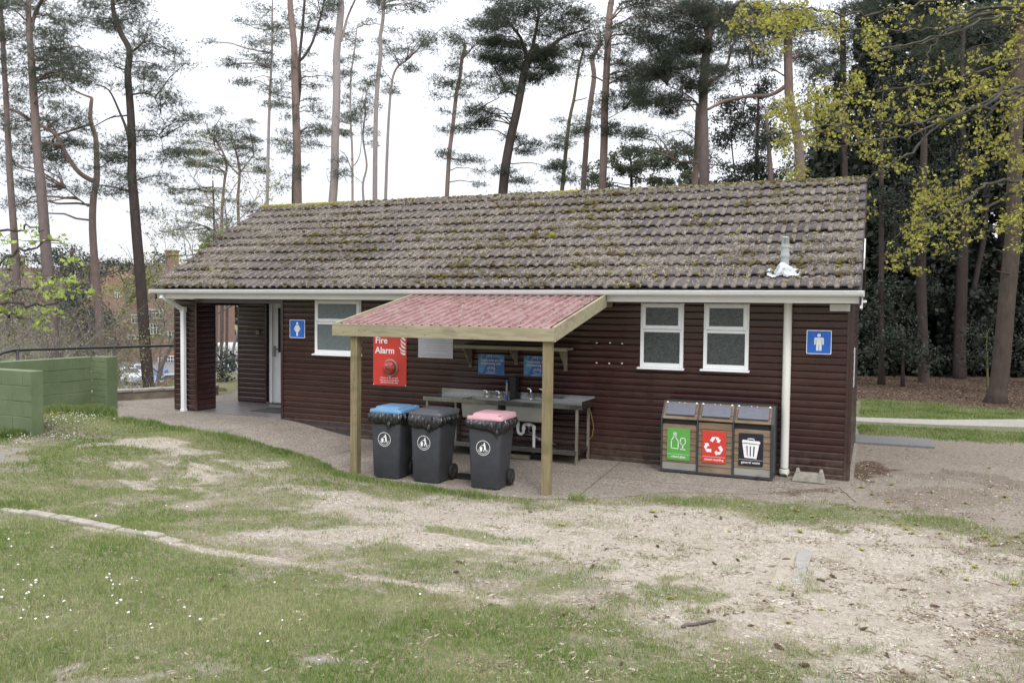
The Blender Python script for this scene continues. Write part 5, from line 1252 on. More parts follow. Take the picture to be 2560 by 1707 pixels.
# ------------------------------------------------------------------ wheelie bins
def rrect(cx, cy, w, d, r, z, n=5):
    q = []
    for sx, sy, a in ((1, 1, 0), (-1, 1, 90), (-1, -1, 180), (1, -1, 270)):
        for k in range(n): t = math.radians(a+90*k/(n-1)); q.append((cx+sx*(w/2-r)+r*math.cos(t), cy+sy*(d/2-r)+r*math.sin(t), z))
    return q
def loft(m, rings, cap0=True, cap1=True):
    n = len(rings[0]); vs = [p for r in rings for p in r]; k = len(rings)
    fs = [(i_*n+j, i_*n+(j+1) % n, (i_+1)*n+(j+1) % n, (i_+1)*n+j) for i_ in range(k-1) for j in range(n)]
    if cap0: fs.append(tuple(range(n-1, -1, -1)))
    if cap1: fs.append(tuple((k-1)*n+j for j in range(n)))
    m.add(vs, fs)
def sticker(m, y0, slope_):
    s0 = len(m.v); R0 = .088; cx, cz_ = -.01, .475
    ringm(m, cx, cz_, R0*.93, R0*.995, 0, 40)
    P = lambda pts: [(cx+a*R0, cz_+b_*R0) for a, b_ in pts]
    m.prism(circ(cx+.17*R0, cz_+.62*R0, .10*R0, 12), -.0006, 0)
    m.prism(P([(.02, .52), (.30, .50), (.36, .20), (.40, -.05), (.50, -.42), (.40, -.46), (.27, -.12), (.13, -.48), (.03, -.44), (.14, -.05), (.10, .25), (-.05, .38), (-.22, .40), (-.22, .32), (-.02, .30)]), -.0006, 0)
    m.prism(P([(-.52, .10), (-.10, .10), (-.15, -.46), (-.45, -.46)]), -.0006, 0)
    m.prism(P([(-.45, .14), (-.30, .26), (-.18, .14)]), -.0006, 0)
    for j in range(13):
        t = math.radians(200+j*140/12); c = (cx+math.cos(t)*R0*.74, cz_+math.sin(t)*R0*.74); w = .045*R0
        m.prism([(c[0]-w, c[1]-w), (c[0]+w, c[1]-w), (c[0]+w, c[1]+w), (c[0]-w, c[1]+w)], -.0006, 0)
    for k in range(s0, len(m.v)):
        x, y, z = m.v[k]; m.v[k] = (x, y0+y-slope_*(z-.0)-.0012, z)
def make_bin(name, label, lid, seed):
    rr_ = random.Random(seed)
    o = thing(name, label, 'wheelie bin', (0, 0, 0), 'wheelie bins under the canopy')
    H = .80; wb, wt, db, dt = .355, .425, .35, .475
    fy = lambda t: -.235-.012*t   # front face y
    def ring(t, z, ex=0, r=.05):
        w = wb+(wt-wb)*t+ex*2; d = db+(dt-db)*t+ex*2; return rrect(0, fy(t)+ (db+(dt-db)*t)/2, w, d, r, z, 6)
    m = MB(); loft(m, [ring(0, .0, -.008), ring(0, .012), ring(.04, .055), ring(.05, .062, .003), ring(.5, .40), ring(.93, .745), ring(.95, .75, .006), ring(1, .775, .008), ring(1, .80, .008)]); body = m.build('body', MT['bin'], o, smooth=True, auto=35)
    # liner: crumpled black film folded over the rim
    n = 144; rings = []
    def rp(a, ex, z, tt):
        w = (wb+(wt-wb)*tt)/2+ex; d = (db+(dt-db)*tt)/2+ex; cy = fy(tt)+(db+(dt-db)*tt)/2
        c, s_ = math.cos(a), math.sin(a); k = 1/((abs(c/w)**6+abs(s_/d)**6)**(1/6)); return (k*c, cy+k*s_, z)
    ph1, ph2 = rr_.uniform(0, 6), rr_.uniform(0, 6)
    knot = -PI/2+{1: .28, 2: .30, 3: .62}[seed]
    for j in range(13):
        q = []; t = j/12
        for k in range(n):
            a = 2*PI*k/n; da = (a-knot+PI) % (2*PI)-PI; near = math.exp(-(da/.28)**2)
            low = .125+.020*math.sin(2*a+ph1)+.012*math.sin(5*a+ph2)+.06*near+.02*math.exp(-(da/.8)**2)
            z = .800-low*t; fold = .008*math.sin(a*(23)+ph1+3*t)*math.sin(PI*min(1, t*1.2)+.3)+.006*math.sin(a*37+ph2-1.5*t)+.003*math.sin(a*61+2*t)
            belly = .034*math.sin(PI*(t*.85+.1))*(1-.5*near)
            q.append(rp(a, .010+belly+fold*(1.0 if t < .95 else .3)-(.012*t if t > .85 else 0), z, z/H if z < H else 1))
        rings.append(q)
    m = MB(); loft(m, rings, False, False)
    # knotted tail
    a = knot; kx, ky, _ = rp(a, .02, .69, .86)
    zk = .675
    for (dx, dz, r0) in ((-.012, -.055, .010), (.014, -.040, .008), (.002, -.075, .007)):
        m.tube([(kx, ky-.008, zk+.03), (kx+dx*.4, ky-.016, zk), (kx+dx, ky-.02, zk+dz*.6), (kx+dx*1.5, ky-.012, zk+dz)], [.008, .014, r0*1.3, .002], 7)
    m.build('liner', MT['liner'], o, smooth=True)
    # lid
    m = MB(); cy = fy(1)+dt/2
    R_ = lambda w, d, z, r=.05, dy=0: rrect(0, cy+dy, w, d, r, z, 6)
    loft(m, [R_(.445, .50, .796), R_(.452, .505, .800), R_(.452, .505, .822), R_(.440, .492, .838), R_(.36, .40, .846, .05, .0), R_(.33, .36, .866, .04), R_(.30, .33, .870, .04)])
    lo_ = m.build('lid', MT['lid_'+lid], o, smooth=True, auto=38)
    m = MB()
    for x in (-.15, .15): m.box(x-.03, x+.03, cy+.22, cy+.275, .80, .85)
    m.tube([(-.19, cy+.285, .83), (.19, cy+.285, .83)], .014, 10); m.build('hinge_handle', MT['lid_'+lid], lo_, bevel=.004)
    m = MB(); m.box(-.205, -.165, cy-.20, cy-.165, .838, .852); m.box(.155, .185, cy-.20, cy-.17, .838, .850); m.build('lid_catch', MT['bin'], lo_, bevel=.003)
    m = MB(); sticker(m, fy(0), .0161); m.build('litter_symbol', MT['s_wht'], o)
    m = MB(); m.tube([(-.235, .10, .085), (.235, .10, .085)], .010, 8); m.build('axle', MT['steel'], o)
    for x in (-.205, .205):
        m = MB(); m.lathe([(.05, -.018), (.083, -.022), (.095, -.016), (.098, 0), (.095, .016), (.083, .022), (.05, .018)], (x, .10, .098), 28, 'x'); wh = m.build('wheel', MT['rubber'], o, smooth=True, auto=40)
        m = MB(); m.lathe([(.018, -.026), (.018, .026)], (x, .10, .098), 14, 'x')
        for k in range(6):
            t = PI*k/3; m.beam((x, .10+.015*math.cos(t), .098+.015*math.sin(t)), (x, .10+.062*math.cos(t), .098+.062*math.sin(t)), .012, .044, (1, 0, 0))
        m.build('hub', MT['bin'], wh, smooth=False)
    return o
for args, (x, y, rz) in zip([('wheelie_bin', 'dark grey wheelie bin with a light blue lid, nearest the left post', 'blue', 1), ('wheelie_bin', 'dark grey wheelie bin with a dark grey lid, in the middle of the three', 'grey', 2), ('wheelie_bin', 'dark grey wheelie bin with a pink lid, in front of the sink bowls', 'pink', 3)],
                            [(-5.200, -2.215, 2), (-4.630, -2.225, -1), (-3.860, -2.225, 2.5)]):
    o = make_bin(*args); o.location = (x, y, -.100); o.rotation_euler = (0, 0, math.radians(rz))
m = MB()
for k in range(9): m.box(-4.48+k*.032, -4.462+k*.032, -2.05, -1.85, -.105, -.085)
m.box(-4.50, -4.19, -2.07, -2.05, -.105, -.083); m.box(-4.50, -4.19, -1.85, -1.83, -.105, -.083); m.box(-4.50, -4.48, -2.05, -1.85, -.105, -.083); m.box(-4.21, -4.19, -2.05, -1.85, -.105, -.083)
o = m.build('drain_grate', MT['rubber']); tag(o, 'black slotted drain grate in the paving between grey-lidded and pink-lidded bins', 'drain')
m = MB(); m.box(-5.55, -5.38, -1.75, -1.55, -.10, -.088); o = m.build('paving_plate', MT['asphalt'], bevel=.003); tag(o, 'small grey flat plate in the paving behind the blue-lidded bin', 'cover plate')

# ------------------------------------------------------------------ triple recycling unit
tb = thing('recycling_unit', 'three-bay recycling bin unit of brown planks in a dark frame against the hut', 'recycling bins', (-1.56, -.3, -.1))
Xs = [-2.245, -1.783, -1.335, -.872]
Z0, ZH, ZTT = -.098, .585, .80
yf, yt = -.47, -.30   # front at base, front at top of slope
# frame: uprights follow the bent front
def upright(mb, x, w=.020, yb_=-.06):
    mb.beam((x, yf, Z0+.0), (x, yf, ZH), w, w, (0, 1, 0)); mb.beam((x, yf, ZH), (x, yt, ZTT), w, w, (0, 1, 0))
m = MB()
for x in Xs: upright(m, x)
m.beam((Xs[0]-.01, yf, Z0+.012), (Xs[3]+.01, yf, Z0+.012), .024, .024); m.beam((Xs[0]-.01, yt, ZTT), (Xs[3]+.01, yt, ZTT), .024, .022); m.build('frame', MT['drk'], tb, bevel=.004)
for x0, x1 in ((Xs[0]-.012, Xs[0]), (Xs[3]+.006, Xs[3]+.020)):
    m = MB()
    prof_ = [(-.05, Z0), (yf, Z0), (yf, ZH), (yt, ZTT), (-.05, ZTT)]
    m.add([(x0, y, z) for y, z in prof_]+[(x1, y, z) for y, z in prof_], [(0, 1, 2, 3, 4), (9, 8, 7, 6, 5)]+[(k, (k+1) % 5, (k+1) % 5+5, k+5) for k in range(5)])
    m.build('side_panel', MT['drk'], tb, bevel=.004)
m = MB(); m.box(Xs[0], Xs[3], yf+.05, -.05, Z0, ZH-.02); m.add([(Xs[0], yf+.06, ZH), (Xs[3], yf+.06, ZH), (Xs[3], yt+.05, ZTT-.02), (Xs[0], yt+.05, ZTT-.02)], [(0, 1, 2, 3)]); m.box(Xs[0], Xs[3], yt, -.05, ZTT-.012, ZTT+.006); m.build('carcass', MT['rubber'], tb)
dsc = [('green', 'mixed glass'), ('red', 'mixed recycling'), ('black', 'general waste')]
slv = Vector((0, yt-yf, ZTT-ZH)); sl_n = Vector((0, -(ZTT-ZH), yt-yf)).normalized()
def sp(x, t, off=0):  # point on the sloped hood
    p = Vector((x, yf, ZH))+slv*t+sl_n*off; return (p.x, p.y, p.z)
for i_ in range(3):
    a, b_ = Xs[i_]+.012, Xs[i_+1]-.012; full = i_ == 1
    m = MB(); z = .0; zlo = Z0+.026 if full else .03; zhi = ZH-.02 if full else (.52 if i_ == 0 else .515)
    np_ = 6 if not full else 8; h = (zhi-zlo)/np_
    for k in range(np_): m.hexa([(a, yf+.004, zlo+k*h), (b_, yf+.004, zlo+k*h), (b_, yf+.03, zlo+k*h), (a, yf+.03, zlo+k*h)], [(a, yf+.012, zlo+(k+1)*h-.003), (b_, yf+.012, zlo+(k+1)*h-.003), (b_, yf+.03, zlo+(k+1)*h-.003), (a, yf+.03, zlo+(k+1)*h-.003)])
    do = m.build('door', MT['plank'], tb, bevel=.0015)
    if not full: m = MB(); m.box(a, b_, yf+.012, yf+.03, Z0+.028, .024); m.build('kick_plate', MT['bowl'], do, bevel=.002)
    # hood planks
    m = MB()
    for k in range(3):
        t0, t1 = .02+k*.32, .02+(k+1)*.32-.012
        lo = [sp(a, t0, .004), sp(b_, t0, .004), sp(b_, t0, -.02), sp(a, t0, -.02)]; hi = [sp(a, t1, .004), sp(b_, t1, .004), sp(b_, t1, -.02), sp(a, t1, -.02)]; m.hexa(lo, hi)
    ho = m.build('hood', MT['plank'], tb, bevel=.0015)
    fl0, fl1 = a+.036, b_-.036
    m = MB(); m.hexa([sp(fl0-.004, .20, .034), sp(fl1+.004, .20, .034), sp(fl1+.004, .20, .022), sp(fl0-.004, .20, .022)], [sp(fl0, .86, .020), sp(fl1, .86, .020), sp(fl1, .86, .008), sp(fl0, .86, .008)])
    m.hexa([sp(fl0-.002, .19, .030), sp(fl1+.002, .19, .030), sp(fl1+.002, .19, .004), sp(fl0-.002, .19, .004)], [sp(fl0, .23, .030), sp(fl1, .23, .030), sp(fl1, .23, .004), sp(fl0, .23, .004)]); fl_ = m.build('flap', MT['flap'], ho, bevel=.003)
    m = MB()
    for x in (fl0+.07, fl1-.07):
        for t in (.42, .60): p = sp(x, t, .030-(t-.2)*.02); m.lathe([(.006, 0), (.005, .003), (.001, .004)], p, 8)
    m.build('rivets', MT['rubber'], fl_)
    m = MB()
    for x, r in ((a+.030, .013), (b_-.030, .013), ((a+b_)/2-.035, .007), ((a+b_)/2+.035, .007)): p = sp(x, .91, .012); m.add([(p[0]+r*math.cos(t)*1, p[1]-.006+r*math.sin(t)*slv.y/slv.length, p[2]+r*math.sin(t)*slv.z/slv.length) for t in np.linspace(0, 2*PI, 13)[:-1]]+[(p[0], p[1]-.012, p[2])], [(k, (k+1) % 12, 12) for k in range(12)])
    m.build('bolts', MT['s_wht'], ho)
    # label plate
    colr, word = dsc[i_]; cx = {0: -2.024, 1: -1.571, 2: -1.119}[i_]; w = .148; zc = .262; hh = .205; ypl = yf+.002
    m = MB(); m.box(cx-w, cx+w, ypl-.004, ypl, zc-hh, zc+hh); pl = m.build('label_plate', MT['s_'+colr], do, bevel=.002)
    m = MB(); m.box(cx-w+.006, cx+w-.006, ypl-.0052, ypl-.0035, zc-.128, zc-.125)
    if i_ == 0:
        Q = lambda pts: [(cx+(u_-295)*.00102, zc-(v_-617)*.00102) for u_, v_ in pts]
        stroke(m, Q([(238, 470), (238, 520), (205, 570), (205, 668), (292, 672), (293, 580), (262, 530), (262, 492), (247, 492)]), .010, ypl-.0056, ypl-.004); stroke(m, Q([(228, 472), (270, 472), (268, 492)]), .010, ypl-.0056, ypl-.004)
        stroke(m, Q([(326, 534), (316, 590), (330, 615), (352, 624), (374, 612), (385, 585), (376, 536), (326, 534)]), .010, ypl-.0056, ypl-.004); stroke(m, Q([(350, 624), (348, 676)]), .012, ypl-.0056, ypl-.004); stroke(m, Q([(320, 676), (382, 680)]), .010, ypl-.0056, ypl-.004)
    elif i_ == 1:
        A1 = [(-.36, .46), (-.17, .80), (.02, .82), (.10, .70), (-.12, .34)]   # folded band, top left
        A2 = [(.06, .82), (.36, .80), (.48, .58), (.60, .62), (.44, .30), (.16, .38), (.28, .44), (.14, .68)]
        for k in range(3):
            t = math.radians(-120*k); 
            for A_ in (A1, A2): m.prism([(cx+.145*(p*math.cos(t)-q*math.sin(t)), zc+.012+.145*(p*math.sin(t)+q*math.cos(t))) for p, q in A_], ypl-.0056, ypl-.004)
    else:
        Q = lambda pts: [(cx+(u_-1218)*.00098, zc-(v_-662)*.00098) for u_, v_ in pts]
        m.prism(Q([(1110, 548), (1120, 538), (1322, 548), (1332, 560), (1330, 584), (1110, 574)]), ypl-.0056, ypl-.004)
        stroke(m, Q([(1180, 542), (1184, 520), (1252, 522), (1258, 546)]), .013, ypl-.0056, ypl-.004)
        # tapered can built around three dark slots
        for p in ([(1112, 584), (1160, 586), (1172, 738), (1140, 765)], [(1160, 586), (1170, 586), (1176, 615), (1166, 612)], [(1177, 586), (1205, 588), (1207, 745), (1180, 740)], [(1218, 588), (1250, 590), (1246, 748), (1220, 745)], [(1270, 590), (1320, 592), (1290, 770), (1258, 750)], [(1140, 740), (1290, 750), (1287, 774), (1143, 766)], [(1112, 584), (1320, 592), (1316, 622), (1118, 612)]):
            m.prism(Q(p), ypl-.0056-RND.uniform(0, .0004), ypl-.004)
    m.build('symbol', MT['s_wht'], pl)
    v, f_ = text_mesh(word, .043 if i_ == 0 else .040 if i_ == 1 else .043, cx, zc-.172, ypl-.0058, .016, 'CENTER', sx=.95); m = MB(); m.add(v, f_); m.build('lettering', MT['s_wht'], pl)
    m = MB(); [m.prism(circ(cx+sx_*(w-.010), zc+sz_*(hh-.010), .004, 8), ypl-.006, ypl-.004) for sx_ in (-1, 1) for sz_ in (-1, 1)]; m.build('screws', MT['steel'], pl)
# small weed in front of it
m = MB()
for q in range(40):
    t = RND.uniform(0, 2*PI); r = RND.uniform(.0, .045); z = RND.uniform(.01, .08); c = (-1.02+r*math.cos(t), -.52+r*.5*math.sin(t), -.10+z); s_ = .009
    m.add([(c[0]-s_, c[1], c[2]), (c[0], c[1]-s_, c[2]+s_*.3), (c[0]+s_, c[1], c[2]), (c[0], c[1]+s_, c[2]-s_*.3)], [(0, 1, 2, 3)])
tag(m.build('weed', MT['holly2']), 'small green weed growing at the foot of the general waste bay', 'weed')
# concrete foot block
m = MB(); y0, y1 = -.36, -.20; zb_ = -.105
m.hexa([(-.640, y0, zb_), (-.250, y0, zb_), (-.250, y1, zb_), (-.640, y1, zb_)], [(-.600, y0+.02, .000), (-.272, y0+.02, .004), (-.272, y1-.02, .004), (-.600, y1-.02, .0)])
m.hexa([(-.600, y0+.021, .001), (-.545, y0+.021, .001), (-.545, y1-.021, .001), (-.600, y1-.021, .001)], [(-.588, y0+.035, .048), (-.558, y0+.035, .048), (-.558, y1-.03, .048), (-.588, y1-.03, .048)])
m.hexa([(-.328, y0+.021, .005), (-.273, y0+.021, .005), (-.273, y1-.021, .005), (-.328, y1-.021, .005)], [(-.318, y0+.035, .050), (-.284, y0+.035, .050), (-.284, y1-.03, .050), (-.318, y1-.03, .050)])
tag(m.build('concrete_foot', MT['blockc'], bevel=.008, seg=2), 'grey concrete fence foot with two lugs beside the downpipe base', 'concrete block')

# ------------------------------------------------------------------ green painted block walls
gw = thing('block_wall', 'green painted block wall running back to a stubby pier on the left', 'wall', (-12.6, -1.5, .1))
def blockwall(name, a, b, z0, z1, th, parent, courses, bl, seed=0):
    a = Vector((*a, 0)); b = Vector((*b, 0)); d = (b-a); L = d.length; d.normalize(); nrm = Vector((d.y, -d.x, 0)); mb = MB(); rr_ = random.Random(seed)
    ch = (z1-z0)/courses
    for c in range(courses):
        x = -(bl/2 if c % 2 else 0)
        while x < L-.01:
            e = min(x+bl, L); s_ = max(x, 0); g = .004; off = rr_.uniform(-.003, .003)
            if e-s_ > .02:
                p0 = a+d*(s_+g); p1 = a+d*(e-g)
                lo = [p0+nrm*(th/2+off), p1+nrm*(th/2+off), p1-nrm*(th/2-off), p0-nrm*(th/2-off)]
                if nrm.dot(Vector((0, -1, 0))) < -.5: pass
                zz0, zz1 = z0+c*ch+g, z0+(c+1)*ch-g
                mb.hexa([(p.x, p.y, zz0) for p in lo], [(p.x, p.y, zz1) for p in lo])
            x += bl
    mb2 = MB(); q = [a+nrm*(th/2-.006), b+nrm*(th/2-.006), b-nrm*(th/2-.006), a-nrm*(th/2-.006)]
    mb.hexa([(p.x, p.y, z0) for p in q], [(p.x, p.y, z1-.006) for p in q])
    return mb.build(name, MT['greenwall'], parent, bevel=.006, seg=2)
blockwall('wall_run', (-12.67, -4.4), (-12.67, -.5), .0, 1.04, .2, gw, 5, .44, 1)
blockwall('pier', (-12.56, -.385), (-12.20, -.385), .02, 1.05, .24, gw, 10, .215, 2)
gw2 = thing('block_wall', 'green painted block wall end cut off by the left edge of the photo', 'wall', (-11.5, -3.1, .2))
blockwall('wall_run', (-14.2, -3.12), (-10.52, -3.08), -.05, 1.04, .2, gw2, 5, .44, 3)
# low stone parapet and black handrail behind
pw = thing('parapet_wall', 'low brown mossy wall with pale coping behind the paved corner', 'wall', (-13, 1, .1))
P0, P1 = Vector((-13.95, -.75, 0)), Vector((-12.35, 2.35, 0)); d = (P1-P0).normalized(); nn = Vector((d.y, -d.x, 0))
m = MB(); m.beam(P0+Vector((0, 0, .06)), P1+Vector((0, 0, .08)), .22, .40); m.build('wall_body', MT['stone_w'], pw, bevel=.01)
m = MB()
L = (P1-P0).length; k = 0
while k*.6 < L: a = P0+d*(k*.6+.006); b_ = P0+d*min((k+1)*.6-.006, L); m.beam(a+Vector((0, 0, .285)), b_+Vector((0, 0, .295)), .27, .05); k += 1
m.build('coping', MT['coping'], pw, bevel=.008)
hr = thing('handrail', 'black tubular handrail above the low wall on the left', 'handrail', (-13.4, 1, .3))
R = [(-13.0, -3.6, .70), (-13.6, -2.2, .82), (-13.86, -1.25, 1.10), (-13.92, -1.0, 1.135), (-13.46, .65, 1.135), (-12.97, 1.86, 1.14), (-12.6, 2.6, 1.14)]
m = MB(); m.tube(R, .026, 10); m.build('rail', MT['rail'], hr, smooth=True)
for x, y, z in ((-13.90, -.95, 1.13), (-13.43, .72, 1.13), (-12.75, 2.3, 1.13)): m = MB(); m.tube([(x, y, .1), (x, y, z)], .028, 10); m.build('rail_post', MT['rail'], hr, smooth=True)
# tree stump, bollard seen through the porch
s_ = at(549, 985, 18.2); zz = tz(s_[0], s_[1])
st = thing('tree_stump', 'freshly cut low tree stump seen through the porch', 'tree stump', (s_[0], s_[1], zz))
m = MB(); n = 14; rr_ = random.Random(8); rad = [1+rr_.uniform(-.12, .12) for _ in range(n)]
zt = s_[2]+.05
for nm, rs in (('trunk', [(.17, zz-.05), (.125, zz+.06), (.105, zt)]), ):
    vs = [(s_[0]+r*rad[q]*math.cos(2*PI*q/n), s_[1]+r*rad[q]*math.sin(2*PI*q/n), z+(.02*math.sin(2*PI*q/n) if z == zt else 0)) for r, z in rs for q in range(n)]
    m.add(vs, [(j*n+q, j*n+(q+1) % n, (j+1)*n+(q+1) % n, (j+1)*n+q) for j in range(2) for q in range(n)]); m.build('trunk', MT['bark_mossy'], st, smooth=True)
m = MB(); vs = [(s_[0]+.104*rad[q]*math.cos(2*PI*q/n), s_[1]+.104*rad[q]*math.sin(2*PI*q/n), zt+.02*math.sin(2*PI*q/n)) for q in range(n)]+[(s_[0]+.02, s_[1], zt-.012)]; m.add(vs, [(q, (q+1) % n, n) for q in range(n)]); m.build('cut_face', MT['wood_cut'], st)
p = at(582.5, 958, 24.5); zz = tz(p[0], p[1]); m = MB(); m.lathe([(.07, 0), (.07, .36), (.05, .40), (.01, .41)], (p[0], p[1], zz), 12); tag(m.build('bollard', MT['rail'], smooth=True, auto=40), 'short dark bollard on the grass seen through the porch', 'bollard')
# ------------------------------------------------------------------ trees
C5 = lambda x, y: (x/2.6133, y/2.6133)
C6 = lambda x, y: (850+x/2.6133, y/2.6133)
C7 = lambda x, y: (1660+x/2.6133, y/2.6133)
C4 = lambda x, y: (x/2.704, 560+y/2.704)
def smooth_path(P, n=5):
    P = [np.array(p, float) for p in P]; out = []
    for i in range(len(P)-1):
        p0 = P[max(i-1, 0)]; p1, p2 = P[i], P[i+1]; p3 = P[min(i+2, len(P)-1)]
        for k in range(n):
            t = k/n; out.append(.5*((2*p1)+(-p0+p2)*t+(2*p0-5*p1+4*p2-p3)*t*t+(-p0+3*p1-3*p2+p3)*t**3))
    out.append(P[-1]); return out
def tris_needles(C, D, L, W, k, spread=.9):
    """k thin needles radiating from each sprig centre C along D"""
    n = len(C); d = D[:, None]+rng.normal(0, spread, (n, k, 3)); d /= np.linalg.norm(d, axis=2, keepdims=True)
    s = np.cross(d, rng.normal(0, 1, (n, k, 3))); s /= np.linalg.norm(s, axis=2, keepdims=True)
    Lr = (L*rng.uniform(.6, 1.3, (n, k, 1))); c = C[:, None]
    V = np.stack([c-s*W, c+s*W, c+d*Lr], 2); return V.reshape(-1, 3)
def leaf_tris(C, L, W, up=None):
    """two-triangle leaf (kite) at each centre"""
    n = len(C); d = rng.normal(0, 1, (n, 3)); 
    if up is not None: d = d+up
    d /= np.linalg.norm(d, axis=1, keepdims=True); s = np.cross(d, rng.normal(0, 1, (n, 3))); s /= np.linalg.norm(s, axis=1, keepdims=True)
    Lr = L*rng.uniform(.6, 1.3, (n, 1)); Wr = W*rng.uniform(.7, 1.2, (n, 1))
    V = np.stack([C-d*Lr*.5, C+s*Wr-d*Lr*.1, C+d*Lr*.5, C-s*Wr-d*Lr*.1], 1); return V.reshape(-1, 3)
def limb_path(a, b, sag=.12, n=6, jit=.05, r=None):
    a = np.array(a); b = np.array(b); L = np.linalg.norm(b-a); out = []
    side = rng.normal(0, 1, 3)*L*jit
    for i in range(n):
        t = i/(n-1); out.append(a+(b-a)*t+np.array([0, 0, 1])*sag*L*math.sin(PI*t)*(1 if sag > 0 else 1)+side*math.sin(PI*t)+(rng.normal(0, 1, 3)*L*.018 if 0 < i < n-1 else 0))
    return out
def tree(name, label, path, d, w, blobs, kind='pine', limbs=(), bark='bark_pine', leafmat='needle', group=None, dens=1.0, cat='tree', k=None, base_to=None, upper=True, dsp=None, limbk=1.0, conv=lambda x, y: (x, y)):
    """path: trunk line top to bottom as bearings; d depth (m); w = (top, bottom) widths in photo pixels; blobs: foliage masses (u, v, ru, rv)"""
    mpp = d/FPX
    pts = [at(*conv(*p), d) for p in path]
    pts = smooth_path(pts, 4)
    # carry the trunk down to the soil
    last, prev = pts[-1], pts[-5] if len(pts) > 5 else pts[0]
    dirn = last-prev; dirn = dirn/max(1e-6, -dirn[2]) if dirn[2] < -1e-3 else np.array([0, 0, -1.0])
    dirn[:2] = np.clip(dirn[:2], -.12, .12)
    p = last.copy(); g = tz(p[0], p[1])
    steps = []
    while p[2] > g-.15 and len(steps) < 60:
        p = p+dirn*.8; g = tz(p[0], p[1]); steps.append(p.copy())
    if steps: steps[-1][2] = g-.2
    pts = pts+steps
    ntop = len(pts)-len(steps)
    radii = []
    for i in range(len(pts)):
        if i < ntop: r = (w[0]+(w[1]-w[0])*(i/max(1, ntop-1))**.8)*mpp/2
        else:
            t = (i-ntop+1)/max(1, len(steps)); r = w[1]*mpp/2*(1+.12*t+.5*max(0, t-.8)/.2)
        radii.append(r)
    # the stem goes on above the frame
    if upper and path[0][1] <= 20:
        dv = pts[0]-pts[2]; dv = dv/max(.2, dv[2]) ; top = []
        for q in range(1, 6): top.append(pts[0]+dv*q*1.1+rng.normal(0, .12, 3)*q*.5)
        pts = top[::-1]+pts; radii = [radii[0]*(1-.16*q) for q in range(5, 0, -1)]+radii
    base = Vector(pts[-1]); o = thing(name, label, cat, (base.x, base.y, tz(base.x, base.y)), group)
    m = MB(); m.tube(pts, radii, 12, cap=True)
    P = np.array(pts)
    rootn = 0
    m2 = MB()
    lim_pts = []
    for lp, lw0, lw1 in limbs:
        q = smooth_path([at(*conv(*p_), d+(RND.uniform(-.4, .4) if j else 0)) for j, p_ in enumerate(lp)], 4)
        j = np.argmin(np.linalg.norm(P-q[0], axis=1)); q[0] = P[j]
        m2.tube(q, list(np.linspace(lw0*mpp/2, lw1*mpp/2, len(q))), 8); lim_pts += [x_ for x_ in q[len(q)//3:]]
    LP = np.array(lim_pts) if lim_pts else None
    # foliage masses
    VV = []
    top_blobs = []
    if upper and kind in ('pine',) and path[0][1] <= 20:
        tp = P[0]
        for q in range(3): top_blobs.append((tp+rng.normal(0, .9, 3)*np.array([1.2, 1.2, .4]), 1.2, .6))
    allb = []
    for (bx, by, rx, ry) in blobs:
        u, v = conv(bx, by); s = abs(conv(1, 0)[0]-conv(0, 0)[0])
        c = at(u, v, d+RND.uniform(-1, 1)*(dsp if dsp else min(1.3, rx*s*mpp*1.2))); allb.append((c, rx*s*mpp, ry*s*mpp))
        if kind == 'pine':
            for _ in range(2):
                e = rng.normal(0, 1, 3)*np.array([rx*s*mpp*.9, rx*s*mpp*.9, ry*s*mpp*.9+.25]); allb.append((c+e, rx*s*mpp*rng.uniform(.35, .65), ry*s*mpp*rng.uniform(.4, .8)))
    allb += top_blobs
    for c, rx, rz in allb:
        ry = max(.25, rx*.8)
        # attach point: nearest trunk/limb point that lies a little lower
        cand = P if LP is None else np.concatenate([P, LP]); 
        cost = np.linalg.norm(cand-c, axis=1)+np.where(cand[:, 2] > c[2]+.1, 1.5, 0)
        a = cand[np.argmin(cost)]
        L = np.linalg.norm(c-a)
        if L > .15:
            r0 = min(.055, .010+.012*L)*limbk
            q = limb_path(a, c, RND.uniform(.02, .12), 7, .07); m2.tube(q, list(np.linspace(r0, r0*.35, 7)), 6)
        if kind == 'pine':
            rz = max(rz, .14); nc = max(4, int(rx*rz*20*(1 if rx*rz < 1 else .8))); nc = min(nc, 90)
            t = rng.uniform(0, 2*PI, nc); rr = np.sqrt(rng.uniform(0, 1, nc)); zz = rng.uniform(-1, 1, nc)
            cc = c+RT*(rr*np.cos(t)*rx)[:, None]+np.array([-RT[1], RT[0], 0])*(rr*np.sin(t)*ry)[:, None]+np.array([0, 0, 1])*(zz*rz*np.sqrt(1-.7*rr**2))[:, None]
            for s_ in cc:
                m2.tube(limb_path(c+(s_-c)*rng.uniform(0, .25), s_, .06, 4, .1), [.009*limbk, .008*limbk, .006*limbk, .004*limbk], 4, cap=False)
            ns = int(22*dens*max(1, min(1.7, (35/d)))); sig = np.array([.27, .27, .085])*max(.8, min(1.7, (rx*rz)**.25*1.5))
            S = cc[:, None]+rng.normal(0, 1, (nc, ns, 3))*sig; S = S.reshape(-1, 3)
            D = (S-np.repeat(cc, ns, 0)); D[:, 2] += .08; D /= np.linalg.norm(D, axis=1, keepdims=True)+1e-6
            VV.append(tris_needles(S, D, .085+.0012*d, .0030+.00009*d, 7))
        else:
            nlf = int(dens*(k or 1300)*rx*rz); nlf = min(nlf, 26000)
            ncl = max(5, int(rx*rz*9)); ncl = min(ncl, 90); e = rng.normal(0, 1, (ncl, 3)); e /= np.linalg.norm(e, axis=1, keepdims=True); e *= rng.uniform(.25, 1, (ncl, 1))**.5
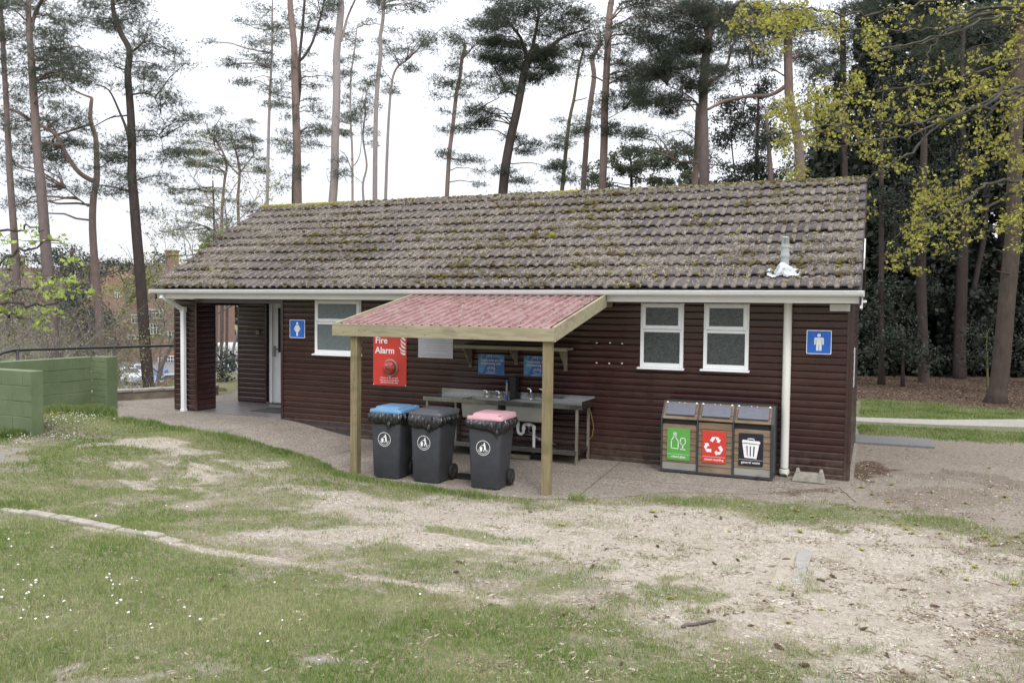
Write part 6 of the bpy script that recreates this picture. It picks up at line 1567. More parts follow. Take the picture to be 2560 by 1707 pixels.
            cc = c+RT*(e[:, :1]*rx)+np.array([-RT[1], RT[0], 0])*(e[:, 1:2]*ry)+np.array([0, 0, 1])*(e[:, 2:]*rz)
            for s_ in cc: m2.tube(limb_path(c, s_, .05, 4, .1), [.016*limbk, .012*limbk, .008*limbk, .004*limbk], 4, cap=False)
            ci = rng.integers(0, ncl, nlf); S = cc[ci]+rng.normal(0, 1, (nlf, 3))*np.array([.30, .30, .20])*max(.5, min(1.5, (rx*rz)**.5))
            sc = max(1, d/26); VV.append(leaf_tris(S, .085*sc, .024*sc))
    if len(m2.v): m.add(m2.v, m2.f)
    m.build('trunk', MT[bark], o, smooth=True)
    if VV:
        V = np.concatenate(VV); kk = 3 if kind == 'pine' else 4
        np_mesh('crown', V, np.arange(len(V)).reshape(-1, kk), MT[leafmat], o)
    return o
GP = 'tall pines behind the hut'
# left group
tree('pine_tree', 'pine with a thin straight trunk at the left edge of the photo', [(0, 0), (25, 400), (50, 850), (62, 1100), (75, 1300), (95, 1568), (118, 2000), (130, 2300)], 26, (10, 19), [(60, 60, 90, 50), (50, 240, 60, 40), (90, 390, 50, 30), (70, 470, 50, 25), (20, 160, 60, 40), (110, 20, 60, 30)], conv=C5)
tree('pine_tree', 'tall pine forking near the top of the photo, second trunk from the left edge', [(185, 0), (190, 200), (205, 400), (225, 700), (245, 1000), (270, 1250), (295, 1568), (330, 2000), (365, 2400)], 24, (11, 29),
     [(420, 70, 110, 50), (150, 20, 110, 30), (330, 100, 120, 50), (440, 140, 90, 50), (330, 225, 110, 20), (310, 330, 90, 30), (420, 345, 110, 28), (430, 440, 140, 60), (320, 560, 90, 40), (290, 440, 70, 50), (500, 400, 70, 60), (560, 530, 50, 25), (520, 490, 70, 30)], limbs=[([(205, 190), (230, 90), (285, -20)], 10, 8), ([(225, 320), (300, 310), (420, 330)], 4, 2)], conv=C5)
tree('pine_tree', 'pine with a broken top and a long branch sweeping up to the left', [(600, 640), (590, 780), (625, 900), (632, 1050), (632, 1180), (610, 1300), (605, 1500), (625, 1800), (650, 2080), (662, 2300)], 27, (8, 21),
     [(120, 760, 130, 50), (60, 800, 80, 70), (330, 700, 90, 40), (380, 780, 100, 45), (150, 900, 150, 50), (400, 920, 60, 40), (180, 1050, 130, 50), (380, 1080, 110, 40), (150, 1170, 120, 40), (350, 1210, 80, 30), (530, 820, 50, 30), (480, 930, 60, 20), (60, 960, 90, 60), (250, 980, 90, 40), (80, 1350, 90, 30), (250, 1330, 80, 20)],
     limbs=[([(620, 1190), (520, 1130), (440, 1020), (370, 890), (250, 810), (60, 710)], 13, 5), ([(600, 640), (500, 600), (400, 530)], 6, 2), ([(610, 830), (700, 780), (760, 750)], 3, 1.5), ([(590, 1360), (500, 1290), (430, 1230)], 5, 2), ([(370, 890), (360, 850), (300, 780)], 6, 3)], bark='bark_red', conv=C5)
tree('pine_tree', 'dark crooked pine with scattered foliage, just left of the hut roof', [(735, 0), (745, 90), (790, 220), (845, 330), (835, 480), (845, 620), (857, 800), (862, 1000), (862, 1150), (875, 1300), (890, 1500), (915, 1790), (935, 2060), (962, 2430), (975, 2540)], 25, (9, 29),
     [(830, 20, 80, 25), (890, 60, 60, 30), (680, 190, 120, 28), (760, 170, 50, 25), (990, 240, 120, 50), (1100, 330, 70, 50), (750, 420, 130, 36), (940, 300, 50, 30), (900, 500, 60, 30), (1090, 640, 100, 32), (1150, 680, 80, 32), (1080, 800, 120, 32), (1200, 790, 60, 35), (720, 1050, 60, 40), (780, 1200, 120, 40), (760, 1270, 100, 32), (1050, 1050, 60, 22), (1150, 980, 50, 20), (880, 1160, 90, 26), (620, 60, 30, 12), (700, 1000, 50, 25)],
     limbs=[([(855, 1000), (830, 860), (780, 730), (710, 590), (620, 555)], 9, 2), ([(850, 350), (900, 310), (940, 270)], 7, 4), ([(865, 620), (940, 610), (1010, 640), (1050, 740)], 5, 2), ([(870, 900), (960, 885), (1050, 900)], 3, 2), ([(835, 460), (790, 450), (740, 430)], 5, 3), ([(760, 760), (700, 780), (630, 820)], 4, 2), ([(1000, 850), (1050, 900), (1070, 1010)], 3, 1)], bark='bark_dark', conv=C5)
# umbrella pines
tree('umbrella_pine', 'flat-topped pine, right one of the rounded pair left of the ridge end', [(1540, 980), (1560, 1080), (1565, 1150), (1555, 1300), (1560, 1500)], 45, (4, 8), [(1590, 860, 90, 50), (1620, 950, 60, 40), (1550, 980, 90, 35), (1500, 900, 90, 40), (1680, 1100, 50, 28), (1600, 1080, 50, 20), (1640, 1340, 60, 22), (1540, 830, 60, 30)], limbs=[([(1560, 1140), (1620, 1060), (1660, 1010)], 4, 2), ([(1560, 1140), (1480, 1060), (1400, 950)], 5, 2)], bark='bark_red', leafmat='needle2', conv=C5, dens=1.3, dsp=1.2)
tree('umbrella_pine', 'flat-topped pine, left one of the rounded pair left of the ridge end', [(1420, 930), (1480, 1060), (1465, 1200), (1450, 1380), (1450, 1560)], 44, (4, 8), [(1330, 930, 100, 34), (1420, 860, 100, 40), (1280, 980, 60, 22), (1330, 1040, 80, 28), (1300, 1090, 70, 20), (1400, 1080, 80, 28), (1420, 1250, 70, 28), (1450, 920, 90, 34)], bark='bark_red', leafmat='needle2', conv=C5, dens=1.3, dsp=1.2)
tree('pine_tree', 'low loose pine below the rounded pair, just above the left roof slope', [(1390, 1180), (1395, 1300), (1400, 1560)], 40, (3, 5), [(1250, 1250, 80, 30), (1180, 1320, 50, 26), (1320, 1300, 90, 32), (1380, 1400, 90, 32), (1250, 1500, 130, 34), (1500, 1440, 60, 34), (1160, 1540, 80, 26), (1340, 1540, 80, 26)], bark='bark_dark', leafmat='needle2', conv=C5)
# behind the ridge, left to right
tree('pine_tree', 'slim grey pine with foliage only on its left, first trunk right of the roof end', [(1780, 30), (1778, 250), (1772, 450), (1760, 700), (1752, 1000), (1745, 1350), (1742, 1400)], 42, (4, 9), [(1660, 50, 80, 40), (1720, 110, 60, 35), (1620, 160, 70, 28), (1700, 270, 80, 28), (1800, 270, 60, 25), (1590, 360, 80, 18), (1500, 430, 60, 28), (1620, 440, 80, 28), (1770, 330, 70, 20), (1600, 540, 50, 12), (1800, 680, 50, 14)], group=None, bark='bark_grey', conv=C5)
tree('pine_tree', 'orange-barked straight pine standing in front of a darker forked one', [(1895, 0), (1905, 150), (1922, 300), (1925, 500), (1935, 800), (1942, 1100), (1945, 1345)], 34, (13, 21), [(1900, 60, 90, 35), (1850, 180, 60, 30), (1880, 440, 70, 20), (1860, 600, 50, 20), (1880, 690, 50, 20), (1860, 950, 70, 40), (1890, 1150, 60, 20)], bark='bark_red', conv=C5)
tree('pine_tree', 'dark forked pine directly behind the orange-barked one', [(1990, 0), (1975, 200), (1955, 400), (1960, 560), (1935, 800), (1920, 1150), (1918, 1345)], 37, (6, 10), [(2060, 30, 90, 30), (2000, 160, 80, 35), (2080, 230, 70, 32), (2080, 470, 80, 34), (2030, 540, 90, 22), (2040, 690, 80, 18), (2000, 860, 70, 40), (1990, 960, 60, 40), (2090, 850, 40, 20), (2120, 100, 60, 30)], limbs=[([(1965, 400), (2040, 280), (2110, 50), (2120, -60)], 7, 4)], bark='bark_dark', conv=C5)
tree('pine_tree', 'thick pinkish-grey pine trunk forking at the top, above the left part of the ridge', [(2225, 0), (2225, 100), (2200, 350), (2200, 600), (2190, 900), (2185, 1150), (2172, 1330)], 33, (16, 21), [(2150, 30, 60, 20), (2140, 850, 40, 18), (2240, 1120, 30, 10)], limbs=[([(2225, 300), (2265, 130), (2320, 0), (2350, -60)], 6, 4), ([(2150, 1200), (2130, 1120)], 2, 1)], bark='bark_grey', conv=C5)
tree('pine_tree', 'very thin pine with side shoots, left of the paler slim trunk', [(110, 180), (95, 330), (72, 500), (68, 750), (80, 1000), (82, 1330)], 46, (3, 6), [(110, 170, 120, 26), (60, 240, 60, 30), (40, 400, 70, 26), (70, 290, 60, 20), (40, 560, 50, 14), (40, 690, 50, 26), (40, 760, 60, 20), (30, 880, 30, 14)], limbs=[([(82, 1130), (40, 1020), (0, 985)], 3, 2), ([(88, 1090), (130, 1010), (140, 850), (130, 700)], 3, 2)], bark='bark_grey', conv=C6)
tree('pine_tree', 'curving thin pine close against its thinner neighbour', [(160, 700), (165, 740), (150, 900), (175, 1080), (150, 1200), (155, 1330)], 47, (3, 6), [(180, 540, 50, 14), (130, 700, 80, 30), (180, 700, 60, 26), (110, 770, 60, 20), (180, 880, 60, 14)], limbs=[([(150, 1200), (115, 1170), (90, 1150)], 2, 1)], bark='bark_grey', conv=C6)
tree('pine_tree', 'slim pale pink-barked pine reaching the top of the photo', [(285, 0), (280, 130), (262, 250), (265, 350), (245, 550), (235, 750), (230, 1000), (228, 1325)], 38, (8, 12), [(340, 50, 80, 36), (560, 30, 110, 18), (450, 60, 90, 18), (250, 30, 40, 15), (200, 540, 40, 20)], limbs=[([(235, 560), (225, 500)], 3, 2)], bark='bark_grey', conv=C6)
tree('pine_tree', 'slim pine with a feathery head standing alone left of the gap', [(430, 400), (375, 440), (340, 530), (320, 750), (308, 1000), (297, 1320)], 44, (4, 8), [(430, 230, 120, 26), (400, 290, 110, 30), (500, 270, 80, 30), (380, 390, 60, 20), (340, 330, 60, 20), (480, 430, 30, 8), (300, 590, 50, 10), (600, 320, 40, 14)], limbs=[([(340, 530), (300, 480), (280, 460)], 2, 1)], bark='bark_grey', conv=C6)
tree('pine_tree', 'medium pine with a forked small crown, leaning slightly right', [(820, 300), (795, 400), (785, 500), (760, 620), (740, 800), (715, 1000), (705, 1150), (697, 1305)], 38, (8, 11), [(720, 220, 70, 36), (800, 190, 80, 40), (880, 270, 60, 28), (760, 300, 70, 26), (720, 430, 60, 20), (720, 555, 60, 12), (870, 550, 60, 8), (800, 630, 60, 12), (690, 850, 40, 14), (690, 1010, 30, 10), (850, 1040, 50, 14), (920, 1120, 40, 26), (640, 560, 40, 10)], limbs=[([(795, 390), (850, 330), (865, 310)], 6, 3), ([(740, 840), (800, 810), (880, 800)], 2.5, 1.5)], bark='bark_red', conv=C6)
tree('pine_tree', 'thick leaning pine with a broad dense dark crown, above the middle of the roof', [(1290, 300), (1240, 370), (1205, 470), (1180, 600), (1150, 750), (1115, 900), (1080, 1100), (1063, 1280)], 30, (16, 24),
     [(1150, 60, 130, 55), (1280, 50, 150, 50), (1050, 180, 120, 50), (1200, 180, 150, 55), (1350, 130, 150, 55), (1000, 250, 80, 35), (1150, 290, 120, 28), (1300, 270, 120, 35), (1450, 120, 110, 50), (1480, 220, 80, 28), (1020, 100, 60, 40), (960, 180, 50, 40), (980, 390, 90, 22), (1120, 370, 60, 30), (1280, 400, 80, 28), (1380, 370, 60, 20), (1030, 610, 110, 34), (900, 720, 60, 34), (900, 790, 80, 22), (1260, 490, 50, 12), (1220, 940, 80, 20), (1180, 1190, 60, 36), (1390, 1100, 40, 15), (1560, 80, 60, 40), (1390, 470, 50, 15), (1240, -20, 200, 40), (1100, 450, 60, 30)],
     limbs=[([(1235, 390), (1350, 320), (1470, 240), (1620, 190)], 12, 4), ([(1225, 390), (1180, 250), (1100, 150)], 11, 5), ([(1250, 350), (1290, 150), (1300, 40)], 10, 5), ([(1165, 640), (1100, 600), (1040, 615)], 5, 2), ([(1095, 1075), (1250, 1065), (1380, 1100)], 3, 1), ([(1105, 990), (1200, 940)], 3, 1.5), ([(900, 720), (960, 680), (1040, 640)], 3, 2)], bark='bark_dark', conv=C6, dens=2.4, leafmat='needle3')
tree('pine_tree', 'slender greenish pine with a bent trunk, left of the pair of straight trunks', [(1600, 290), (1560, 450), (1530, 640), (1500, 780), (1480, 950), (1465, 1100), (1448, 1265)], 36, (5, 11), [(1560, 300, 60, 28), (1500, 440, 60, 28), (1600, 380, 60, 28), (1560, 800, 60, 34), (1410, 890, 60, 28), (1410, 960, 50, 20), (1480, 320, 60, 20)], limbs=[([(1530, 660), (1580, 650), (1610, 640)], 3, 2), ([(1485, 940), (1560, 925)], 2, 1)], bark='bark_mossy', conv=C6)
tree('pine_tree', 'left one of the two close trunks right of the middle of the roof', [(1705, 285), (1650, 380), (1660, 500), (1640, 650), (1620, 800), (1605, 1000), (1588, 1245)], 34, (11, 14), [(1700, 220, 80, 30), (1660, 130, 60, 34), (1700, 680, 40, 34), (1620, 820, 60, 30), (1560, 870, 60, 25)], bark='bark_pine', conv=C6)
tree('pine_tree', 'right and thicker one of the two close trunks, with layered branches on its right', [(1775, 0), (1760, 100), (1750, 300), (1740, 500), (1728, 750), (1725, 950), (1713, 1245)], 31, (15, 20), [(1850, 230, 130, 36), (1900, 130, 150, 36), (1980, 60, 130, 36), (1840, 420, 90, 22), (1950, 470, 80, 22), (1880, 530, 100, 18), (1930, 590, 60, 15), (1850, 640, 80, 22), (1960, 680, 90, 22), (1780, 860, 30, 14), (1780, 300, 80, 34), (2040, 250, 60, 30), (2060, 480, 40, 12)], limbs=[([(1750, 160), (1800, 80), (1840, 20)], 6, 4), ([(1740, 780), (1800, 750), (1850, 720)], 2.5, 1.5), ([(1735, 540), (1680, 510), (1640, 500)], 5, 3)], bark='bark_red', conv=C6, dens=1.8, leafmat='needle3')
tree('pine_tree', 'low bushy pine foliage rising just above the ridge behind the two close trunks', [(1900, 1060), (1905, 1250)], 38, (5, 8), [(1650, 1100, 80, 60), (1800, 1040, 90, 50), (1850, 1140, 130, 50), (2000, 1090, 130, 55), (2110, 1040, 110, 40), (2150, 1170, 130, 40), (1720, 1190, 110, 34), (2250, 1130, 70, 40), (1980, 1190, 120, 40), (1600, 1200, 60, 30), (2050, 980, 120, 60), (2200, 1000, 120, 70), (1900, 980, 90, 40), (2300, 1080, 90, 70)], kind='leaf', leafmat='needle2', bark='bark_dark', conv=C6, k=2600, dsp=1.5)
tree('pine_tree', 'big reddish pine with a forked dense crown, right of the middle of the ridge', [(340, 60), (300, 200), (275, 350), (262, 500), (255, 700), (260, 900), (262, 1225)], 28, (19, 25),
     [(120, 60, 150, 45), (250, 60, 150, 45), (60, 180, 110, 42), (200, 180, 140, 42), (330, 150, 100, 45), (100, 290, 110, 28), (230, 270, 120, 36), (180, 520, 100, 34), (60, 610, 80, 34), (150, 560, 80, 40), (420, 60, 100, 34), (520, 250, 80, 34), (100, 430, 50, 40), (60, 700, 80, 28), (-60, 120, 120, 50), (-100, 250, 90, 40), (-60, 470, 80, 40), (-120, 580, 90, 28), (-190, 870, 60, 25), (-150, 600, 60, 30), (20, 60, 120, 60), (300, 20, 160, 50), (380, 280, 80, 40), (60, 380, 100, 50), (340, 420, 70, 40), (0, 380, 60, 26), (420, 180, 70, 30)],
     limbs=[([(300, 540), (400, 460), (440, 320), (470, 260)], 9, 4), ([(320, 150), (430, 60), (560, -20)], 16, 10), ([(250, 1090), (200, 1060), (80, 1055)], 7, 4), ([(262, 740), (180, 640), (20, 560)], 4, 2), ([(230, 760), (120, 640), (0, 650)], 3, 1.5), ([(262, 580), (330, 530), (480, 430)], 4, 2)], bark='bark_pine', conv=C7, dens=2.4, leafmat='needle3')
tree('pine_tree', 'bare reddish trunk half hidden behind the big forked pine', [(225, 700), (215, 1000), (200, 1225)], 30, (14, 17), [(160, 860, 60, 50), (100, 980, 80, 50)], bark='bark_red', conv=C7)
tree('pine_tree', 'orange pine trunk rising through the maple leaves with a long low left limb', [(810, 200), (810, 300), (812, 450), (820, 650), (850, 780), (880, 950), (892, 1190)], 24, (19, 24), [(560, 200, 100, 45), (650, 350, 100, 45), (480, 470, 90, 30), (700, 180, 100, 45), (900, 130, 120, 50), (1000, 250, 120, 50), (760, 80, 120, 50), (620, 60, 100, 40), (960, 400, 90, 24)], limbs=[([(800, 560), (700, 620), (560, 630), (400, 660), (290, 715)], 11, 7), ([(830, 385), (920, 370), (1020, 420), (1100, 500)], 8, 3), ([(820, 520), (700, 450), (560, 440)], 4, 2)], bark='bark_red', conv=C7, dens=2.0, leafmat='needle3')
tree('pine_tree', 'short reddish trunk piece between the big forked pine and the orange trunk', [(660, 700), (680, 900), (690, 1050), (700, 1205)], 30, (4, 15), [(620, 980, 90, 60), (680, 860, 90, 70)], bark='bark_red', kind='leaf', leafmat='oakleaf', conv=C7, upper=False)
tree('pine_tree', 'dark straight pine behind the maple, right of the orange trunk', [(1165, 60), (1170, 400), (1170, 800), (1180, 1200)], 29, (12, 18), [(1150, 120, 150, 60), (1150, 280, 150, 60), (1250, 200, 120, 60), (1050, 360, 110, 40), (1300, 350, 120, 60), (1200, 60, 150, 40)], bark='bark_dark', conv=C7, dens=2.0, leafmat='needle3')
tree('pine_tree', 'dark trunk behind the upper right maple branches', [(1960, 100), (1945, 450), (1950, 800), (1950, 1100)], 27, (10, 14), [(1750, 120, 120, 60), (1850, 220, 140, 60), (2100, 180, 140, 60), (2300, 300, 120, 80), (1700, 330, 140, 70), (1900, 420, 150, 80), (2250, 520, 120, 80)], bark='bark_dark', conv=C7, dens=2.0, leafmat='needle3')
tree('pine_tree', 'tall pine with a thick flared brown trunk at the right edge of the photo', [(2400, -200), (2350, 100), (2320, 400), (2300, 800), (2290, 1100), (2285, 1400), (2275, 1600), (2240, 1960), (2205, 2360), (2180, 2560)], 19.5, (22, 42), [(2200, 60, 120, 40), (2450, 120, 140, 60)], limbs=[([(2290, 1690), (2200, 1640), (2160, 1630)], 5, 2), ([(2290, 1800), (2220, 1780), (2170, 1770)], 4, 2), ([(2280, 1910), (2200, 1880), (2150, 1870)], 4, 2)], bark='bark_right', conv=C7)
# evergreen oaks behind the ridge
HQ = dict(kind='leaf', leafmat='oakleaf', bark='bark_dark', conv=C7)
tree('evergreen_oak', 'dark grey-green evergreen oak filling the gap between two reddish trunks', [(620, 520), (612, 800), (600, 1200)], 32, (2, 11), [(600, 560, 150, 70), (480, 720, 130, 80), (650, 700, 120, 90), (450, 900, 110, 100), (600, 900, 150, 110), (700, 1100, 120, 90), (450, 1120, 150, 80), (560, 1180, 180, 40), (380, 640, 60, 40), (420, 780, 110, 80), (560, 780, 110, 90), (330, 1080, 90, 70), (640, 1040, 110, 90), (760, 900, 80, 80)], limbs=[([(470, 1200), (440, 900), (470, 780)], 4, 2), ([(600, 900), (520, 760), (540, 640)], 4, 2)], k=2600, **HQ)
tree('evergreen_oak', 'dark evergreen oak behind the maple leaves above the right of the ridge', [(1000, 600), (1000, 900), (1000, 1200)], 33, (8, 12), [(950, 700, 130, 110), (1060, 850, 140, 130), (980, 1080, 160, 110), (1120, 600, 130, 100), (860, 1150, 90, 60), (1150, 1050, 130, 120), (1260, 1100, 110, 100), (950, 500, 100, 60)], limbs=[([(1000, 1000), (1120, 860), (1150, 700)], 4, 2)], k=1500, **HQ)
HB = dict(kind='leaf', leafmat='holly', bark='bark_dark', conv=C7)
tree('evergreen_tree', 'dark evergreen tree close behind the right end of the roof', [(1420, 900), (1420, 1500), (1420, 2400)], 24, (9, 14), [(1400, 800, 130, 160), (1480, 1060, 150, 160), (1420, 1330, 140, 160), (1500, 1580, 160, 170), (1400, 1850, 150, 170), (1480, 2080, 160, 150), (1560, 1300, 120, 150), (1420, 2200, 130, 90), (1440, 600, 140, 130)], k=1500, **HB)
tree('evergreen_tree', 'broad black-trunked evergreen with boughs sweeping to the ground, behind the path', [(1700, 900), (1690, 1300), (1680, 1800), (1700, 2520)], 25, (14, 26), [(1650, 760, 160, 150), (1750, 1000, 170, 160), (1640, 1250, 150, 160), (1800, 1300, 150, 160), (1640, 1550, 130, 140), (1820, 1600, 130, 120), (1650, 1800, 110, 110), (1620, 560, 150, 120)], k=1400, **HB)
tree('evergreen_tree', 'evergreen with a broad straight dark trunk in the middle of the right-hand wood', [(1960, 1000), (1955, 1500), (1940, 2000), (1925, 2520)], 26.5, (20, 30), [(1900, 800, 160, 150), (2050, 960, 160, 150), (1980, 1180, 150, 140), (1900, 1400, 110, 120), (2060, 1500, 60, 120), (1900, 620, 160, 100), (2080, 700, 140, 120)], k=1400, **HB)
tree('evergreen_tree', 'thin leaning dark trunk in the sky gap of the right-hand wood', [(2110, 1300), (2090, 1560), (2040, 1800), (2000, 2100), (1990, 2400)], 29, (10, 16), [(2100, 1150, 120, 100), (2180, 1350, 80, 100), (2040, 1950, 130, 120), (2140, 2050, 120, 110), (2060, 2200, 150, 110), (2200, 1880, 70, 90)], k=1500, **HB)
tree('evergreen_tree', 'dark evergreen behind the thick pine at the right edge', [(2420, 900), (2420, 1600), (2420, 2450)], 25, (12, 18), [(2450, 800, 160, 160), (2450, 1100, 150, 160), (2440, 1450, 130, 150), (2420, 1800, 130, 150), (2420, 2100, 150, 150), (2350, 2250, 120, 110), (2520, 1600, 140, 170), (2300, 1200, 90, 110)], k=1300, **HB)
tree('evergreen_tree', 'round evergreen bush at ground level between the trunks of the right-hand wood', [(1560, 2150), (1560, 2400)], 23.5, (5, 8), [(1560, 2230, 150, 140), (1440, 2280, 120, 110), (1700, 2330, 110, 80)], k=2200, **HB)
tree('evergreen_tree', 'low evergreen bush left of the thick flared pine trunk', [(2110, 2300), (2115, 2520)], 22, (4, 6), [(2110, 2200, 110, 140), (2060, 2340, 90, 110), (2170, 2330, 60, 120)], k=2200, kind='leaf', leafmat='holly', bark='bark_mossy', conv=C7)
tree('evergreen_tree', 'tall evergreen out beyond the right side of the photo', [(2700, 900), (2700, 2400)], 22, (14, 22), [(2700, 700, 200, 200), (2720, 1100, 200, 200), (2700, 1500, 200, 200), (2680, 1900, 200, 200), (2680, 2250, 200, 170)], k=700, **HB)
# far wood behind: one mass nobody could count
def wood(name, us, d0, d1, z0, z1, n, mat, L, W, gap=.34):
    u = rng.uniform(us[0], us[1], n); d = rng.uniform(d0, d1, n); p = CAM+d[:, None]*(FW+RT*((u[:, None]-1280)/FPX)); x, y = p[:, 0], p[:, 1]
    ed = sst(us[0], us[0]+.28*(us[1]-us[0]), u)*.75+.25 if gap > .1 else 1.0; top = z1*(.55+.6*fbm(u*.012, d*.05, 201))*ed; z = z0+(top-z0)*rng.random(n)**1.1
    hole = fbm(u*.03, z*.9, 203); k = (hole > gap) & (rng.random(n) < sst(us[0], us[0]+90, u)+.0); C = np.stack([x, y, terrain(x, y)+z], 1)[k]
    C = C[(C[:, 2] > -9)]; V = leaf_tris(C, L, W); o = np_mesh(name, V, np.arange(len(V)).reshape(-1, 4), MT[mat]); tag(o, kind='stuff')
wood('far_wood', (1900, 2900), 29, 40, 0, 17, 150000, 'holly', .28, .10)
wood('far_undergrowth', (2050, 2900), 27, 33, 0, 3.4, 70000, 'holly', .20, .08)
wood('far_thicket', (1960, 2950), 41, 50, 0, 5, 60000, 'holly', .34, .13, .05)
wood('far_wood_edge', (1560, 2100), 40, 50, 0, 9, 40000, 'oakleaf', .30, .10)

# ------------------------------------------------------------------ maple with young yellow-green leaves
LEAF5 = np.array([[0, 0], [.42, .16], [.30, .36], [.55, .72], [.16, .62], [0, 1.0], [-.16, .62], [-.55, .72], [-.30, .36], [-.42, .16]])
def maple_leaves(C, s, droop=.6):
    n = len(C); V = []
    a = rng.uniform(0, 2*PI, n); el = rng.uniform(-1.3, .3, n)*droop; d = np.stack([np.cos(a)*np.cos(el), np.sin(a)*np.cos(el), np.sin(el)], 1)
    t = rng.normal(0, 1, (n, 3)); sd = np.cross(d, t); sd /= np.linalg.norm(sd, axis=1, keepdims=True)
    S = (s*rng.uniform(.55, 1.3, n))[:, None, None]
    V = C[:, None]+(d[:, None]*LEAF5[None, :, 1:2]+sd[:, None]*LEAF5[None, :, 0:1])*S
    nr = np.cross(d, sd)[:, None]*(np.abs(LEAF5[None, :, 0:1])*.25)*S; V = V-nr
    return V.reshape(-1, 3)
def maple(name, label, boughs, trunk, d, blobs, s_leaf, extra_n, mat, bark='twig', lw=1.0, conv=C7, per=10, dvar=.7, tw=(34, 60), scat=.35, dens=16):
    mpp = d/FPX
    tp = [at(*conv(*p), d) for p in trunk]; g = tz(tp[-1][0], tp[-1][1]); tp.append(np.array([tp[-1][0], tp[-1][1], g-.1]))
    o = thing(name, label, 'tree', (tp[-1][0], tp[-1][1], g))
    m = MB(); sp_ = smooth_path(tp, 5); m.tube(sp_, list(np.linspace(tw[0]*mpp/2, tw[1]*mpp/2, len(sp_))), 12)
    BP = []
    for lp, w0, w1 in boughs:
        dd = RND.uniform(-dvar, dvar); k = len(lp); lp = [(a+RND.uniform(-22, 22), b+RND.uniform(-14, 14)) if 0 < j < k-2 else (a, b) for j, (a, b) in enumerate(lp)]
        q = smooth_path([at(*conv(*p), d+dd*min(1, (k-1-j)/(k-1)*1.4)) for j, p in enumerate(lp)], 6)   # tip first ... trunk last
        q = [x_+(rng.normal(0, .022, 3) if 0 < j_ < len(q)-6 else 0) for j_, x_ in enumerate(q)]; m.tube(q, list(np.linspace(w0*mpp/2*lw+.003, w1*mpp/2*lw, len(q))), 7); BP += q
    BP = np.array(BP); tips = []
    # twigs towards the leaf masses
    for bx, by, rx, ry, wt in blobs:
        s = abs(conv(1, 0)[0]-conv(0, 0)[0]); area = rx*ry*s*s*mpp*mpp
        n = max(3, int(dens*wt*area*PI*1.5)); 
        for _ in range(n):
            t = rng.uniform(0, 2*PI); r = math.sqrt(rng.random())
            c = at(*conv(bx+rx*r*math.cos(t), by+ry*r*math.sin(t)), d+rng.uniform(-dvar, dvar)); tips.append(c)
    tips = np.array(tips); nodes = BP
    order = np.argsort([np.min(np.linalg.norm(BP-t_, axis=1)) for t_ in tips])
    cc = []
    NL = [BP]; cache = BP
    for cnt, ti in enumerate(order):
        t_ = tips[ti]; dist = np.linalg.norm(cache-t_, axis=1)+np.where(cache[:, 0] < t_[0]-.1, .4, 0); a = cache[np.argmin(dist)]; L = np.linalg.norm(t_-a)
        q = limb_path(a, t_, RND.uniform(-.06, .10), 6, .08); r0 = (.0028+.0045*min(1.2, L))*lw
        m.tube(q, list(np.linspace(r0, .0016*lw, 6)), 4, cap=False); cc.append(t_)
        for _ in range(2):
            if rng.random() < scat: e = q[rng.integers(2, 5)]; e2 = e+rng.normal(0, .10, 3); m.tube([e, (e+e2)/2+rng.normal(0, .01, 3), e2], [.002*lw, .0016*lw, .0012*lw], 3, cap=False); cc.append(e2)
        if cnt % 2 == 0: cache = np.concatenate([cache, np.array(q[2:])])
    m.build('trunk', MT[bark], o, smooth=True)
    cc = np.array(cc); reps = rng.integers(int(per*.5), int(per*1.4)+1, len(cc)); C = np.repeat(cc, reps, 0)+rng.normal(0, 1, (reps.sum(), 3))*np.array([.035, .035, .026])*s_leaf/.05
    V = maple_leaves(C, s_leaf); np_mesh('crown', V, np.arange(len(V)).reshape(-1, 10), MT[mat], o)
    print(name, 'leaves', len(C), 'twigs', len(cc)); return o
TX = (3050, 900)
boughs = [([(1500, 330), (1750, 260), (1950, 150), (2120, 100), (2350, 130), (2700, 400), TX], 5, 26),
          ([(800, 870), (950, 840), (1200, 815), (1400, 790), (1650, 800), (1850, 755), (2100, 680), (2352, 600), (2700, 700), TX], 3, 18),
          ([(1330, 1170), (1470, 1090), (1560, 1020), (1800, 830), (2000, 700), (2352, 560), (2700, 650), TX], 5, 16),
          ([(1700, 1440), (1850, 1370), (2000, 1290), (2100, 1200), (2352, 1180), (2700, 1100), TX], 4, 20),
          ([(1560, 1660), (1750, 1520), (2000, 1400), (2200, 1290), (2352, 1230), (2700, 1150), TX], 3, 22),
          ([(500, 80), (700, 60), (900, 60), (1200, 110), (1500, 70), (1900, -20), (2352, -120), (2800, 200), TX], 3, 20),
          ([(700, 790), (900, 680), (1150, 620), (1400, 590), (1700, 540), (2000, 500), (2352, 380), (2700, 520), TX], 3, 16),
          ([(700, 230), (1000, 200), (1400, 200), (1700, 190), (1850, 160), (2150, 60), (2700, 200), TX], 3, 16),
          ([(1100, 420), (1350, 350), (1600, 300), (1900, 210), (2250, 130), (2700, 300), TX], 3, 15),
          ([(1000, 960), (1200, 960), (1400, 920), (1600, 880), (1900, 760), (2352, 640), (2700, 700), TX], 3, 14),
          ([(1500, 1560), (1750, 1400), (1950, 1200), (2050, 1000), (2150, 700), (2352, 400), (2800, 300), TX], 3, 14),
          ([(1690, 560), (1710, 480), (1760, 330), (1850, 190), (2100, 60), (2700, 150), TX], 3, 14)]
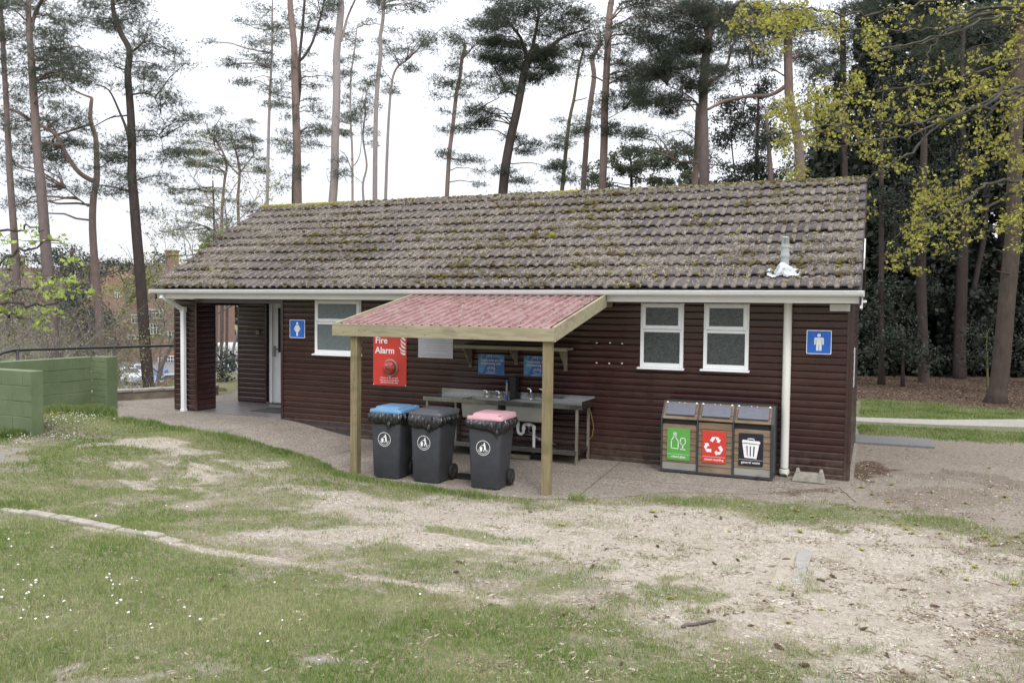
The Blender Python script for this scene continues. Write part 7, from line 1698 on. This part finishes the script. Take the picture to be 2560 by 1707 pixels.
mb_ = [(640, 90, 180, 90, 1.5), (820, 130, 140, 120, 1.4), (480, 160, 80, 50, 1.6), (700, 290, 120, 60, 1.0), (1000, 90, 160, 90, .8), (1130, 200, 90, 80, 1.0), (1370, 250, 80, 110, 1.8), (1550, 110, 120, 80, .8), (1900, 60, 130, 60, .9), (1750, 60, 130, 60, .6), (2250, 80, 110, 80, .9), (1420, 420, 60, 60, 1.0), (1570, 450, 50, 30, 1.0),
       (760, 740, 90, 80, 1.8), (860, 720, 110, 110, 1.8), (1000, 660, 120, 110, 1.5), (1100, 740, 130, 120, 1.2), (1250, 600, 130, 90, .9), (800, 960, 90, 50, 1.2), (840, 860, 110, 70, 1.5), (1000, 900, 110, 60, 1.2), (840, 1140, 90, 36, 1.6), (930, 1150, 50, 30, 1.2), (1150, 910, 90, 70, .8), (1250, 850, 130, 100, .5), (1260, 540, 60, 50, 1.4), (1090, 1185, 30, 10, 1.4),
       (1400, 950, 110, 80, .7), (1370, 1030, 90, 50, 1.0), (1500, 1080, 110, 50, .8), (1600, 800, 150, 90, .5), (1660, 620, 60, 50, 1.2), (1500, 700, 150, 120, .5), (1820, 700, 150, 120, .6), (2000, 560, 150, 120, .7), (2180, 580, 110, 90, .9), (2100, 400, 150, 110, .5), (2250, 430, 110, 100, .5), (1800, 500, 150, 100, .4), (1700, 1180, 60, 120, .5),
       (2100, 980, 150, 120, .6), (2250, 1000, 110, 130, .7), (1980, 1100, 130, 110, .6), (1850, 1280, 150, 90, .9), (1700, 1300, 90, 60, 1.3), (1620, 1420, 70, 70, 1.4), (1750, 1440, 140, 80, .9), (1950, 1400, 150, 90, .8), (2200, 1400, 150, 120, .5), (1620, 1540, 80, 50, 1.4), (1560, 1650, 80, 50, .9), (1700, 1620, 120, 60, .8), (1900, 1580, 110, 60, .7), (1480, 1680, 60, 30, 1.3), (1530, 1760, 70, 40, 1.0), (1650, 1780, 70, 30, .5), (1790, 1620, 40, 40, 1.0), (2050, 1560, 60, 30, .6), (2250, 820, 110, 90, .9), (2300, 650, 90, 120, 1.0), (2320, 1150, 70, 150, 1.0), (2300, 1500, 90, 150, .8), (2320, 250, 80, 100, .9), (2100, 760, 90, 80, .6), (1890, 860, 110, 80, .4), (1310, 1260, 60, 90, .4), (1330, 1380, 40, 50, .5)]
maple('maple_tree', 'spreading maple with young yellow-green leaves reaching in from the right over the roof', boughs, [(3050, 300), TX, (3060, 1600), (3080, 2400)], 13.6, mb_, .052, 0, 'maple', per=6, dvar=.9, dens=66, lw=.55)
# left foreground spray of fresh leaves
maple('young_maple', 'fresh lime-green leafy spray reaching in from the left edge', [([(400, 80), (160, 170), (0, 245), (-300, 330), (-600, 500)], 2, 12), ([(560, 470), (440, 500), (280, 540), (0, 530), (-300, 520), (-600, 600)], 2, 12), ([(400, 360), (200, 450), (0, 495), (-300, 480), (-600, 560)], 2, 10), ([(300, 40), (150, 20), (0, 60), (-300, 200), (-600, 420)], 2, 10), ([(250, 660), (100, 620), (-100, 600), (-600, 620)], 2, 10)], [(-650, 200), (-650, 620), (-640, 1500)], 9.5,
      [(100, 30, 130, 30, 1.2), (60, 130, 90, 40, 1.2), (320, 130, 110, 40, 1.), (70, 250, 80, 40, 1.1), (210, 330, 120, 40, .8), (60, 430, 110, 40, 1.2), (250, 470, 120, 40, 1.2), (380, 390, 70, 30, 1.3), (470, 360, 40, 30, 1.3), (130, 610, 110, 40, 1.5), (260, 640, 60, 20, 1.2), (430, 470, 60, 20, 1.1), (560, 460, 50, 20, 1.1), (60, 560, 80, 30, 1.3), (470, 230, 40, 20, .8), (340, 590, 50, 12, .8)], .055, 0, 'spring', conv=C4, per=6, dvar=.6, tw=(40, 60), scat=.25, dens=26)

# ------------------------------------------------------------------ bare and leafing deciduous trees, shrubs on the left
def bare_tree(name, label, base_uv, top_uv, d, w, spread, leafn, mat='hazel', bark='bark_grey', cat='tree', group=None, leafs=.05, lean=None, trunks=1, depth=4, seed=1, flat=1.0):
    rr = random.Random(seed); b = at(*base_uv, d); t = at(*top_uv, d); g = tz(b[0], b[1]); b = np.array([b[0], b[1], g-.1])
    o = thing(name, label, cat, (b[0], b[1], g), group); m = MB(); tips = []
    H = np.linalg.norm(t-b)
    def grow(p, dv, L, r, lev):
        q = [p]; dcur = dv.copy(); n = 4
        for i in range(n):
            dcur = dcur+np.array([rr.gauss(0, .13), rr.gauss(0, .13), rr.gauss(0, .08)+.02]); dcur /= np.linalg.norm(dcur); q.append(q[-1]+dcur*L/n)
        m.tube(q, list(np.linspace(r, r*.55, n+1)), 5 if lev else 9, cap=False)
        if lev >= depth-1: tips.extend(q[2:])
        if lev < depth:
            for k in range(rr.randint(3, 5)):
                i = rr.randint(2, n); a = rr.uniform(0, 2*PI); e = np.array([math.cos(a), math.sin(a), rr.uniform(-.1, .9)]); nd = dcur*.55+e*spread; nd /= np.linalg.norm(nd)
                grow(q[i], nd, L*rr.uniform(.5, .72), r*.5, lev+1)
    mpp = d/FPX
    for k in range(trunks):
        off = np.array([rr.gauss(0, .35), rr.gauss(0, .35), 0]) if trunks > 1 else np.zeros(3)
        e = t+(np.array([rr.gauss(0, .5), rr.gauss(0, .5), rr.uniform(-.4, .1)*H]) if trunks > 1 else 0)-b-off; L0 = np.linalg.norm(e); grow(b+off, e/L0, L0*.55, w*mpp/2*(1 if trunks == 1 else rr.uniform(.5, 1)), 0)
    m.build('trunk' if trunks == 1 else 'stems', MT[bark], o, smooth=True)
    tips = np.array(tips); 
    if leafn:
        ci = rng.integers(0, len(tips), leafn); V = leaf_tris(tips[ci]+rng.normal(0, .06*max(1, d/18), (leafn, 3)), leafs*max(1, d/16), leafs*.32*max(1, d/16)); np_mesh('crown', V, np.arange(len(V)).reshape(-1, 4), MT[mat], o)
    return o
bare_tree('birch_tree', 'pale bare tree with a haze of new yellow leaves, right of the crooked dark pine', (368, 900), (392, 440), 33, 14, .75, 2600, 'hazel', seed=3)
bare_tree('ivy_tree', 'leaning mossy tree in front of the brick building', (303, 905), (345, 640), 36, 26, .8, 900, 'hazel', 'bark_mossy', seed=5)
bare_tree('thin_tree', 'thin tree with yellow-green shoots close left of the hut', (395, 930), (415, 600), 30, 7, .9, 1300, 'hazel', seed=7)
bare_tree('thin_tree', 'slender leafing tree between the crooked pine and the hut eave', (340, 950), (330, 720), 27, 5, .9, 700, 'hazel', seed=9)
HZ = 'hazel shrubs behind the green wall'
for k, (u, v, d, hh) in enumerate([(-40, 900, 21, 150), (30, 905, 22, 170), (90, 900, 20.5, 130), (150, 905, 22, 80), (200, 905, 21, 60), (-100, 900, 22, 200), (245, 915, 23, 40)]):
    bare_tree('hazel_shrub', 'many-stemmed hazel shrub with small yellow-green leaves behind the green wall', (u, v), (u+RND.uniform(-15, 15), v-hh), d, 5, .6, 1500, 'hazel', 'bark_grey', 'shrub', HZ, .036, trunks=5, depth=3, seed=20+k)
HO = dict(kind='leaf', bark='bark_dark')
tree('holly_tree', 'rounded dark holly between two pine trunks on the left', [(205, 760), (205, 900)], 29, (8, 10), [(200, 760, 48, 45), (170, 800, 36, 45), (240, 800, 48, 55), (200, 850, 55, 45), (265, 830, 32, 45), (170, 745, 25, 25), (285, 855, 25, 35)], leafmat='holly2', k=2600, **HO)
tree('cypress', 'dark conifer mass behind the brick building roof on the left', [(180, 620), (180, 900)], 48, (8, 12), [(180, 640, 60, 25), (230, 665, 60, 25), (130, 660, 50, 30), (300, 655, 50, 18), (60, 650, 60, 30), (170, 700, 60, 30)], leafmat='oakleaf', k=900, **HO)
tree('evergreen_shrub', 'grey-green leafy bush beside the stump seen through the porch', [(556, 900), (556, 985)], 20.5, (4, 6), [(550, 895, 26, 22), (572, 905, 22, 22), (548, 935, 24, 26), (566, 945, 16, 20), (580, 885, 14, 12)], leafmat='holly2', k=3400, **HO)
for k, (u, w) in enumerate([(540, 9), (553.5, 8), (567, 7)]):
    tree('pine_tree', ['reddish trunk seen through the porch, nearest the boarded pillar', 'middle one of the three trunks seen through the porch', 'thin trunk seen through the porch, nearest the inner wall'][k], [(u+2, 560), (u+1, 700), (u, 860), (u-2, 930)], 31+k*1.5, (w*.85, w), [(u+8*k-12, 610, 26, 16)], bark='bark_red', upper=False)
bare_tree('leafing_tree', 'bright yellow-green tree filling the view through the porch', (575, 950), (575, 620), 40, 9, .9, 20000, 'spring', seed=31, leafs=.09)
bare_tree('leafing_tree', 'yellow-green tree behind the left roof corner', (470, 960), (440, 620), 42, 8, .9, 1800, 'hazel', seed=33, leafs=.06)
wood('far_wood_left', (-160, 215), 52, 66, 0, 6, 14000, 'hazel', .30, .10)
wood('far_trees_beyond_houses', (200, 700), 135, 150, 0, 16, 14000, 'oakleaf', .8, .3)
wood('far_hedge_left', (-160, 300), 34, 40, 0, 4.0, 16000, 'holly2', .20, .07)

# ------------------------------------------------------------------ brick houses and cars beyond
def bpt(u, v, d): return at(u, v, d)
def house(name, label, u0, u1, v0, v1, d, wins, roofv, gable=None, thick=9.0):
    c = at((u0+u1)/2, (v0+v1)/2, d); o = thing(name, label, 'building', (c[0], c[1], tz(c[0], c[1])))
    f2 = np.array([FW[0], FW[1], 0]); f2 /= np.linalg.norm(f2); r2 = np.array([f2[1], -f2[0], 0])
    def q(u, v, off=0): p = at(u, v, d); return p+f2*off
    def lowz(p): return np.array([p[0], p[1], tz(p[0], p[1])-1.5])
    m = MB(); A, B = q(u0, v0), q(u1, v0); zt = max(A[2], B[2])
    A[2] = B[2] = zt; A2, B2 = A+f2*thick, B+f2*thick
    zl = min(tz(p[0], p[1]) for p in (A, B, A2, B2))-1
    lo = [(p[0], p[1], zl) for p in (A, B, B2, A2)]; hi = [tuple(p) for p in (A, B, B2, A2)]; m.hexa(lo, hi); m.build('wall', MT['brick'], o)
    rz = at((u0+u1)/2, roofv, d)[2]; e = 1.0
    m = MB(); a, b = A-r2*.4-f2*.4, B+r2*.4-f2*.4; a2, b2 = a+f2*(thick+.8), b+f2*(thick+.8); ra, rb = (a+a2)/2+r2*2.0, (b+b2)/2-r2*2.0; ra[2] = rb[2] = rz
    m.add([tuple(p) for p in (a, b, b2, a2, ra, rb)], [(0, 1, 5, 4), (2, 3, 4, 5), (3, 0, 4), (1, 2, 5), (3, 2, 1, 0)]); rf = m.build('roof', MT['roofslate'], o)
    m = MB(); ch = (ra*.35+rb*.65); m.box(ch[0]-.7, ch[0]+.7, ch[1]-.5, ch[1]+.5, rz-1.5, rz+1.6); m.box(ch[0]-.8, ch[0]+.8, ch[1]-.6, ch[1]+.6, rz+1.6, rz+1.8); m.build('chimney', MT['brick'], rf)
    if gable:
        gu0, gu1, gv0, gv1 = gable; m = MB(); P_ = [q(gu0, gv1, -1.2), q(gu1, gv1, -1.2), q(gu1, gv0+15, -1.2), q((gu0+gu1)/2, gv0-8, -1.2), q(gu0, gv0+15, -1.2)]
        z_l = zl; P_[0][2] = z_l; P_[1][2] = z_l; n = 5; m.add([tuple(p) for p in P_]+[tuple(p+f2*5) for p in P_], [tuple(range(n)), tuple(range(2*n-1, n-1, -1))]+[(i, i+n, (i+1) % n+n, (i+1) % n) for i in range(n)]); m.build('gable', MT['brick'], o)
    for (wu, wv, ww, wh) in wins:
        off = -1.28 if gable and gable[0] < wu < gable[1] else -.06
        p = q(wu, wv, off); W_, H_ = ww*d/FPX/2, wh*d/FPX/2
        def rect(mm, x0, x1, z0, z1, o0, o1):
            vs = [p+r2*x+np.array([0, 0, z])+f2*o_ for o_ in (o0, o1) for (x, z) in ((x0, z0), (x1, z0), (x1, z1), (x0, z1))]; mm.add([tuple(v) for v in vs], [(0, 1, 2, 3), (7, 6, 5, 4), (0, 4, 5, 1), (1, 5, 6, 2), (2, 6, 7, 3), (3, 7, 4, 0)])
        m = MB(); fr_ = .09; rect(m, -W_, -W_+fr_, -H_, H_, -.05, .08); rect(m, W_-fr_, W_, -H_, H_, -.05, .08); rect(m, -W_+fr_, W_-fr_, H_-fr_, H_, -.045, .08); rect(m, -W_+fr_, W_-fr_, -H_, -H_+fr_, -.045, .08); rect(m, -.035, .035, -H_+fr_, H_-fr_, -.04, .08); rect(m, -W_+fr_, W_-fr_, .1, .17, -.035, .08)
        if ww > 20: [rect(m, x-.03, x+.03, -H_+fr_, H_-fr_, -.038, .08) for x in (-W_*.5, W_*.5)]
        wo = m.build('window', MT['winwhite'], o); m = MB(); rect(m, -W_+.02, W_-.02, -H_+.02, H_-.02, 0, .03); m.build('pane', MT['door_glass'] if 'door_glass' in MT else MT['glass3'], wo)
    return o
house('brick_house', 'tall red brick house with white windows beyond the trees on the left', 175, 527, 712, 960, 105, [(306, 735, 13, 20), (287, 797, 22, 26), (338, 797, 18, 22), (390, 785, 38, 24), (392, 822, 34, 26), (430, 840, 20, 26), (402, 902, 13, 16), (427, 901, 26, 24), (250, 800, 20, 24), (470, 790, 30, 26), (283, 850, 26, 10), (340, 842, 40, 12)], 655, (250, 320, 680, 960))
for k, (u, v, d, hh) in enumerate([(235, 925, 26, 210), (255, 925, 28, 230), (205, 935, 30, 190), (275, 940, 27, 90), (180, 915, 26, 230), (120, 910, 25, 250), (60, 905, 27, 260), (10, 905, 26, 240), (268, 925, 31, 160)]):
    bare_tree('bare_shrub', 'tall bare grey-brown undergrowth stems with a few opening leaves on the left', (u, v), (u+RND.uniform(-12, 12), v-hh), d, 4, .7, 420, 'hazel', 'bark_grey', 'shrub', 'bare undergrowth between the pines on the left', .034, trunks=4, depth=4, seed=60+k)
for lab, u, v, d, s_ in [('dark evergreen clump behind the first pine trunks at the far left', 45, 800, 31, 1.0), ('dark evergreen clump left of the rounded holly', 120, 790, 33, .9), ('low dark evergreen behind the handrail at the far left', -60, 800, 29, 1.1)]:
    tree('evergreen_tree', lab, [(u, v-40), (u, v+110)], d, (5, 8), [(u, v-40, 55*s_, 45*s_), (u-30, v+15, 50*s_, 50*s_), (u+32, v+10, 45*s_, 50*s_), (u, v+60, 60*s_, 45*s_)], leafmat='oakleaf', k=1500, **HO)
tree('evergreen_tree', 'dark conifer bough mass left of the brick gable', [(225, 640), (225, 760)], 60, (4, 6), [(210, 668, 45, 22), (250, 690, 26, 22), (170, 676, 40, 22), (330, 672, 40, 16), (380, 676, 30, 14)], leafmat='oakleaf', k=420, **HO)
house('brick_house', 'brown-roofed brick house behind the hazel shrubs at the far left', -250, 150, 735, 960, 118, [(40, 770, 22, 26), (90, 770, 22, 26), (-60, 770, 22, 26), (120, 830, 22, 26)], 665)
def make_car(name, label, paint, p, hd, h=1.5, van=False):
    o = thing(name, label, 'car' if not van else 'van', (p[0], p[1], tz(p[0], p[1])+.06)); g = Vector(o.location)
    ca, sa = math.cos(hd), math.sin(hd)
    def w(x, y, z): return (g.x+x*ca-y*sa, g.y+x*sa+y*ca, g.z+z)
    pr = [(-2.15, .35), (-2.2, .75), (-1.75, .95), (-1.0, 1.05), (-.45, 1.42), (.9, 1.46), (1.75, 1.05), (2.1, .95), (2.15, .4)] if not van else [(-2.4, .35), (-2.4, .95), (-1.8, 1.15), (-1.2, 1.95), (2.3, 2.0), (2.4, .9), (2.4, .35)]
    m = MB(); n = len(pr)
    for ys in ([-.85, .85],):
        R_ = []
        for y in (-.86, -.80, .80, .86):
            R_.append([w(x*(1 if abs(y) > .82 else 1), y*(1 if z < 1.0 else .86), z+(0 if abs(y) < .82 else -.03)) for x, z in pr])
        vs = [p_ for r in R_ for p_ in r]; fs = [(j*n+i, j*n+i+1, (j+1)*n+i+1, (j+1)*n+i) for j in range(3) for i in range(n-1)]+[tuple(range(n)), tuple(range(4*n-1, 3*n-1, -1))]+[(j*n, (j+1)*n, (j+1)*n+n-1, j*n+n-1) for j in range(3)]; m.add(vs, fs)
    body = m.build('body', MT[paint], o, bevel=.03)
    m = MB(); zz0, zz1 = (1.0, 1.38) if not van else (1.2, 1.75)
    for y in (-.80, .80):
        yy = y*(.9 if not van else .885); q = [w(-.85, yy*1.05, zz0), w(1.3 if not van else -.2, yy*1.05, zz0), w(.85 if not van else -.2, yy, zz1), w(-.42, yy, zz1)]; q2 = [w(-.85, yy*1.08, zz0), w(1.3 if not van else -.2, yy*1.08, zz0), w(.85 if not van else -.2, yy*1.03, zz1), w(-.42, yy*1.03, zz1)]; m.add(q+q2, [(0, 1, 2, 3), (7, 6, 5, 4), (0, 4, 5, 1), (1, 5, 6, 2), (2, 6, 7, 3), (3, 7, 4, 0)])
    x0, x1 = (-1.02, -.46) if not van else (-1.75, -1.25); m.add([w(x0-.03, -.68, zz0+.05), w(x0-.03, .68, zz0+.05), w(x1-.03, .62, zz1+.03), w(x1-.03, -.62, zz1+.03)], [(0, 1, 2, 3)])
    if not van: m.add([w(1.72, -.68, 1.08), w(1.72, .68, 1.08), w(.98, .62, 1.45), w(.98, -.62, 1.45)], [(0, 1, 2, 3)])
    m.build('window', MT['glass3'], body)
    for x in (-1.35, 1.35):
        for y in (-.80, .80):
            m = MB(); c = w(x, y, .32); n2 = 18; vs = []
            for dy, r in ((-.1, .30), (-.1, .33), (.1, .33), (.1, .30)):
                for k in range(n2): t = 2*PI*k/n2; vs.append(w(x+r*math.cos(t), y+dy, .32+r*math.sin(t)))
            m.add(vs, [(j*n2+k, j*n2+(k+1) % n2, (j+1)*n2+(k+1) % n2, (j+1)*n2+k) for j in range(3) for k in range(n2)]+[tuple(range(n2)), tuple(range(4*n2-1, 3*n2-1, -1))]); m.build('wheel', MT['rubber'], o)
    for y in (-.6, .6):
        m = MB(); m.add([w(-2.20, y-.16, .68), w(-2.20, y+.16, .68), w(-2.14, y+.16, .80), w(-2.14, y-.16, .80)], [(0, 1, 2, 3)]); m.build('headlight', MT['s_wht'], o)
    return o
for nm, lab, pt, u, v, d, hd, van in [('parked_car', 'silver-blue car parked nearest the hut pillar', 'carsilver', 425, 938, 70, .9, False), ('parked_car', 'bright blue car partly hidden behind the crooked pine trunk', 'carblue', 392, 938, 74, 2.2, False), ('parked_car', 'white car parked furthest left beyond the handrail', 'carwhite', 318, 934, 76, 2.9, False), ('parked_car', 'white car behind the thin trunk left of the crooked pine', 'carwhite', 352, 938, 80, 2.7, False)]:
    p = at(u, v, d); make_car(nm, lab, pt, p, hd, van=van)
p = at(592, 880, 44); make_car('parked_van', 'white van glimpsed through the porch beside the inner wall', 'carwhite', p, 2.6, van=True)
# brick ramp wall in front of the cars
m = MB(); a, b = at(392, 958, 48), at(470, 925, 48); za_, zb_ = a[2], b[2]; lo = tz(a[0], a[1])-1
m.hexa([(a[0], a[1], lo), (b[0], b[1], lo), (b[0]+.2, b[1]+.3, lo), (a[0]+.2, a[1]+.3, lo)], [(a[0], a[1], za_), (b[0], b[1], zb_), (b[0]+.2, b[1]+.3, zb_), (a[0]+.2, a[1]+.3, za_)])
tag(m.build('ramp_wall', MT['brick'], bevel=.03), 'brown brick ramp wall rising beside the pillar in front of the parked cars', 'wall')
# more evergreen depth above the right-hand path
for lab, x0, d, bl in [('dark high evergreen crown above the right gable end', 1500, 30, [(1500, 300, 130, 110), (1420, 480, 120, 100), (1600, 480, 150, 120), (1560, 700, 130, 120)]),
                       ('dark high evergreen crown in the upper middle of the right-hand wood', 1850, 31, [(1850, 330, 150, 110), (1750, 560, 150, 120), (1950, 520, 150, 130), (1850, 760, 150, 130)]),
                       ('dark high evergreen crown near the upper right corner of the photo', 2200, 30, [(2200, 250, 150, 120), (2120, 460, 150, 120), (2280, 520, 150, 130), (2200, 760, 150, 130), (2360, 260, 130, 120)])]:
    tree('evergreen_tree', lab, [(x0, 300), (x0, 1000), (x0, 2300)], d, (9, 16), bl, kind='leaf', leafmat='oakleaf', bark='bark_dark', conv=C7, k=900)
BS = 'bramble bushes below the parapet'
for k, (u, v, r) in enumerate([(300, 962, 12), (330, 966, 10), (385, 966, 10), (415, 968, 9), (280, 955, 14)]):
    tree('bramble_bush', 'low scrubby bush just beyond the low parapet wall', [(u, v), (u, v+12)], 24+k, (1.5, 2), [(u, v, r*1.6, r*.75)], kind='leaf', leafmat='hazel', bark='bark_grey', group=BS, cat='bush', k=900)
